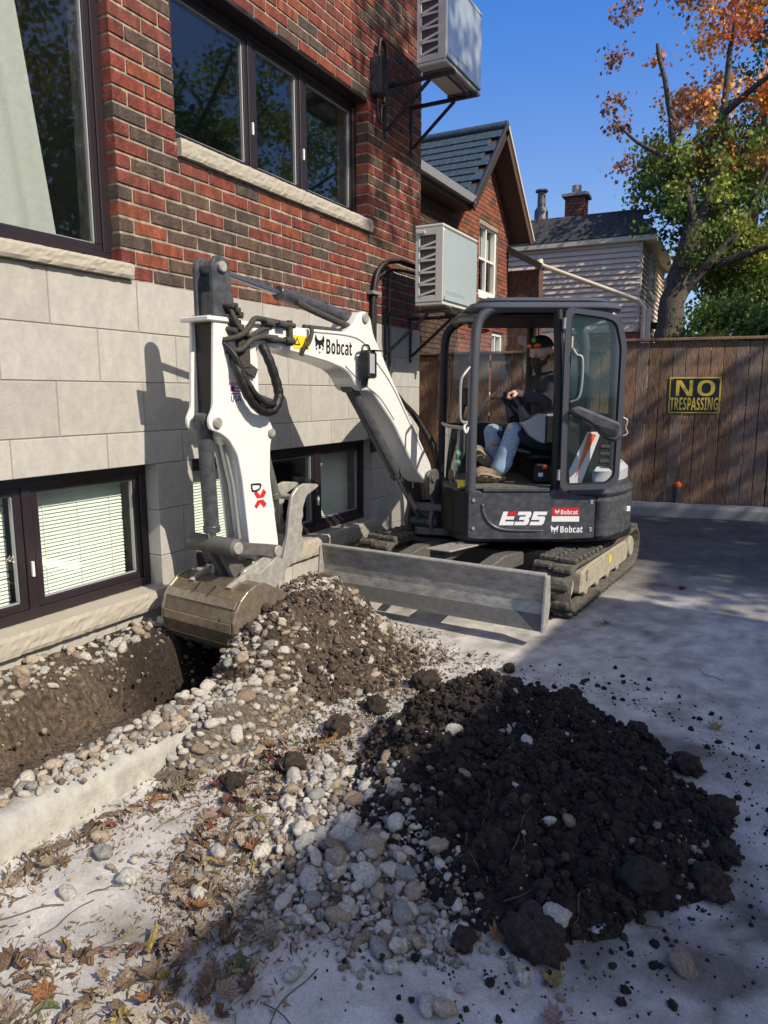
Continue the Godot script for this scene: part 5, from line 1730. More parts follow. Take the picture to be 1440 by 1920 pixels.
# ---------------------------------------------------------------- the mini excavator
var mach: Node3D
var TU: Transform3D   # undercarriage frame: x to the rear along the tracks
var TH: Transform3D   # house frame: x to the rear, z to its left side
var TB: Transform3D   # boom frame: x towards the machine, y up

func part(called: String, g: G, m: Material, frame: Transform3D) -> MeshInstance3D:
	return put(called, g.mesh(), m, mach, mach.transform.affine_inverse() * frame)

func excavator() -> void:
	mach = thing("mini_excavator", "white and dark grey mini excavator with open cab door digging beside the wall", "excavator", Vector3(5.75, 0, -1.93))
	TU = Transform3D(Basis().rotated(Vector3.UP, deg_to_rad(-4.0)), Vector3(5.80, 0, -1.93))
	TH = Transform3D(Basis().rotated(Vector3.UP, deg_to_rad(-61.9)), Vector3(5.75, 0, -1.93))
	TB = Transform3D(Basis().rotated(Vector3.UP, deg_to_rad(-7.0)), Vector3(5.45, 0, -2.5))
	undercarriage()
	house()
	cab()
	boom_and_arm()

func undercarriage() -> void:
	# one track, built along x, then a second
	var xf := -0.80
	var xr := 0.86
	var r := 0.15
	var path := []
	for i in 40: path.append(Vector2(lerpf(xf, xr, i / 40.0), r * 2 + 0.055 - 0.018 * sin(PI * i / 40.0)))
	for i in 16: path.append(Vector2(xr, r + 0.055) + Vector2(sin(PI * i / 16), cos(PI * i / 16)) * r)
	for i in 40: path.append(Vector2(lerpf(xr, xf, i / 40.0), 0.055))
	for i in 16: path.append(Vector2(xf, r + 0.055) - Vector2(sin(PI * i / 16), cos(PI * i / 16)) * r)
	var n := path.size()
	var lens := [0.0]
	for i in n: lens.append(lens[i] + path[i].distance_to(path[(i + 1) % n]))
	var lg := G.new()
	lg.box(Vector3(0, 0.017, 0.076), Vector3(0.056, 0.044, 0.135), 0.012)
	lg.box(Vector3(0.030, 0.017, -0.076), Vector3(0.056, 0.044, 0.135), 0.012)
	lg.box(Vector3(0.012, 0.008, 0), Vector3(0.05, 0.022, 0.06), 0.006)
	var lug := lg.mesh()
	for side in [-1, 1]:
		var zc: float = 0.735 * side
		var g := G.new()
		g.smooth(true)
		for i in n:
			var a: Vector2 = path[i]; var b: Vector2 = path[(i + 1) % n]
			var na: Vector2 = (path[(i + 1) % n] - path[(i + n - 1) % n]).normalized()
			var nb: Vector2 = (path[(i + 2) % n] - path[i]).normalized()
			na = Vector2(-na.y, na.x) * 0.024
			nb = Vector2(-nb.y, nb.x) * 0.024
			var w := 0.15
			var q := [Vector3(a.x, a.y, zc - w), Vector3(b.x, b.y, zc - w), Vector3(b.x, b.y, zc + w), Vector3(a.x, a.y, zc + w)]
			var A := Vector3(na.x, na.y, 0)
			var B := Vector3(nb.x, nb.y, 0)
			g.quad(q[3] + A, q[2] + B, q[1] + B, q[0] + A)
			g.quad(q[0], q[1], q[2], q[3])
			g.quad(q[3], q[2], q[2] + B, q[3] + A)
			g.quad(q[0] + A, q[1] + B, q[1], q[0])
		var tr := part("track", g, mats.rubber_track, TU)
		if side > 0: tr.set_meta("label", "dusty rubber track on the side facing the drive")
		var k := 0
		var total: float = lens[n]
		var count := 42
		for i in count:
			var s := total * i / count
			while k < n - 1 and lens[k + 1] < s: k += 1
			var f: float = (s - lens[k]) / maxf(1e-5, lens[k + 1] - lens[k])
			var p: Vector2 = path[k].lerp(path[(k + 1) % n], f)
			var d: Vector2 = (path[(k + 1) % n] - path[k]).normalized()
			var nn := Vector3(-d.y, d.x, 0)
			put("lug", lug, mats.rubber_track, tr, Transform3D(Basis(Vector3(d.x, d.y, 0), nn, Vector3(0, 0, 1)), Vector3(p.x, p.y, zc) + nn * 0.024))
		var fr := G.new()
		fr.prism(rounded(pv([-0.62, 0.11, 0.70, 0.11, 0.74, 0.16, 0.70, 0.285, 0.2, 0.305, -0.4, 0.30, -0.60, 0.27]), 0.03), zc - 0.09 + 0.03 * side, zc + 0.09 + 0.03 * side, 0.014)
		var tf := put("track_frame", fr.mesh(), mats.dusty_frame, tr)
		var ids := G.new()
		ids.cyl(Vector3(xf, r + 0.055, zc - 0.06), Vector3(xf, r + 0.055, zc + 0.06), 0.132, 24, 0.015)
		ids.cyl(Vector3(xf, r + 0.055, zc + side * 0.06), Vector3(xf, r + 0.055, zc + side * 0.10), 0.075, 16, 0.01)
		put("idler", ids.mesh(), mats.dusty_frame, tr)
		var sp := G.new()
		sp.cyl(Vector3(xr, r + 0.055, zc - 0.05), Vector3(xr, r + 0.055, zc + 0.05), 0.112, 24, 0.01)
		sp.cyl(Vector3(xr, r + 0.055, zc + side * 0.05), Vector3(xr, r + 0.055, zc + side * 0.12), 0.095, 20, 0.015)
		for i in 13: sp.box(Vector3(xr + cos(TAU * i / 13) * 0.118, r + 0.055 + sin(TAU * i / 13) * 0.118, zc), Vector3(0.04, 0.03, 0.05), 0.006, Basis().rotated(Vector3.BACK, TAU * i / 13))
		put("sprocket", sp.mesh(), mats.dusty_frame, tr)
		for x in [-0.42, -0.12, 0.18, 0.48]:
			var ro := G.new()
			ro.cyl(Vector3(x, 0.12, zc - 0.10), Vector3(x, 0.12, zc + 0.10), 0.06, 16, 0.01)
			put("roller", ro.mesh(), mats.dusty_frame, tr)
		if side > 0:
			boxes("yellow_tag", mats.decal_yellow, tr, [[Vector3(0.10, 0.205, zc + 0.121), Vector3(0.17, 0.26, zc + 0.1235)]], 0.0)
			boxes("frame_cover", mats.dusty_frame, tr, [[Vector3(-0.5, 0.19, zc + 0.1205), Vector3(0.02, 0.275, zc + 0.132)]], 0.006)
	var cg := G.new()
	cg.span(Vector3(-0.55, 0.2, -0.62), Vector3(0.55, 0.38, 0.62), 0.03)
	cg.cyl(Vector3(0, 0.36, 0), Vector3(0, 0.47, 0), 0.36, 28)
	part("car_body", cg, mats.machine_black, TU)
	# dozer blade
	var b := G.new()
	b.prism(pv([-1.520, 0.445, -1.508, 0.40, -1.500, 0.33, -1.502, 0.27, -1.518, 0.20, -1.552, 0.125, -1.530, 0.125, -1.498, 0.19, -1.482, 0.27, -1.480, 0.33, -1.488, 0.40, -1.495, 0.445]), -0.80, 0.90, 0.003, false)
	var bl := part("dozer_blade", b, mats.blade_steel, TU)
	var ce := G.new()
	ce.prism(pv([-1.556, 0.130, -1.566, 0.112, -1.532, 0.112, -1.524, 0.130, -1.516, 0.205, -1.523, 0.205]), -0.803, 0.903, 0.002)
	put("cutting_edge", ce.mesh(), mats.steel_dark, bl)
	for z in [-0.806, 0.906]:
		var se := G.new()
		se.prism(pv([-1.575, 0.108, -1.535, 0.45, -1.475, 0.45, -1.455, 0.27, -1.50, 0.108]), z - 0.009, z + 0.009, 0.003)
		put("end_plate", se.mesh(), mats.steel_worn, bl)
	var rl := G.new()
	rl.tube([Vector3(-1.505, 0.453, -0.80), Vector3(-1.505, 0.453, 0.90)], 0.017, 10)
	put("top_edge", rl.mesh(), mats.steel_worn, bl)
	for z in [-0.33, 0.33]:
		var ar := G.new()
		ar.prism(rounded(pv([-1.48, 0.20, -1.48, 0.34, -0.9, 0.40, -0.5, 0.36, -0.5, 0.26, -0.9, 0.28]), 0.03), z - 0.055, z + 0.055, 0.008)
		part("blade_arm", ar, mats.steel_dark, TU)
	var bc := G.new()
	bc.cyl(Vector3(-1.45, 0.30, 0), Vector3(-1.15, 0.38, 0), 0.025, 12)
	bc.cyl(Vector3(-1.2, 0.37, 0), Vector3(-0.55, 0.44, 0), 0.045, 14)
	part("blade_cylinder", bc, mats.steel_dark, TU)
	var cv := G.new()
	cv.box(Vector3(-0.95, 0.44, 0.02), Vector3(0.62, 0.012, 0.20), 0.003, Basis().rotated(Vector3.BACK, -0.08))
	part("cylinder_guard", cv, mats.steel_worn, TU)

func house() -> void:
	var deck := G.new()
	var outline := rounded(pv([-0.42, 0.70, 0.50, 0.71, 0.80, 0.60, 0.97, 0.36, 1.0, 0.0, 0.97, -0.36, 0.80, -0.62, 0.5, -0.74, -0.38, -0.74, -0.5, -0.45, -0.5, 0.5]), 0.12, 4)
	deck.plan(outline, 0.455, 0.52, 0.01, true)
	deck.plan(rounded(pv([-0.48, 0.68, 0.68, 0.68, 0.68, -0.70, -0.48, -0.70]), 0.1), 0.52, 0.845, 0.01)
	part("deck", deck, mats.machine_black, TH)
	# left side panel with a pressed swoosh and lower lip
	var sp := G.new()
	sp.prism(rounded(pv([-0.385, 0.492, -0.30, 0.480, 0.30, 0.478, 0.553, 0.490, 0.553, 0.800, 0.33, 0.832, 0.30, 0.853, 0.23, 0.853, 0.22, 0.832, -0.29, 0.832, -0.30, 0.842, -0.385, 0.842]), 0.014), 0.685, 0.733, 0.012)
	var panel := part("side_panel", sp, mats.machine_grey, TH)
	panel.set_meta("label", "dark grey side panel lettered with the model mark")
	var gv := G.new()
	gv.tube(curve([Vector3(-0.28, 0.75, 0.732), Vector3(-0.27, 0.68, 0.732), Vector3(-0.22, 0.60, 0.732), Vector3(-0.12, 0.555, 0.732), Vector3(0.10, 0.545, 0.732), Vector3(0.18, 0.548, 0.730)], 6), [0.004, 0.012, 0.013, 0.013, 0.013, 0.013, 0.013, 0.013, 0.013, 0.013, 0.013, 0.013, 0.013, 0.013, 0.013, 0.013, 0.013, 0.013, 0.013, 0.012, 0.012, 0.011, 0.011, 0.010, 0.010, 0.009, 0.008, 0.007, 0.006, 0.004, 0.002], 8)
	put("pressed_rib", gv.mesh(), mats.machine_grey, panel)
	for y in [0.565, 0.775]:
		rods("bolt", mats.galvanised, panel, [Vector3(-0.345, y, 0.73), Vector3(-0.345, y, 0.742)], 0.013, 10)
	for y in [0.53, 0.735]:
		var lt := G.new()
		lt.span(Vector3(0.512, y + 0.008, 0.730), Vector3(0.535, y + 0.042, 0.740), 0.003)
		put("latch", lt.mesh(), mats.galvanised, panel)
	var trim := G.new()
	trim.span(Vector3(-0.28, 0.834, 0.69), Vector3(0.215, 0.866, 0.742), 0.008)
	part("step_edge", trim, mats.machine_grey, TH)
	# counterweight
	var cw := G.new()
	var co := PackedVector2Array()
	co.append_array(pv([0.562, 0.733]))
	co.append_array(arc(Vector2(0.12, 0.0), 0.90, 0.98, -0.98, 26))
	co.append_array(pv([0.562, -0.733, 0.45, -0.4, 0.45, 0.4]))
	cw.plan(co, 0.485, 0.79, 0.022, true)
	part("counterweight", cw, mats.machine_grey, TH)
	var cl := G.new()
	var c2 := PackedVector2Array()
	c2.append_array(pv([0.36, 0.735]))
	c2.append_array(arc(Vector2(0.12, 0.0), 0.905, 0.96, -0.96, 26))
	c2.append_array(pv([0.36, -0.735, 0.3, -0.4, 0.3, 0.4]))
	cl.plan(c2, 0.792, 0.862, 0.03, true)
	part("counterweight_lip", cl, mats.machine_grey, TH)
	boxes("reflector", mats.decal_white, part_node("counterweight"), [[Vector3(0.862, 0.655, 0.495), Vector3(0.89, 0.695, 0.508)]], 0.002)  # white block painted in as a sun glint on the curved flank
	# engine bonnet: silver grey rear, dark side cover
	var en := G.new()
	var eo := PackedVector2Array()
	eo.append_array(pv([0.55, 0.66]))
	eo.append_array(arc(Vector2(0.12, 0.0), 0.86, 0.86, -0.86, 22))
	eo.append_array(pv([0.55, -0.66]))
	en.plan(eo, 0.864, 1.02, 0.04, true)
	part("rear_bonnet", en, mat("silver_panel", Color(0.44, 0.46, 0.48), 0.45, 0.1, {"tex": tex.soft, "s": 2.0}), TH)
	var ec := G.new()
	ec.span(Vector3(0.30, 0.866, -0.30), Vector3(0.72, 1.36, 0.625), 0.05)
	var cover := part("engine_cover", ec, mats.machine_black, TH)
	var s1 := G.new()
	s1.prism(pv([0.385, 0.885, 0.47, 0.885, 0.60, 1.27, 0.50, 1.27, 0.375, 0.98]), 0.6255, 0.628)
	put("white_stripe", s1.mesh(), mats.decal_white, cover)
	var s2 := G.new()
	s2.prism(pv([0.425, 0.93, 0.565, 1.25, 0.505, 1.262]), 0.629, 0.631)
	put("orange_stripe", s2.mesh(), mats.decal_orange, cover)
	for i in 5: boxes("vent_louvre", mats.machine_grey, cover, [[Vector3(0.60, 0.93 + 0.055 * i, 0.624), Vector3(0.70, 0.955 + 0.055 * i, 0.634)]], 0.004)
	var tl := G.new()
	tl.span(Vector3(0.715, 1.02, 0.50), Vector3(0.75, 1.24, 0.62), 0.01)
	part("rear_marker", tl, mats.decal_orange, TH)
	# lettering on the panel: model mark, maker's head and name, dealer plate
	var zf := 0.7335
	var sl := Transform3D(Basis(Vector3(1, 0, 0), Vector3(0.30, 1, 0), Vector3(0, 0, 1)), Vector3(-0.155, 0.588, zf))
	var shapes := {"E": [0, 0, 0.105, 0, 0.105, 0.028, 0.036, 0.028, 0.036, 0.042, 0.095, 0.042, 0.095, 0.066, 0.036, 0.066, 0.036, 0.102, 0, 0.102], "3": [0, 0, 0.088, 0, 0.1, 0.012, 0.1, 0.04, 0.09, 0.05, 0.1, 0.06, 0.1, 0.09, 0.088, 0.102, 0, 0.102, 0, 0.076, 0.062, 0.076, 0.062, 0.064, 0.022, 0.064, 0.022, 0.040, 0.062, 0.040, 0.062, 0.026, 0, 0.026], "5": [0, 0, 0.088, 0, 0.1, 0.012, 0.1, 0.054, 0.088, 0.066, 0.036, 0.066, 0.036, 0.076, 0.1, 0.076, 0.1, 0.102, 0, 0.102, 0, 0.040, 0.062, 0.040, 0.062, 0.026, 0, 0.026]}
	var ox := 0.0
	for key in ["E", "3", "5"]:
		var lg := G.new()
		lg.prism(pv(shapes[key]), 0, 0.002)
		put("model_mark", lg.mesh(), mats.decal_white, panel, sl * Transform3D(Basis(), Vector3(ox, 0, 0)))
		ox += 0.113
	boxes("red_mark", mats.decal_red, panel, [[Vector3(0.040, 0.070, 0.0), Vector3(0.098, 0.102, 0.002)]], 0.0, sl)
	boxes("dealer_plate", mats.decal_white, panel, [[Vector3(0.235, 0.615, zf - 0.001), Vector3(0.438, 0.655, zf + 0.001)]], 0.0)
	var dp := boxes("dealer_plate", mats.decal_red, panel, [[Vector3(0.235, 0.657, zf - 0.001), Vector3(0.438, 0.718, zf + 0.001)]], 0.0)
	words("plate_lettering", "Bobcat", 0.046, mats.decal_white, dp, Transform3D(Basis(), Vector3(0.362, 0.685, zf + 0.002)), "Droid Sans", 700, 0.85, 0.001)
	cat_head(dp, mats.decal_white, Transform3D(Basis().scaled(Vector3(0.035, 0.042, 1)), Vector3(0.272, 0.687, zf + 0.0015)))
	cat_head(panel, mats.decal_white, Transform3D(Basis().scaled(Vector3(0.058, 0.066, 1)), Vector3(0.258, 0.556, zf)))
	words("maker_name", "Bobcat", 0.066, mats.decal_white, panel, Transform3D(Basis(), Vector3(0.383, 0.555, zf)), "Droid Sans", 700, 0.78, 0.002)
	# grab bar bracket, front corner
	var fc := G.new()
	fc.plan(rounded(pv([-0.54, 0.45, -0.40, 0.70, -0.30, 0.70, -0.3, -0.36, -0.54, -0.36]), 0.05), 0.50, 0.852, 0.012)
	var corner := part("front_corner", fc, mats.machine_black, TH)
	for q in [[-0.45, 0.70, 0.61], [-0.43, 0.62, 0.64], [-0.455, 0.58, 0.60]]:
		boxes("switch", mats.decal_white, corner, [[Vector3(q[0] - 0.012, q[1], q[2]), Vector3(q[0] + 0.012, q[1] + 0.03, q[2] + 0.012)]], 0.003)

func part_node(called: String) -> Node3D:
	return mach.get_node(called) as Node3D

func cat_head(parent: Node, m: Material, xf: Transform3D) -> void:   # the maker's animal head mark, one unit wide
	var g := G.new()
	for sd in [-1.0, 1.0]:
		g.prism(pv([0.06 * sd, 0.2, 0.22 * sd, 0.24, 0.42 * sd, 0.5, 0.50 * sd, 0.22, 0.40 * sd, 0.0, 0.46 * sd, -0.12, 0.33 * sd, -0.16, 0.22 * sd, -0.02, 0.08 * sd, -0.06]), 0, 0.002)
		g.prism(pv([0.30 * sd, -0.20, 0.42 * sd, -0.22, 0.34 * sd, -0.32, 0.24 * sd, -0.28]), 0, 0.002)
	g.prism(pv([-0.05, 0.2, 0.05, 0.2, 0.07, -0.05, 0.13, -0.2, 0.0, -0.26, -0.13, -0.2, -0.07, -0.05]), 0, 0.002)
	g.prism(pv([-0.09, -0.40, 0.09, -0.40, 0.0, -0.50]), 0, 0.002)
	put("maker_mark", g.mesh(), m, parent, xf)

func cab() -> void:
	var c: Material = mats.cab_grey
	# roof
	var rf := G.new()
	var ro := rounded(pv([-0.40, 0.60, -0.26, 0.70, 0.60, 0.69, 0.74, 0.58, 0.74, -0.24, 0.62, -0.35, -0.28, -0.35, -0.42, -0.22]), 0.10, 4)
	rf.plan(ro, 2.125, 2.195, 0.03, true)
	var r2 := PackedVector2Array()
	for p in ro: r2.append((p - Vector2(0.16, 0.17)) * 0.86 + Vector2(0.16, 0.17))
	rf.plan(r2, 2.19, 2.235, 0.022, true)
	var roof := part("cab_roof", rf, c, TH)
	boxes("roof_lining", mats.machine_black, roof, [[Vector3(-0.30, 2.095, -0.28), Vector3(0.66, 2.124, 0.60)]], 0.01)
	# pillars and rails: [name, points, radius]
	var sweep := func(called: String, pts: Array, r: float, fl: Vector2, m: Material) -> MeshInstance3D:
		var g := G.new()
		g.tube(curve(pts, 5), r, 10, true, fl)
		return part(called, g, m, TH)
	sweep.call("door_post", [Vector3(-0.365, 0.84, 0.69), Vector3(-0.362, 1.4, 0.69), Vector3(-0.352, 1.85, 0.675), Vector3(-0.33, 2.05, 0.655), Vector3(-0.25, 2.135, 0.64), Vector3(-0.1, 2.165, 0.645)], 0.05, Vector2(0.75, 1.0), c)
	sweep.call("front_post", [Vector3(-0.50, 0.84, -0.29), Vector3(-0.50, 1.5, -0.29), Vector3(-0.49, 1.94, -0.285), Vector3(-0.45, 2.08, -0.28), Vector3(-0.34, 2.16, -0.27)], 0.036, Vector2(1, 1), mats.machine_black)
	sweep.call("windscreen_header", [Vector3(-0.40, 2.13, -0.28), Vector3(-0.43, 2.12, 0.1), Vector3(-0.41, 2.11, 0.42), Vector3(-0.33, 2.09, 0.63)], 0.032, Vector2(1, 1), c)
	sweep.call("rear_door_post", [Vector3(0.262, 0.84, 0.69), Vector3(0.262, 1.6, 0.685), Vector3(0.245, 2.14, 0.65)], 0.044, Vector2(0.8, 1.0), mats.machine_black)
	sweep.call("rear_post", [Vector3(0.70, 0.86, 0.60), Vector3(0.70, 1.6, 0.60), Vector3(0.69, 2.0, 0.585), Vector3(0.62, 2.14, 0.57)], 0.045, Vector2(1, 1), c)
	sweep.call("rear_post", [Vector3(0.70, 0.86, -0.29), Vector3(0.70, 1.6, -0.29), Vector3(0.69, 2.0, -0.28), Vector3(0.62, 2.14, -0.27)], 0.045, Vector2(1, 1), c)
	sweep.call("far_middle_post", [Vector3(0.24, 0.86, -0.31), Vector3(0.24, 2.14, -0.30)], 0.03, Vector2(1, 1), mats.machine_black)
	sweep.call("windscreen_sill", [Vector3(-0.50, 1.30, -0.28), Vector3(-0.51, 1.30, 0.1), Vector3(-0.49, 1.30, 0.42), Vector3(-0.39, 1.30, 0.66)], 0.014, Vector2(1, 1), mats.galvanised)
	var lowp := G.new()
	lowp.span(Vector3(-0.48, 0.852, -0.33), Vector3(0.70, 1.30, -0.30), 0.008)
	lowp.span(Vector3(0.66, 0.866, -0.29), Vector3(0.70, 1.40, 0.57), 0.008)
	part("cab_lower_wall", lowp, mats.machine_black, TH)
	# panes
	var pane := func(called: String, a: Vector3, b: Vector3, cc: Vector3, d: Vector3) -> void:
		var g := G.new()
		g.smooth(false)
		g.quad(a, b, cc, d)
		part(called, g, mats.cab_glass, TH)
	pane.call("far_window", Vector3(-0.48, 1.30, -0.315), Vector3(0.66, 1.30, -0.315), Vector3(0.64, 2.12, -0.305), Vector3(-0.42, 2.10, -0.305))
	pane.call("rear_window", Vector3(0.70, 1.40, 0.57), Vector3(0.70, 1.40, -0.27), Vector3(0.68, 2.08, -0.26), Vector3(0.68, 2.08, 0.55))
	pane.call("quarter_window", Vector3(0.31, 1.38, 0.665), Vector3(0.66, 1.38, 0.62), Vector3(0.64, 2.1, 0.60), Vector3(0.29, 2.1, 0.645))
	var lg := G.new()
	lg.smooth(true)
	var fp := [Vector2(-0.495, -0.27), Vector2(-0.505, 0.1), Vector2(-0.49, 0.40), Vector2(-0.455, 0.55), Vector2(-0.405, 0.65)]
	for i in 4: lg.quad(Vector3(fp[i].x, 0.86, fp[i].y), Vector3(fp[i + 1].x, 0.86, fp[i + 1].y), Vector3(fp[i + 1].x, 1.29, fp[i + 1].y), Vector3(fp[i].x, 1.29, fp[i].y))
	part("lower_windscreen", lg, mats.cab_glass, TH)
	for q in [[-0.47, 1.02], [-0.47, 1.09]]:
		var hp := G.new()
		hp.ball(Vector3(q[0] + 0.03, q[1], 0.42), Vector3(0.03, 0.03, 0.03), 10, 6)
		part("hydraulic_fitting", hp, mat("fitting_green", Color(0.03, 0.16, 0.10), 0.4), TH)
	# yellow tag, handles
	var yt := G.new()
	yt.box(Vector3(-0.435, 0.885, 0.668), Vector3(0.055, 0.058, 0.004), 0.0, Basis().rotated(Vector3.UP, -0.6))
	part("yellow_tag", yt, mats.decal_yellow, TH)
	var gh := G.new()
	gh.tube(curve([Vector3(-0.385, 1.74, 0.70), Vector3(-0.43, 1.69, 0.745), Vector3(-0.455, 1.64, 0.76), Vector3(-0.46, 1.5, 0.76), Vector3(-0.455, 1.37, 0.76), Vector3(-0.43, 1.345, 0.745), Vector3(-0.40, 1.345, 0.71)], 4), 0.011, 8)
	part("grab_handle", gh, mats.galvanised, TH)
	var wi := G.new()
	wi.tube(curve([Vector3(-0.405, 1.345, 0.72), Vector3(-0.425, 1.31, 0.73), Vector3(-0.41, 1.27, 0.73), Vector3(-0.395, 1.31, 0.73)], 4), 0.009, 8)
	part("door_hook", wi, mats.decal_white, TH)
	# open door, swung back flat against the cab's rear quarter
	var TD := TH * Transform3D(Basis().rotated(Vector3.UP, deg_to_rad(-3.0)), Vector3(0.275, 0, 0.765))
	var out := rounded(pv([0.0, 0.855, 0.36, 0.868, 0.42, 0.93, 0.425, 1.90, 0.375, 2.075, 0.29, 2.11, 0.02, 2.145, -0.005, 2.12]), 0.05, 5)
	var inn := PackedVector2Array()
	for p in out:
		inn.append((p - Vector2(0.21, 1.49)) * Vector2(0.83, 0.94) + Vector2(0.213, 1.49))
	var dg := G.new()
	ring(dg, out, inn, -0.02, 0.022)
	var door := part("cab_door", dg, c, TD)
	var sg := G.new()
	var in2 := PackedVector2Array()
	for p in inn: in2.append((p - Vector2(0.215, 1.49)) * Vector2(0.955, 0.983) + Vector2(0.215, 1.49))
	ring(sg, inn, in2, -0.014, 0.014)
	put("window_seal", sg.mesh(), mats.black_rubber, door)
	var gl := G.new()
	gl.smooth(false)
	var tr := Geometry2D.triangulate_polygon(in2)
	for i in range(0, tr.size(), 3): gl.tri(Vector3(in2[tr[i]].x, in2[tr[i]].y, 0), Vector3(in2[tr[i + 1]].x, in2[tr[i + 1]].y, 0), Vector3(in2[tr[i + 2]].x, in2[tr[i + 2]].y, 0))
	put("pane", gl.mesh(), mats.cab_glass, door)
	var hb := G.new()
	hb.tube(curve([Vector3(0.055, 1.86, 0.02), Vector3(0.075, 1.82, 0.045), Vector3(0.115, 1.79, 0.05), Vector3(0.118, 1.62, 0.05), Vector3(0.10, 1.52, 0.045), Vector3(0.05, 1.49, 0.02)], 5), 0.009, 8)
	put("inner_handle", hb.mesh(), mats.galvanised, door)
	for y in [0.93, 2.0]:
		var hg := G.new()
		hg.cyl(Vector3(-0.012, y, 0.012), Vector3(-0.012, y + 0.075, 0.012), 0.013, 10)
		put("hinge", hg.mesh(), mats.galvanised, door)
	# padded arm trim slanting across the door
	var ap := G.new()
	ap.prism(rounded(pv([0.045, 1.445, 0.10, 1.465, 0.40, 1.345, 0.415, 1.25, 0.37, 1.205, 0.28, 1.235, 0.20, 1.33, 0.05, 1.415]), 0.02), 0.022, 0.075, 0.018)
	put("arm_trim", ap.mesh(), mats.machine_grey, door)
	ap = G.new()
	ap.prism(rounded(pv([0.22, 1.335, 0.37, 1.29, 0.375, 1.255, 0.30, 1.262]), 0.01), 0.0755, 0.085, 0.004)
	put("latch_cover", ap.mesh(), mats.machine_black, door)
	ap = G.new()
	ap.tube(curve([Vector3(0.425, 1.38, 0.02), Vector3(0.455, 1.36, 0.02), Vector3(0.445, 1.31, 0.02), Vector3(0.46, 1.27, 0.02), Vector3(0.43, 1.25, 0.02)], 4), 0.008, 6)
	put("door_catch", ap.mesh(), mats.galvanised, door)
	# inside the cab
	var fl := G.new()
	fl.span(Vector3(-0.44, 0.85, -0.29), Vector3(0.30, 0.868, 0.685), 0.004)
	part("floor_mat", fl, mat("dusty_mat", Color(0.26, 0.225, 0.165), 0.95, 0, {"tex": tex.worn, "s": 4.0}), TH)
	var se := G.new()
	se.span(Vector3(0.14, 0.87, -0.12), Vector3(0.56, 1.02, 0.52), 0.02)
	se.span(Vector3(0.10, 1.02, -0.02), Vector3(0.52, 1.12, 0.44), 0.04)
	se.box(Vector3(0.51, 1.40, 0.21), Vector3(0.12, 0.62, 0.44), 0.045, Basis().rotated(Vector3.BACK, -0.12))
	var seat := part("seat", se, mats.machine_black, TH)
	boxes("label_plate", mats.decal_orange, seat, [[Vector3(0.20, 0.985, 0.5205), Vector3(0.235, 1.015, 0.523)]], 0.0)
	boxes("label_plate", mats.decal_white, seat, [[Vector3(0.17, 0.925, 0.5205), Vector3(0.205, 0.955, 0.523)]], 0.0)
	for w in [0.52, -0.08]:
		var co := G.new()
		co.prism(rounded(pv([0.02, 1.335, 0.09, 1.235, 0.17, 1.185, 0.34, 1.185, 0.34, 1.40, 0.18, 1.40, 0.16, 1.405]), 0.015), w - 0.07, w + 0.07, 0.012)
		var cn := part("control_console", co, mat("console_grey", Color(0.33, 0.33, 0.33), 0.6) if w > 0 else mats.machine_black, TH)
		var cb := G.new()
		cb.span(Vector3(0.185, 1.18, w - 0.073), Vector3(0.40, 1.395, w + 0.073), 0.012)
		put("console_side", cb.mesh(), mats.machine_black, cn)
		var bo := G.new()
		var pts := []
		var rr := []
		for i in 11:
			pts.append(Vector3(0.065, 1.365, w).lerp(Vector3(0.018, 1.455, w), i / 10.0))
			rr.append(lerpf(0.052, 0.02, i / 10.0) + (0.005 if i % 2 else -0.003))
		bo.tube(pts, rr, 12)
		put("lever_boot", bo.mesh(), mats.machine_grey, cn)
		rods("joystick", mats.machine_grey, cn, [Vector3(0.018, 1.45, w), Vector3(-0.02, 1.515, w), Vector3(-0.035, 1.55, w)], [0.013, 0.016, 0.02], 10)
		var am := G.new()
		am.box(Vector3(0.145, 1.495, w + 0.012), Vector3(0.17, 0.055, 0.09), 0.02, Basis().rotated(Vector3.BACK, -0.08))
		put("armrest", am.mesh(), mats.machine_black, cn)
		rods("armrest_post", mats.machine_black, cn, [Vector3(0.17, 1.38, w), Vector3(0.17, 1.48, w)], 0.014, 8)
	for w in [0.30, 0.12]:
		var lv := G.new()
		lv.tube(curve([Vector3(0.12, 1.10, w + 0.13), Vector3(0.0, 1.13, w + 0.12), Vector3(-0.13, 1.165, w + 0.1)], 4), 0.011, 8)
		var t := part("travel_lever", lv, mats.steel_dark, TH)
		var kn := G.new()
		kn.ball(Vector3(-0.155, 1.17, w + 0.098), Vector3(0.034, 0.019, 0.02), 12, 8)
		put("knob", kn.mesh(), mat("lever_knob", Color(0.36, 0.16, 0.10), 0.5), t)
	var mn := G.new()
	mn.box(Vector3(-0.33, 1.52, -0.18), Vector3(0.05, 0.15, 0.16), 0.015, Basis().rotated(Vector3.UP, 0.4))
	mn.tube([Vector3(-0.33, 1.45, -0.18), Vector3(-0.36, 1.28, -0.2)], 0.015, 8)
	part("monitor", mn, mats.machine_black, TH)
	var mi := G.new()
	mi.ball(Vector3(-0.24, 2.04, 0.12), Vector3(0.075, 0.018, 0.03), 14, 8)
	part("interior_mirror", mi, mat("amber_mirror", Color(0.45, 0.13, 0.06), 0.3), TH)

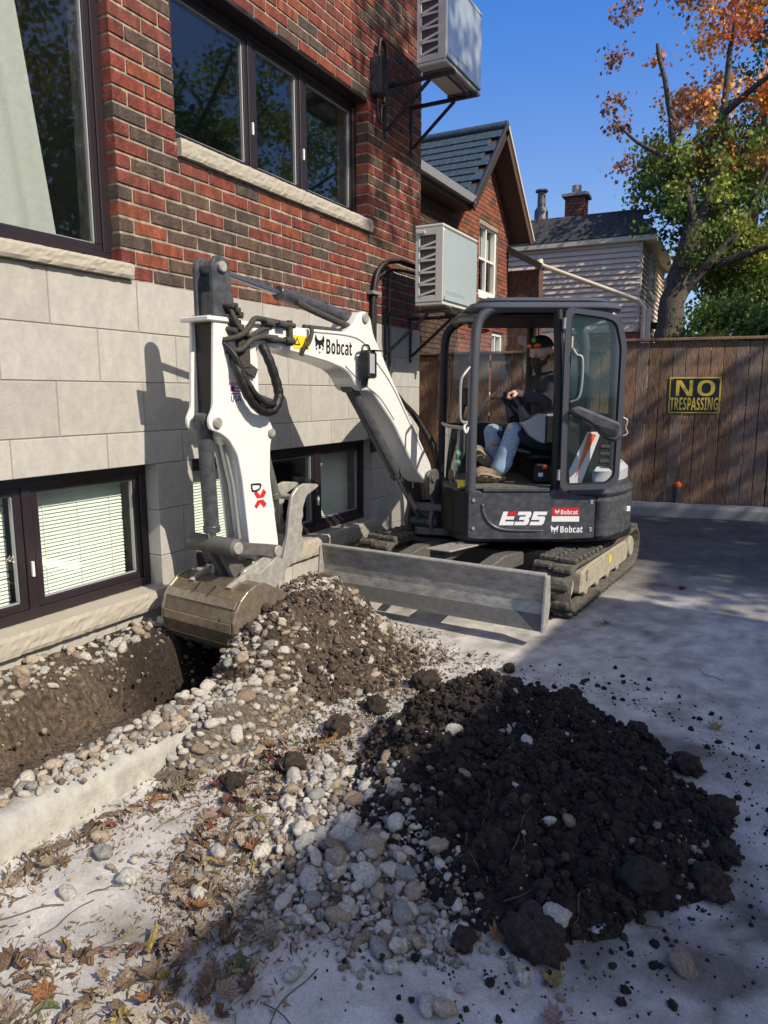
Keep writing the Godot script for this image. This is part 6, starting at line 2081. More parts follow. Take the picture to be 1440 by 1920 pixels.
func ring(g: G, a: PackedVector2Array, b: PackedVector2Array, z0: float, z1: float) -> void:
	var ar := 0.0
	for i in a.size(): ar += a[i].cross(a[(i + 1) % a.size()])
	if ar < 0.0:
		a = a.duplicate(); a.reverse()
		b = b.duplicate(); b.reverse()
	var n := a.size()
	var v := func(p: Vector2, z: float) -> Vector3: return Vector3(p.x, p.y, z)
	for i in n:
		var j := (i + 1) % n
		g.smooth(false)
		g.quad(v.call(a[i], z1), v.call(a[j], z1), v.call(b[j], z1), v.call(b[i], z1))
		g.quad(v.call(a[j], z0), v.call(a[i], z0), v.call(b[i], z0), v.call(b[j], z0))
		g.smooth(true)
		g.quad(v.call(a[i], z0), v.call(a[j], z0), v.call(a[j], z1), v.call(a[i], z1))
		g.quad(v.call(b[j], z0), v.call(b[i], z0), v.call(b[i], z1), v.call(b[j], z1))

func boom_and_arm() -> void:
	var wm: Material = mats.machine_white
	# swing bracket
	var s := G.new()
	s.prism(rounded(pv([-0.20, 0.93, -0.06, 0.95, 0.06, 0.80, 0.10, 0.62, 0.14, 0.40, -0.12, 0.40, -0.16, 0.52, -0.10, 0.66, -0.22, 0.80]), 0.04), 0.10, 0.135, 0.008)
	s.prism(rounded(pv([-0.20, 0.93, -0.06, 0.95, 0.06, 0.80, 0.10, 0.62, 0.14, 0.40, -0.12, 0.40, -0.16, 0.52, -0.10, 0.66, -0.22, 0.80]), 0.04), -0.135, -0.10, 0.008)
	s.cyl(Vector3(0.02, 0.38, 0), Vector3(0.02, 0.66, 0), 0.10, 20, 0.01)
	s.cyl(Vector3(-0.13, 0.87, -0.15), Vector3(-0.13, 0.87, 0.15), 0.035, 14, 0.006)
	s.cyl(Vector3(-0.08, 0.50, -0.15), Vector3(-0.08, 0.50, 0.15), 0.035, 14, 0.006)
	part("swing_bracket", s, mats.steel_dark, TB)
	# the bracket's seat on the house front
	var sb := G.new()
	sb.plan(rounded(pv([-0.75, 0.13, -0.5, 0.2, -0.45, 0.2, -0.45, -0.2, -0.5, -0.2, -0.75, -0.13]), 0.05), 0.40, 0.46, 0.008)
	sb.plan(rounded(pv([-0.75, 0.13, -0.5, 0.2, -0.45, 0.2, -0.45, -0.2, -0.5, -0.2, -0.75, -0.13]), 0.05), 0.60, 0.66, 0.008)
	part("swing_mount", sb, mats.steel_dark, TH)
	# boom
	var bo := G.new()
	var bp := rounded(pv([-2.195, 1.885, -2.17, 1.935, -2.10, 1.948, -1.58, 1.952, -1.215, 1.955, -1.125, 2.01, -1.075, 2.085, -1.00, 2.115, -0.93, 2.08, -0.895, 1.96, -0.82, 1.865, -0.63, 1.62, -0.105, 0.985, -0.075, 0.885, -0.13, 0.82, -0.205, 0.86, -0.345, 0.97, -0.63, 1.315, -0.90, 1.555, -0.98, 1.575, -1.05, 1.565, -1.10, 1.60, -1.16, 1.675, -1.24, 1.715, -1.40, 1.752, -1.81, 1.812, -2.10, 1.832, -2.17, 1.845]), 0.035, 3)
	bo.prism(bp, -0.098, 0.098, 0.008, true)
	var boom := part("boom", bo, wm, TB)
	boom.set_meta("label", "white boom lettered with the maker's name")
	for q in [[-1.00, 2.062, 0.032], [-1.05, 1.615, 0.030], [-0.13, 0.88, 0.034], [-2.13, 1.888, 0.036]]:
		for sd in [-1, 1]:
			var pg := G.new()
			pg.cyl(Vector3(q[0], q[1], sd * 0.097), Vector3(q[0], q[1], sd * 0.115), q[2], 18, 0.004)
			put("pin", pg.mesh(), mats.steel_worn, boom)
	for sd in [-1, 1]:
		var st := G.new()   # pressed line along plate edges
		st.tube(curve([Vector3(-1.58, 1.935, 0.0985 * sd), Vector3(-1.2, 1.935, 0.0985 * sd), Vector3(-1.02, 1.90, 0.0985 * sd), Vector3(-0.90, 1.80, 0.0985 * sd), Vector3(-0.64, 1.58, 0.0985 * sd), Vector3(-0.25, 1.11, 0.0985 * sd)], 5), 0.006, 6)
		st.tube(curve([Vector3(-1.22, 1.735, 0.0985 * sd), Vector3(-1.10, 1.66, 0.0985 * sd), Vector3(-0.98, 1.60, 0.0985 * sd), Vector3(-0.82, 1.52, 0.0985 * sd), Vector3(-0.64, 1.36, 0.0985 * sd)], 5), 0.006, 6)
		put("weld_seam", st.mesh(), mat("seam_grey", Color(0.42, 0.41, 0.38), 0.6), boom)
	# lettering and warning label
	var zf := 0.0985
	cat_head(boom, mats.decal_black, Transform3D(Basis().scaled(Vector3(0.095, 0.118, 1)), Vector3(-1.485, 1.862, zf)))
	words("maker_name", "Bobcat", 0.128, mats.decal_black, boom, Transform3D(Basis().rotated(Vector3.BACK, -0.01), Vector3(-1.285, 1.848, zf)), "Droid Sans", 700, 0.66, 0.002)
	var wl := boxes("warning_label", mats.decal_yellow, boom, [[Vector3(-1.735, 1.822, zf - 0.001), Vector3(-1.585, 1.902, zf + 0.0015)]], 0.0)
	for x in [-1.70, -1.62]:
		var tg := G.new()
		tg.prism(pv([x - 0.028, 1.845, x + 0.028, 1.845, x, 1.893]), zf + 0.0016, zf + 0.0026)
		put("warning_triangle", tg.mesh(), mats.decal_black, wl)
		var t2 := G.new()
		t2.prism(pv([x - 0.016, 1.852, x + 0.016, 1.852, x, 1.879]), zf + 0.0027, zf + 0.0034)
		put("warning_triangle", t2.mesh(), mats.decal_yellow, wl)
	boxes("figure", mats.decal_black, wl, [[Vector3(-1.632, 1.826, zf + 0.0016), Vector3(-1.60, 1.84, zf + 0.0026)]], 0.0)
	# work lamp on the boom
	var lp := G.new()
	lp.box(Vector3(-1.04, 1.745, 0.155), Vector3(0.135, 0.185, 0.085), 0.014, Basis().rotated(Vector3.UP, 0.25))
	lp.box(Vector3(-0.985, 1.74, 0.11), Vector3(0.05, 0.14, 0.05), 0.008)
	lp.tube([Vector3(-1.06, 1.655, 0.15), Vector3(-1.05, 1.60, 0.13)], [0.022, 0.012], 8)
	lp.tube(curve([Vector3(-1.12, 1.83, 0.16), Vector3(-1.10, 1.87, 0.16), Vector3(-1.03, 1.875, 0.15), Vector3(-0.97, 1.84, 0.12)], 4), 0.007, 6)
	lp.box(Vector3(-0.985, 1.842, 0.15), Vector3(0.11, 0.008, 0.11), 0.003)
	var lamp := part("work_lamp", lp, mats.machine_black, TB)
	var le := G.new()
	le.box(Vector3(-1.052, 1.752, 0.199), Vector3(0.085, 0.135, 0.006), 0.003, Basis().rotated(Vector3.UP, 0.25))
	put("lens", le.mesh(), mats.lamp_lens, lamp)
	# boom cylinder under the boom
	var cyl := func(called: String, a: Vector3, b: Vector3, rb: float, rr: float, share: float, m: Material) -> Node3D:
		var g := G.new()
		var mid := a.lerp(b, share)
		g.cyl(a, mid, rb, 18, 0.006)
		g.cyl(mid - (b - a).normalized() * 0.03, mid + (b - a).normalized() * 0.012, rb * 1.12, 18, 0.005)
		var o := part(called, g, m, TB)
		var r := G.new()
		r.cyl(mid, b, rr, 14)
		put("rod", r.mesh(), mats.chrome, o)
		var ends := G.new()
		for e in [a, b]: ends.cyl(e + Vector3(0, 0, -rb * 1.1), e + Vector3(0, 0, rb * 1.1), rb * 0.95, 14, 0.005)
		put("eye", ends.mesh(), m, o)
		return o
	cyl.call("boom_cylinder", Vector3(-1.05, 1.60, 0), Vector3(-0.09, 0.50, 0), 0.046, 0.024, 0.62, mats.machine_grey)
	cyl.call("arm_cylinder", Vector3(-0.99, 2.055, 0), Vector3(-2.285, 2.228, 0), 0.042, 0.019, 0.585, mats.machine_grey)
	cyl.call("bucket_cylinder", Vector3(-2.375, 1.405, 0), Vector3(-2.345, 0.69, 0), 0.044, 0.022, 0.88, mats.machine_grey)
	# arm: two side plates, a closed lower box, open slot in front above
	var full := rounded(pv([-2.365, 1.955, -2.045, 1.955, -2.04, 1.69, -2.04, 1.53, -2.01, 1.435, -1.955, 1.39, -1.92, 1.33, -1.955, 1.255, -1.965, 1.05, -1.905, 0.63, -1.93, 0.565, -2.0, 0.525, -2.09, 0.53, -2.15, 0.66, -2.19, 1.05, -2.22, 1.20, -2.28, 1.29, -2.35, 1.335, -2.42, 1.355, -2.43, 1.41, -2.392, 1.47, -2.38, 1.71]), 0.03, 3)
	var ag := G.new()
	ag.prism(full, 0.078, 0.10, 0.004, true)
	ag.prism(full, -0.10, -0.078, 0.004, true)
	ag.prism(rounded(pv([-2.26, 1.94, -2.055, 1.94, -2.05, 1.53, -2.02, 1.435, -1.965, 1.38, -1.945, 1.33, -1.975, 1.25, -1.985, 1.05, -1.925, 0.63, -1.95, 0.58, -2.0, 0.55, -2.08, 0.555, -2.135, 0.66, -2.175, 1.05, -2.21, 1.22, -2.25, 1.30, -2.28, 1.45]), 0.02), -0.077, 0.077, 0.0)
	var arm := part("arm", ag, wm, TB)
	var slot := G.new()
	slot.span(Vector3(-2.345, 1.36, -0.0775), Vector3(-2.255, 1.93, 0.0775))  # black block filling the slot between the arm plates
	put("slot_lining", slot.mesh(), mats.machine_black, arm)
	for sd in [-1, 1]:
		for q in [[-2.372, 1.392, 0.030], [-1.95, 1.318, 0.026], [-1.975, 0.605, 0.034], [-2.13, 1.888, 0.045]]:
			var pg := G.new()
			pg.cyl(Vector3(q[0], q[1], sd * 0.099), Vector3(q[0], q[1], sd * 0.118), q[2], 18, 0.004)
			pg.cyl(Vector3(q[0], q[1], sd * 0.118), Vector3(q[0], q[1], sd * 0.121), q[2] * 0.6, 6)
			put("pin", pg.mesh(), mats.steel_worn, arm)
	var tp := G.new()
	tp.span(Vector3(-2.42, 1.935, -0.115), Vector3(-2.19, 1.962, 0.115), 0.006)
	put("top_flange", tp.mesh(), wm, arm)
	var pb := G.new()
	for x in [-2.36, -2.25]:
		for z in [-0.06, 0.06]: pb.cyl(Vector3(x, 1.962, z), Vector3(x, 1.972, z), 0.014, 6)
	put("bolt", pb.mesh(), mats.steel_dark, arm)
	# knuckle
	var kp := PackedVector2Array()
	kp.append_array(pv([-2.345, 1.963, -2.19, 1.963, -2.195, 2.07]))
	kp.append_array(arc(Vector2(-2.285, 2.228), 0.062, 0.2, PI, 8))
	kp.append_array(pv([-2.345, 2.07]))
	var kn := G.new()
	kn.prism(kp, 0.048, 0.085, 0.008)
	kn.prism(kp, -0.085, -0.048, 0.008)
	kn.prism(pv([-2.33, 1.963, -2.205, 1.963, -2.21, 2.10, -2.325, 2.10]), -0.05, 0.05, 0.004)
	var knuckle := part("arm_lug", kn, mats.machine_grey, TB)
	var kq := G.new()
	kq.cyl(Vector3(-2.285, 2.228, -0.105), Vector3(-2.285, 2.228, 0.105), 0.03, 16, 0.005)
	put("pin", kq.mesh(), mats.steel_worn, knuckle)
	# stickers on the arm
	var us := boxes("flag_label", mats.decal_white, arm, [[Vector3(-2.272, 1.502, 0.1005), Vector3(-2.178, 1.618, 0.102)]], 0.0)
	for k in 3: boxes("stripe", mats.decal_red, us, [[Vector3(-2.264, 1.545 + 0.016 * k, 0.1021), Vector3(-2.186, 1.552 + 0.016 * k, 0.1028)]], 0.0)
	boxes("stripe", mat("decal_blue", Color(0.03, 0.05, 0.18), 0.4), us, [[Vector3(-2.264, 1.565, 0.1029), Vector3(-2.235, 1.592, 0.1034)]], 0.0)
	words("lettering", "MADE IN", 0.026, mats.decal_red, us, Transform3D(Basis(), Vector3(-2.225, 1.604, 0.1025)), "Droid Sans", 700, 0.9, 0.001)
	words("lettering", "USA", 0.046, mat("decal_blue"), us, Transform3D(Basis(), Vector3(-2.225, 1.521, 0.1025)), "Droid Sans", 700, 0.95, 0.001)
	var xm := G.new()
	for a in [0.85, -0.85]:
		xm.t = Transform3D(Basis().rotated(Vector3.BACK, a), Vector3(-2.055, 0.93, 0.1))
		xm.prism(pv([-0.062, -0.013, 0.062, -0.017, 0.062, 0.017, -0.062, 0.013]), 0.0005, 0.0012 + (0.0006 if a > 0 else 0.0))
	put("red_cross_mark", xm.mesh(), mats.decal_red, arm)
	boxes("mark_band", mats.decal_white, arm, [[Vector3(-2.078, 0.925, 0.1019), Vector3(-2.032, 0.935, 0.1024)]], 0.0)
	var hk := G.new()
	hk.tube(curve([Vector3(-2.125, 1.025, 0.102), Vector3(-2.12, 0.99, 0.104), Vector3(-2.09, 0.985, 0.104), Vector3(-2.06, 0.995, 0.104), Vector3(-2.055, 1.02, 0.104), Vector3(-2.125, 1.025, 0.102)], 4), 0.005, 6)
	put("lifting_loop_mark", hk.mesh(), mats.decal_black, arm)
	# grey lines along the front of the arm
	for z in [-0.03, 0.03]: rods("hard_line", mats.galvanised, arm, [Vector3(-2.262, 1.26, z), Vector3(-2.202, 1.02, z), Vector3(-2.165, 0.70, z)], 0.012, 8)
	# links
	var lk := G.new()
	for sd in [-1, 1]:
		lk.prism(rounded(pv([-2.385, 0.675, -2.355, 0.725, -2.30, 0.715, -2.0, 0.65, -1.94, 0.635, -1.94, 0.58, -2.0, 0.565, -2.1, 0.60, -2.32, 0.645]), 0.025), sd * 0.135 - 0.016, sd * 0.135 + 0.016, 0.004)
	lk.cyl(Vector3(-2.335, 0.69, -0.19), Vector3(-2.335, 0.69, 0.19), 0.052, 18, 0.01)
	lk.cyl(Vector3(-2.335, 0.69, -0.215), Vector3(-2.335, 0.69, 0.165), 0.03, 14, 0.006)
	var link := part("dump_link", lk, mats.steel_dark, TB)
	for sd in [-1, 1]:
		for q in [[-2.335, 0.69], [-1.972, 0.605]]:
			var pg := G.new()
			pg.cyl(Vector3(q[0], q[1], sd * 0.151), Vector3(q[0], q[1], sd * 0.205 if q[0] < -2.2 else sd * 0.165), 0.036, 16, 0.006)
			put("pin", pg.mesh(), mats.steel_worn, link)
	var bl := G.new()
	bl.prism(rounded(pv([-2.375, 0.69, -2.30, 0.70, -2.14, 0.50, -2.15, 0.42, -2.22, 0.43]), 0.02), 0.03, 0.07, 0.005)
	bl.prism(rounded(pv([-2.375, 0.69, -2.30, 0.70, -2.14, 0.50, -2.15, 0.42, -2.22, 0.43]), 0.02), -0.07, -0.03, 0.005)
	part("bucket_link", bl, mats.steel_dark, TB)
	# coupler and bucket
	var qc := G.new()
	for sd in [-1, 1]:
		qc.prism(rounded(pv([-2.27, 0.44, -2.24, 0.535, -2.13, 0.56, -2.0, 0.62, -1.93, 0.60, -1.92, 0.49, -1.97, 0.40, -2.1, 0.385]), 0.03), sd * 0.125 - 0.014, sd * 0.125 + 0.014, 0.004)
	qc.span(Vector3(-2.2, 0.42, -0.11), Vector3(-1.98, 0.46, 0.11), 0.008)
	var quick := part("coupler", qc, mats.steel_worn, TB)
	for q in [[-2.19, 0.475], [-1.975, 0.55]]:
		var pg := G.new()
		pg.cyl(Vector3(q[0], q[1], -0.16), Vector3(q[0], q[1], 0.16), 0.034, 16, 0.006)
		put("pin", pg.mesh(), mats.steel_dark, quick)
	var prof := [Vector2(-2.02, 0.36)]
	for i in 13: prof.append(Vector2(-2.27, 0.268) + Vector2(cos(lerpf(1.48, 5.05, i / 12.0)), sin(lerpf(1.48, 5.05, i / 12.0))) * Vector2(0.217, 0.219))
	var sh := G.new()
	sh.smooth(false)
	var W := 0.30
	for i in range(1, prof.size() - 1):
		var a: Vector2 = prof[i]; var b: Vector2 = prof[i + 1]
		var c := Vector2(-2.25, 0.26)
		var ia := a + (c - a).normalized() * 0.014
		var ib := b + (c - b).normalized() * 0.014
		var o := 0.0 if i % 2 else 0.004
		sh.face([Vector3(a.x, a.y, -W), Vector3(b.x, b.y, -W), Vector3(b.x, b.y, W), Vector3(a.x, a.y, W)], Vector3(c.x, c.y, 0))
		sh.quad(Vector3(ia.x, ia.y, -W), Vector3(ib.x, ib.y, -W), Vector3(ib.x, ib.y, W), Vector3(ia.x, ia.y, W))
	var bucket := part("bucket", sh, mats.bucket_steel, TB)
	for sd in [-1, 1]:
		var pl := G.new()
		var pp := PackedVector2Array()
		for p in prof: pp.append(p + (p - Vector2(-2.25, 0.26)).normalized() * 0.007)
		pl.prism(pp, sd * W - 0.009, sd * W + 0.009, 0.003)
		put("side_plate", pl.mesh(), mats.bucket_side, bucket)
		var wp := G.new()
		wp.prism(pv([-2.42, 0.09, -2.46, 0.19, -2.44, 0.25, -2.30, 0.13, -2.22, 0.06, -2.30, 0.05]), sd * (W + 0.0135) - 0.0045, sd * (W + 0.0135) + 0.0045, 0.002)
		put("wear_plate", wp.mesh(), mats.steel_worn, bucket)
	for i in [4, 6, 8]:
		var a: Vector2 = prof[i]; var b: Vector2 = prof[i + 1]
		var d := (b - a).normalized()
		var nn := Vector2(d.y, -d.x)
		if nn.dot(a - Vector2(-2.25, 0.26)) < 0: nn = -nn
		var st := G.new()
		var m := (a + b) / 2.0 + nn * 0.005
		st.box(Vector3(m.x, m.y, 0), Vector3((b - a).length() * 0.8, 0.010, W * 1.9), 0.002, Basis(Vector3(d.x, d.y, 0), Vector3(nn.x, nn.y, 0), Vector3(0, 0, 1 if d.cross(nn) > 0 else -1)))
		put("wear_strip", st.mesh(), mats.bucket_side if i != 8 else mats.bucket_steel, bucket)
	var lip := G.new()
	lip.span(Vector3(-2.20, 0.03, -W - 0.006), Vector3(-2.11, 0.055, W + 0.006), 0.004)
	put("cutting_lip", lip.mesh(), mats.steel_worn, bucket)
	var ear := G.new()
	for sd in [-1, 1]: ear.prism(rounded(pv([-2.40, 0.47, -2.24, 0.53, -2.14, 0.50, -1.98, 0.58, -1.92, 0.53, -2.02, 0.36]), 0.02), sd * 0.155 - 0.012, sd * 0.155 + 0.012, 0.004)
	put("ears", ear.mesh(), mats.steel_worn, bucket)
	for z in [0.08, -0.05]:
		var sl := G.new()
		sl.box(Vector3(-2.425, 0.458, z), Vector3(0.05, 0.004, 0.012), 0.0, Basis().rotated(Vector3.BACK, 0.5))
		put("slot_hole", sl.mesh(), mats.machine_black, bucket)
	var cake := G.new()
	for i in 26:
		var a := rnd(0.08, 0.30)
		cake.ball(Vector3(-2.487 + (0.30 - a) * 0.25 + rnd(-0.003, 0.006), a, rnd(-0.27, 0.27)), Vector3(0.008, rnd(0.008, 0.026), rnd(0.01, 0.035)), 8, 5)
	stuff(put("caked_soil", cake.mesh(), mat("clod_0", Color(0.034, 0.023, 0.015), 0.98), bucket))
	# thumb
	var th := rounded(pv([-1.955, 0.345, -1.90, 0.30, -1.865, 0.34, -1.845, 0.455, -1.70, 0.52, -1.665, 0.60, -1.69, 0.66, -1.675, 0.70, -1.69, 0.74, -1.668, 0.78, -1.675, 0.82, -1.635, 0.90, -1.51, 0.952, -1.53, 0.967, -1.65, 0.982, -1.72, 0.965, -1.775, 0.915, -1.805, 0.80, -1.825, 0.66, -1.89, 0.47]), 0.016, 3)
	var tg := G.new()
	tg.prism(th, 0.075, 0.10, 0.004)
	tg.prism(th, -0.10, -0.075, 0.004)
	tg.cyl(Vector3(-1.90, 0.36, -0.12), Vector3(-1.90, 0.36, 0.12), 0.035, 16, 0.006)
	tg.cyl(Vector3(-1.75, 0.70, -0.075), Vector3(-1.75, 0.70, 0.075), 0.022, 12)
	tg.cyl(Vector3(-1.73, 0.90, -0.075), Vector3(-1.73, 0.90, 0.075), 0.018, 12)
	part("thumb", tg, mats.steel_worn, TB)
	cyl.call("thumb_cylinder", Vector3(-1.955, 1.315, 0), Vector3(-1.76, 0.70, 0), 0.036, 0.018, 0.66, mats.steel_dark)
	# hoses
	var hs := [
		["loop_hose", [-2.235, 1.76, 0.10, -2.248, 1.68, 0.15, -2.20, 1.555, 0.165, -2.11, 1.462, 0.17, -2.01, 1.452, 0.17, -1.945, 1.52, 0.165, -1.95, 1.60, 0.16, -1.995, 1.73, 0.15, -2.03, 1.83, 0.12], 0.029, "hose"],
		["loop_hose", [-2.30, 1.83, 0.09, -2.27, 1.76, 0.15, -2.23, 1.66, 0.17, -2.17, 1.55, 0.20, -2.09, 1.495, 0.20, -2.01, 1.49, 0.195], 0.016, "hose"],
		["jumper_hose", [-2.30, 1.84, 0.10, -2.24, 1.86, 0.15, -2.17, 1.90, 0.15, -2.10, 1.965, 0.14, -2.02, 1.97, 0.13, -1.90, 1.965, 0.12, -1.74, 1.955, 0.115], 0.016, "dusty_hose"],
		["jumper_hose", [-2.29, 1.78, 0.10, -2.22, 1.79, 0.15, -2.15, 1.84, 0.15, -2.05, 1.87, 0.14, -1.92, 1.865, 0.125, -1.76, 1.86, 0.115], 0.016, "dusty_hose"],
		["jumper_hose", [-2.24, 2.02, 0.10, -2.26, 1.97, 0.14, -2.22, 1.90, 0.15, -2.14, 1.87, 0.14, -2.04, 1.91, 0.13, -1.95, 1.93, 0.12], 0.014, "dusty_hose"],
		["cylinder_hose", [-1.62, 2.115, 0.03, -1.5, 2.075, 0.05, -1.3, 2.035, 0.05, -1.12, 2.0, 0.05], 0.022, "dusty_hose"],
		["boom_hose", [-1.58, 1.965, 0.05, -1.3, 1.965, 0.05, -1.15, 1.96, 0.03], 0.016, "dusty_hose"],
		["foot_hose", [-0.55, 1.55, 0.06, -0.30, 1.32, 0.10, -0.12, 1.10, 0.12, -0.02, 0.90, 0.12, 0.02, 0.72, 0.10], 0.017, "hose"],
		["foot_hose", [-0.52, 1.56, 0.0, -0.26, 1.36, 0.05, -0.06, 1.14, 0.08, 0.04, 0.92, 0.08, 0.06, 0.70, 0.06], 0.017, "dusty_hose"],
		["foot_hose", [-0.50, 1.57, -0.05, -0.22, 1.40, 0.0, 0.02, 1.17, 0.03, 0.10, 0.92, 0.04, 0.10, 0.70, 0.03], 0.017, "hose"]]
	for q in hs:
		var pts := []
		for i in range(0, q[1].size(), 3): pts.append(Vector3(q[1][i], q[1][i + 1], q[1][i + 2]))
		var c := curve(pts, 6)
		var rr := []
		for i in c.size(): rr.append(q[2] * (1.0 + (0.07 * sin(i * 2.1) if q[0] == "loop_hose" else 0.0)))
		var g := G.new()
		g.tube(c, rr, 10)
		part(q[0], g, mats[q[3]], TB)
	var fit := G.new()
	for q in [[-1.98, 1.955, 0.13, 0.026], [-1.86, 1.955, 0.125, 0.024], [-1.80, 1.862, 0.125, 0.024], [-1.95, 1.865, 0.13, 0.026]]:
		fit.cyl(Vector3(q[0] - 0.035, q[1], q[2]), Vector3(q[0] + 0.035, q[1], q[2]), q[3], 6)
	fit.box(Vector3(-1.78, 1.91, 0.112), Vector3(0.035, 0.15, 0.03), 0.004)
	fit.box(Vector3(-2.17, 1.80, 0.115), Vector3(0.09, 0.22, 0.03), 0.006)
	fit.box(Vector3(-2.13, 1.69, 0.118), Vector3(0.12, 0.06, 0.012), 0.003, Basis().rotated(Vector3.BACK, -0.5))
	for i in 7: fit.cyl(Vector3(-2.27 + 0.02 * (i % 3), 2.03 - 0.022 * i, 0.09), Vector3(-2.24 + 0.02 * (i % 3), 2.02 - 0.022 * i, 0.15), 0.02, 6)
	part("hose_fittings", fit, mats.dusty_hose, TB)
	var gd := G.new()
	gd.tube(curve([Vector3(-1.60, 1.965, 0.12), Vector3(-1.60, 1.93, 0.135), Vector3(-1.63, 1.86, 0.135), Vector3(-1.665, 1.84, 0.13), Vector3(-1.675, 1.78, 0.11)], 4), 0.013, 8)
	part("hose_guard", gd, mats.dusty_hose, TB)

# ---------------------------------------------------------------- the operator
func operator() -> void:
	var p := Node3D.new()
	p.name = "person"
	add_child(p)
	tag(p, "bearded person in dark hoodie, cap and pale jeans seated in the cab holding the joystick", "person")
	p.transform = TH * Transform3D(Basis(), Vector3(0.30, 1.12, 0.21))
	var o := Vector3(-0.30, -1.12, -0.21)
	var J := {
		"pelvis": Vector3(0.31, 1.20, 0.21), "belly": Vector3(0.32, 1.36, 0.21), "chest": Vector3(0.30, 1.54, 0.22), "neck": Vector3(0.255, 1.70, 0.23), "skull": Vector3(0.215, 1.865, 0.25),
		"ls": Vector3(0.28, 1.625, 0.42), "le": Vector3(0.24, 1.48, 0.545), "lw": Vector3(0.045, 1.545, 0.53), "rs": Vector3(0.25, 1.625, 0.03), "re": Vector3(0.17, 1.44, -0.05), "rw": Vector3(-0.03, 1.535, 0.0),
		"lh": Vector3(0.28, 1.17, 0.31), "lk": Vector3(0.005, 1.255, 0.43), "la": Vector3(-0.125, 0.965, 0.44), "rh": Vector3(0.28, 1.17, 0.12), "rk": Vector3(-0.135, 1.235, 0.24), "ra": Vector3(-0.125, 1.005, 0.27),
	}
	for k in J: J[k] += o
	var skin := mat("skin", Color(0.64, 0.37, 0.285), 0.55, 0, {"tex": tex.soft, "s": 9.0})
	var g := G.new()
	# one body: trunk, limbs, head and hands
	nets([
		[J.pelvis, J.belly, 0.12, 0.115], [J.belly, J.chest, 0.115, 0.125], [J.chest, J.neck, 0.10, 0.055],
		[J.chest, J.ls, 0.07, 0.052], [J.chest, J.rs, 0.07, 0.052], [J.ls, J.le, 0.045, 0.036], [J.le, J.lw, 0.036, 0.025], [J.rs, J.re, 0.045, 0.036], [J.re, J.rw, 0.036, 0.025],
		[J.pelvis, J.lh, 0.09, 0.08], [J.pelvis, J.rh, 0.09, 0.08], [J.lh, J.lk, 0.072, 0.052], [J.lk, J.la, 0.05, 0.034], [J.rh, J.rk, 0.072, 0.052], [J.rk, J.ra, 0.05, 0.034]], 0.03, 0.012, g)
	var f := Vector3(-0.68, -0.12, 0.72).normalized()      # where the face looks
	var rt := Vector3.UP.cross(f).normalized()              # his left
	var up := f.cross(rt).normalized()
	var C: Vector3 = J.skull
	nets([
		[J.neck, C + up * -0.05 - f * 0.01, 0.054, 0.052],
		[C + up * 0.035 - f * 0.012, C + up * 0.02 + f * 0.012, 0.082, 0.078],
		[C - up * 0.045 + f * 0.03, C - up * 0.07 + f * 0.05, 0.056, 0.036],
		[C + up * 0.012 + f * 0.086, C - up * 0.018 + f * 0.101, 0.009, 0.0135],
		[C + up * 0.026 + f * 0.074 + rt * 0.03, C + up * 0.026 + f * 0.074 - rt * 0.03, 0.014, 0.014],
		[C - up * 0.01 + f * 0.066 + rt * 0.036, C - up * 0.012 + f * 0.06 + rt * 0.044, 0.02, 0.018],
		[C - up * 0.01 + f * 0.066 - rt * 0.036, C - up * 0.012 + f * 0.06 - rt * 0.044, 0.02, 0.018],
		[C - up * 0.047 + f * 0.083 + rt * 0.017, C - up * 0.047 + f * 0.083 - rt * 0.017, 0.0085, 0.0085],
		[C + up * 0.012 + rt * 0.083 - f * 0.012, C - up * 0.022 + rt * 0.080 - f * 0.005, 0.017, 0.009],
		[C + up * 0.012 - rt * 0.083 - f * 0.012, C - up * 0.022 - rt * 0.080 - f * 0.005, 0.017, 0.009]], 0.014, 0.0042, g)
	hand(g, J.lw, Vector3(-0.035, 1.545, 0.515) + o, Vector3(-0.12, -0.99, 0), 1.0)
	hand(g, J.rw, Vector3(-0.115, 1.52, 0.0) + o, Vector3(-0.3, -0.95, 0), -1.0)
	put("body", g.mesh(), skin, p)
	# eyes
	for s in [-1, 1]:
		var e := G.new()
		e.ball(C + up * 0.008 + f * 0.077 + rt * 0.031 * s, Vector3.ONE * 0.0115, 12, 8)
		var eye := put("eye", e.mesh(), mat("eye_white", Color(0.6, 0.58, 0.55), 0.3), p)
		e = G.new()
		e.ball(C + up * 0.008 + f * 0.0865 + rt * 0.031 * s, Vector3.ONE * 0.0045, 8, 6)
		put("iris", e.mesh(), mats.decal_black, eye)
	# hoodie
	var hoodie := mat("hoodie", Color(0.032, 0.034, 0.040), 0.9, 0, {"n": tex.n_coarse, "nstr": 0.5, "s": 5.0, "tex": tex.soft})
	g = G.new()
	nets([
		[J.pelvis + Vector3(0, 0.04, 0), J.belly, 0.142, 0.148], [J.belly, J.chest, 0.148, 0.15], [J.chest, J.neck - Vector3(0, 0.035, 0), 0.125, 0.075],
		[J.chest, J.ls, 0.10, 0.075], [J.chest, J.rs, 0.10, 0.075], [J.ls, J.le, 0.07, 0.058], [J.le, J.lw + (J.le - J.lw) * 0.08, 0.056, 0.038], [J.rs, J.re, 0.07, 0.058], [J.re, J.rw + (J.re - J.rw) * 0.08, 0.056, 0.038],
		[J.neck + Vector3(0.06, -0.03, -0.07), J.neck + Vector3(0.07, -0.03, 0.08), 0.045, 0.045]], 0.035, 0.012, g)
	var hd := put("hoodie", g.mesh(), hoodie, p)
	g = G.new()
	g.ball(Vector3(0.162, 1.56, 0.31) + o, Vector3(0.008, 0.022, 0.02), 10, 6)
	put("chest_mark", g.mesh(), mat("mark_green", Color(0.10, 0.42, 0.05), 0.6), hd)
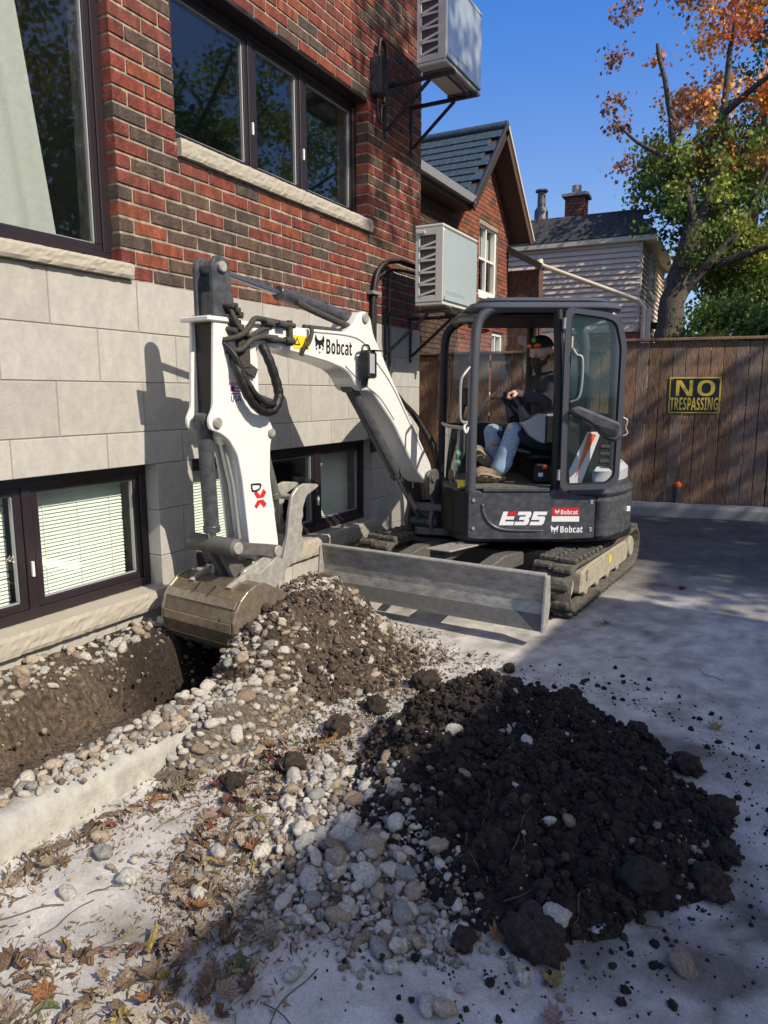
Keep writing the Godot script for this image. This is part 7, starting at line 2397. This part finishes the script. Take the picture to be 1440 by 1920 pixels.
	# jeans: paler colour over the shins
	var jeans := mat("jeans", Color(0.055, 0.085, 0.15), 0.9, 0, {"tex": tex.worn, "s": 6.0, "n": tex.n_coarse, "nstr": 0.6})
	var pale := mat("jeans_faded", Color(0.38, 0.51, 0.68), 0.9, 0, {"tex": tex.blotch, "s": 9.0, "n": tex.n_coarse, "nstr": 0.7})
	g = G.new()
	nets([[J.pelvis, J.lh, 0.115, 0.1], [J.pelvis, J.rh, 0.115, 0.1], [J.lh, J.lk, 0.09, 0.068], [J.rh, J.rk, 0.09, 0.068]], 0.03, 0.012, g)
	var jn := put("jeans", g.mesh(), jeans, p)
	g = G.new()
	for q in [[J.lk, J.la], [J.rk, J.ra]]:
		nets([[q[0] + Vector3(-0.01, 0.012, 0), q[0].lerp(q[1], 0.5), 0.069, 0.066], [q[0].lerp(q[1], 0.5), q[0].lerp(q[1], 0.93), 0.066, 0.062], [q[0].lerp(q[1], 0.8) + Vector3(0.03, 0, 0), q[0].lerp(q[1], 0.9) + Vector3(0.02, 0, 0), 0.055, 0.055]], 0.02, 0.011, g)
	put("faded_shins", g.mesh(), pale, jn)
	g = G.new()
	g.ball(J.lk + Vector3(-0.045, 0.045, 0.03), Vector3(0.028, 0.03, 0.03), 10, 6)
	put("pale_patch", g.mesh(), mat("patch_cream", Color(0.55, 0.50, 0.33), 0.9), jn)
	# boots, soles towards the drive
	var tan := mat("boot_tan", Color(0.42, 0.32, 0.20), 0.8, 0, {"tex": tex.worn, "s": 12.0})
	var sole := mat("boot_sole", Color(0.55, 0.47, 0.34), 0.85, 0, {"tex": tex.worn, "s": 14.0, "n": tex.n_coarse})
	for q in [[J.la, Vector3(-0.115, 0.905, 0.44) + o, Vector3(-0.255, 0.93, 0.50) + o, Vector3(-0.32, -0.55, 0.77)], [J.ra, Vector3(-0.115, 0.955, 0.30) + o, Vector3(-0.265, 1.085, 0.36) + o, Vector3(-0.35, -0.30, 0.88)]]:
		g = G.new()
		var d: Vector3 = (q[2] - q[1]).normalized()
		var nn: Vector3 = ((q[3] as Vector3) - d * d.dot(q[3])).normalized()
		nets([[q[0], q[1] - nn * 0.03, 0.05, 0.042], [q[1] - nn * 0.03, q[2] - nn * 0.025, 0.043, 0.044], [q[2] - nn * 0.03, q[2] + d * 0.03 - nn * 0.02, 0.044, 0.038]], 0.03, 0.0075, g)
		var bt := put("boot", g.mesh(), tan, p)
		var w := d.cross(nn)
		var bs := Transform3D(Basis(d, w, nn), (q[1] as Vector3).lerp(q[2], 0.5))
		var L: float = (q[2] - q[1]).length() / 2.0
		g = G.new()
		g.prism(rounded(pv([-L - 0.045, -0.036, -L - 0.045, 0.036, -0.02, 0.032, 0.03, 0.047, L + 0.03, 0.046, L + 0.062, 0.02, L + 0.062, -0.02, L + 0.03, -0.044, 0.03, -0.043, -0.02, -0.03]), 0.02), 0.004, 0.024, 0.004, true)
		var so := put("sole", g.mesh(), sole, bt, bs)
		g = G.new()
		for i in 7: g.box(Vector3(-L - 0.025 + i * (2 * L + 0.07) / 6.0, 0, 0.027), Vector3(0.016, 0.058, 0.008), 0.002, Basis().rotated(Vector3.BACK, 0.35 if i % 2 else -0.35))
		put("tread", g.mesh(), sole, so, Transform3D())
	# beard, cap, glasses
	var beard := mat("beard", Color(0.07, 0.038, 0.024), 0.95, 0, {"n": tex.n_coarse, "nstr": 1.0, "s": 14.0})
	g = G.new()
	nets([[C - up * 0.072 + f * 0.04 + rt * 0.05, C - up * 0.085 + f * 0.068, 0.02, 0.027], [C - up * 0.072 + f * 0.04 - rt * 0.05, C - up * 0.085 + f * 0.068, 0.02, 0.027], [C - up * 0.075 + f * 0.072, C - up * 0.135 + f * 0.055, 0.038, 0.028],
		[C - up * 0.02 + f * 0.0 + rt * 0.077, C - up * 0.07 + f * 0.035 + rt * 0.058, 0.009, 0.016], [C - up * 0.02 + f * 0.0 - rt * 0.077, C - up * 0.07 + f * 0.035 - rt * 0.058, 0.009, 0.016],
		[C - up * 0.036 + f * 0.092 + rt * 0.006, C - up * 0.044 + f * 0.08 + rt * 0.034, 0.007, 0.009], [C - up * 0.036 + f * 0.092 - rt * 0.006, C - up * 0.044 + f * 0.08 - rt * 0.034, 0.007, 0.009]], 0.014, 0.005, g)
	put("beard", g.mesh(), beard, p)
	var capm := mat("cap_cloth", Color(0.016, 0.016, 0.015), 0.9, 0, {"n": tex.n_fine, "s": 9.0})
	g = G.new()
	g.smooth(true)
	var cb := Basis(rt, up, -f)
	var ra := 0.101
	for i in 9:
		for k in 24:
			var q := []
			for e in [[i, k], [i + 1, k], [i + 1, k + 1], [i, k + 1]]:
				var a: float = PI * 0.5 * e[0] / 9.0
				var b: float = TAU * e[1] / 24.0
				q.append(C + up * 0.042 + cb * Vector3(sin(a) * cos(b) * 0.098, cos(a) * 0.092, -sin(a) * sin(b) * 0.108))
			if i == 0: g.tri(q[0], q[1], q[2])
			else: g.quad(q[0], q[1], q[2], q[3])
	var cap := put("cap", g.mesh(), capm, p)
	g = G.new()
	g.ball(C + up * 0.10 + f * 0.092, Vector3(0.02, 0.02, 0.012), 10, 6, cb)
	put("cap_mark", g.mesh(), mats.mark_green, cap)
	g = G.new()
	g.tube([C + up * 0.062 + f * 0.10 + rt * 0.03, C + up * 0.06 + f * 0.112, C + up * 0.062 + f * 0.10 - rt * 0.03], 0.006, 6)
	for s in [-1, 1]:
		g.tube([C + up * 0.062 + f * 0.085 + rt * 0.06 * s, C + up * 0.056 + f * 0.02 + rt * 0.103 * s, C + up * 0.05 - f * 0.05 + rt * 0.094 * s], 0.0045, 6)
	var gs := put("sunglasses", g.mesh(), mats.machine_black, p)
	for s in [-1, 1]:
		g = G.new()
		g.ball(C + up * 0.06 + f * 0.103 + rt * 0.036 * s, Vector3(0.03, 0.02, 0.008), 12, 8, Basis(rt, up, -f).rotated(up, 0.35 * s))
		put("lens", g.mesh(), mat("red_lens", Color(0.55, 0.10, 0.02), 0.15, 0.3), gs)

# a palm, four fingers closed on the lever and a thumb from the palm's side
func hand(g: G, wrist: Vector3, grip: Vector3, lever: Vector3, side: float) -> void:
	var f := (grip - wrist).normalized()
	var dn := lever.normalized()
	var out := f.cross(dn).normalized() * side
	var palm := wrist.lerp(grip, 0.75) - dn * 0.012
	var bones := [[wrist, palm, 0.024, 0.026], [palm, palm + f * 0.02 + out * 0.022, 0.022, 0.018], [palm, palm + f * 0.02 - out * 0.022, 0.022, 0.018]]
	for i in 4:
		var l: float = [0.95, 1.05, 1.0, 0.8][i]
		var b := palm + f * 0.03 + out * (0.030 - 0.020 * i) - dn * 0.002
		var m := b + (f * 0.8 + dn * 0.35).normalized() * 0.030 * l
		var t := m + (dn * 0.95 + f * 0.1).normalized() * 0.026 * l
		var e := t + (dn * 0.45 - f * 0.9).normalized() * 0.020 * l
		bones.append_array([[b, m, 0.0098, 0.009], [m, t, 0.009, 0.0083], [t, e, 0.0083, 0.0074]])
	var tb := palm + out * 0.028 + dn * 0.008
	var tm := tb + (out * 0.6 + f * 0.5 + dn * 0.6).normalized() * 0.032
	bones.append_array([[tb, tm, 0.0125, 0.0105], [tm, tm + (f * 0.7 + dn * 0.6 - out * 0.4).normalized() * 0.028, 0.0105, 0.0085]])
	nets(bones, 0.006, 0.0036, g)
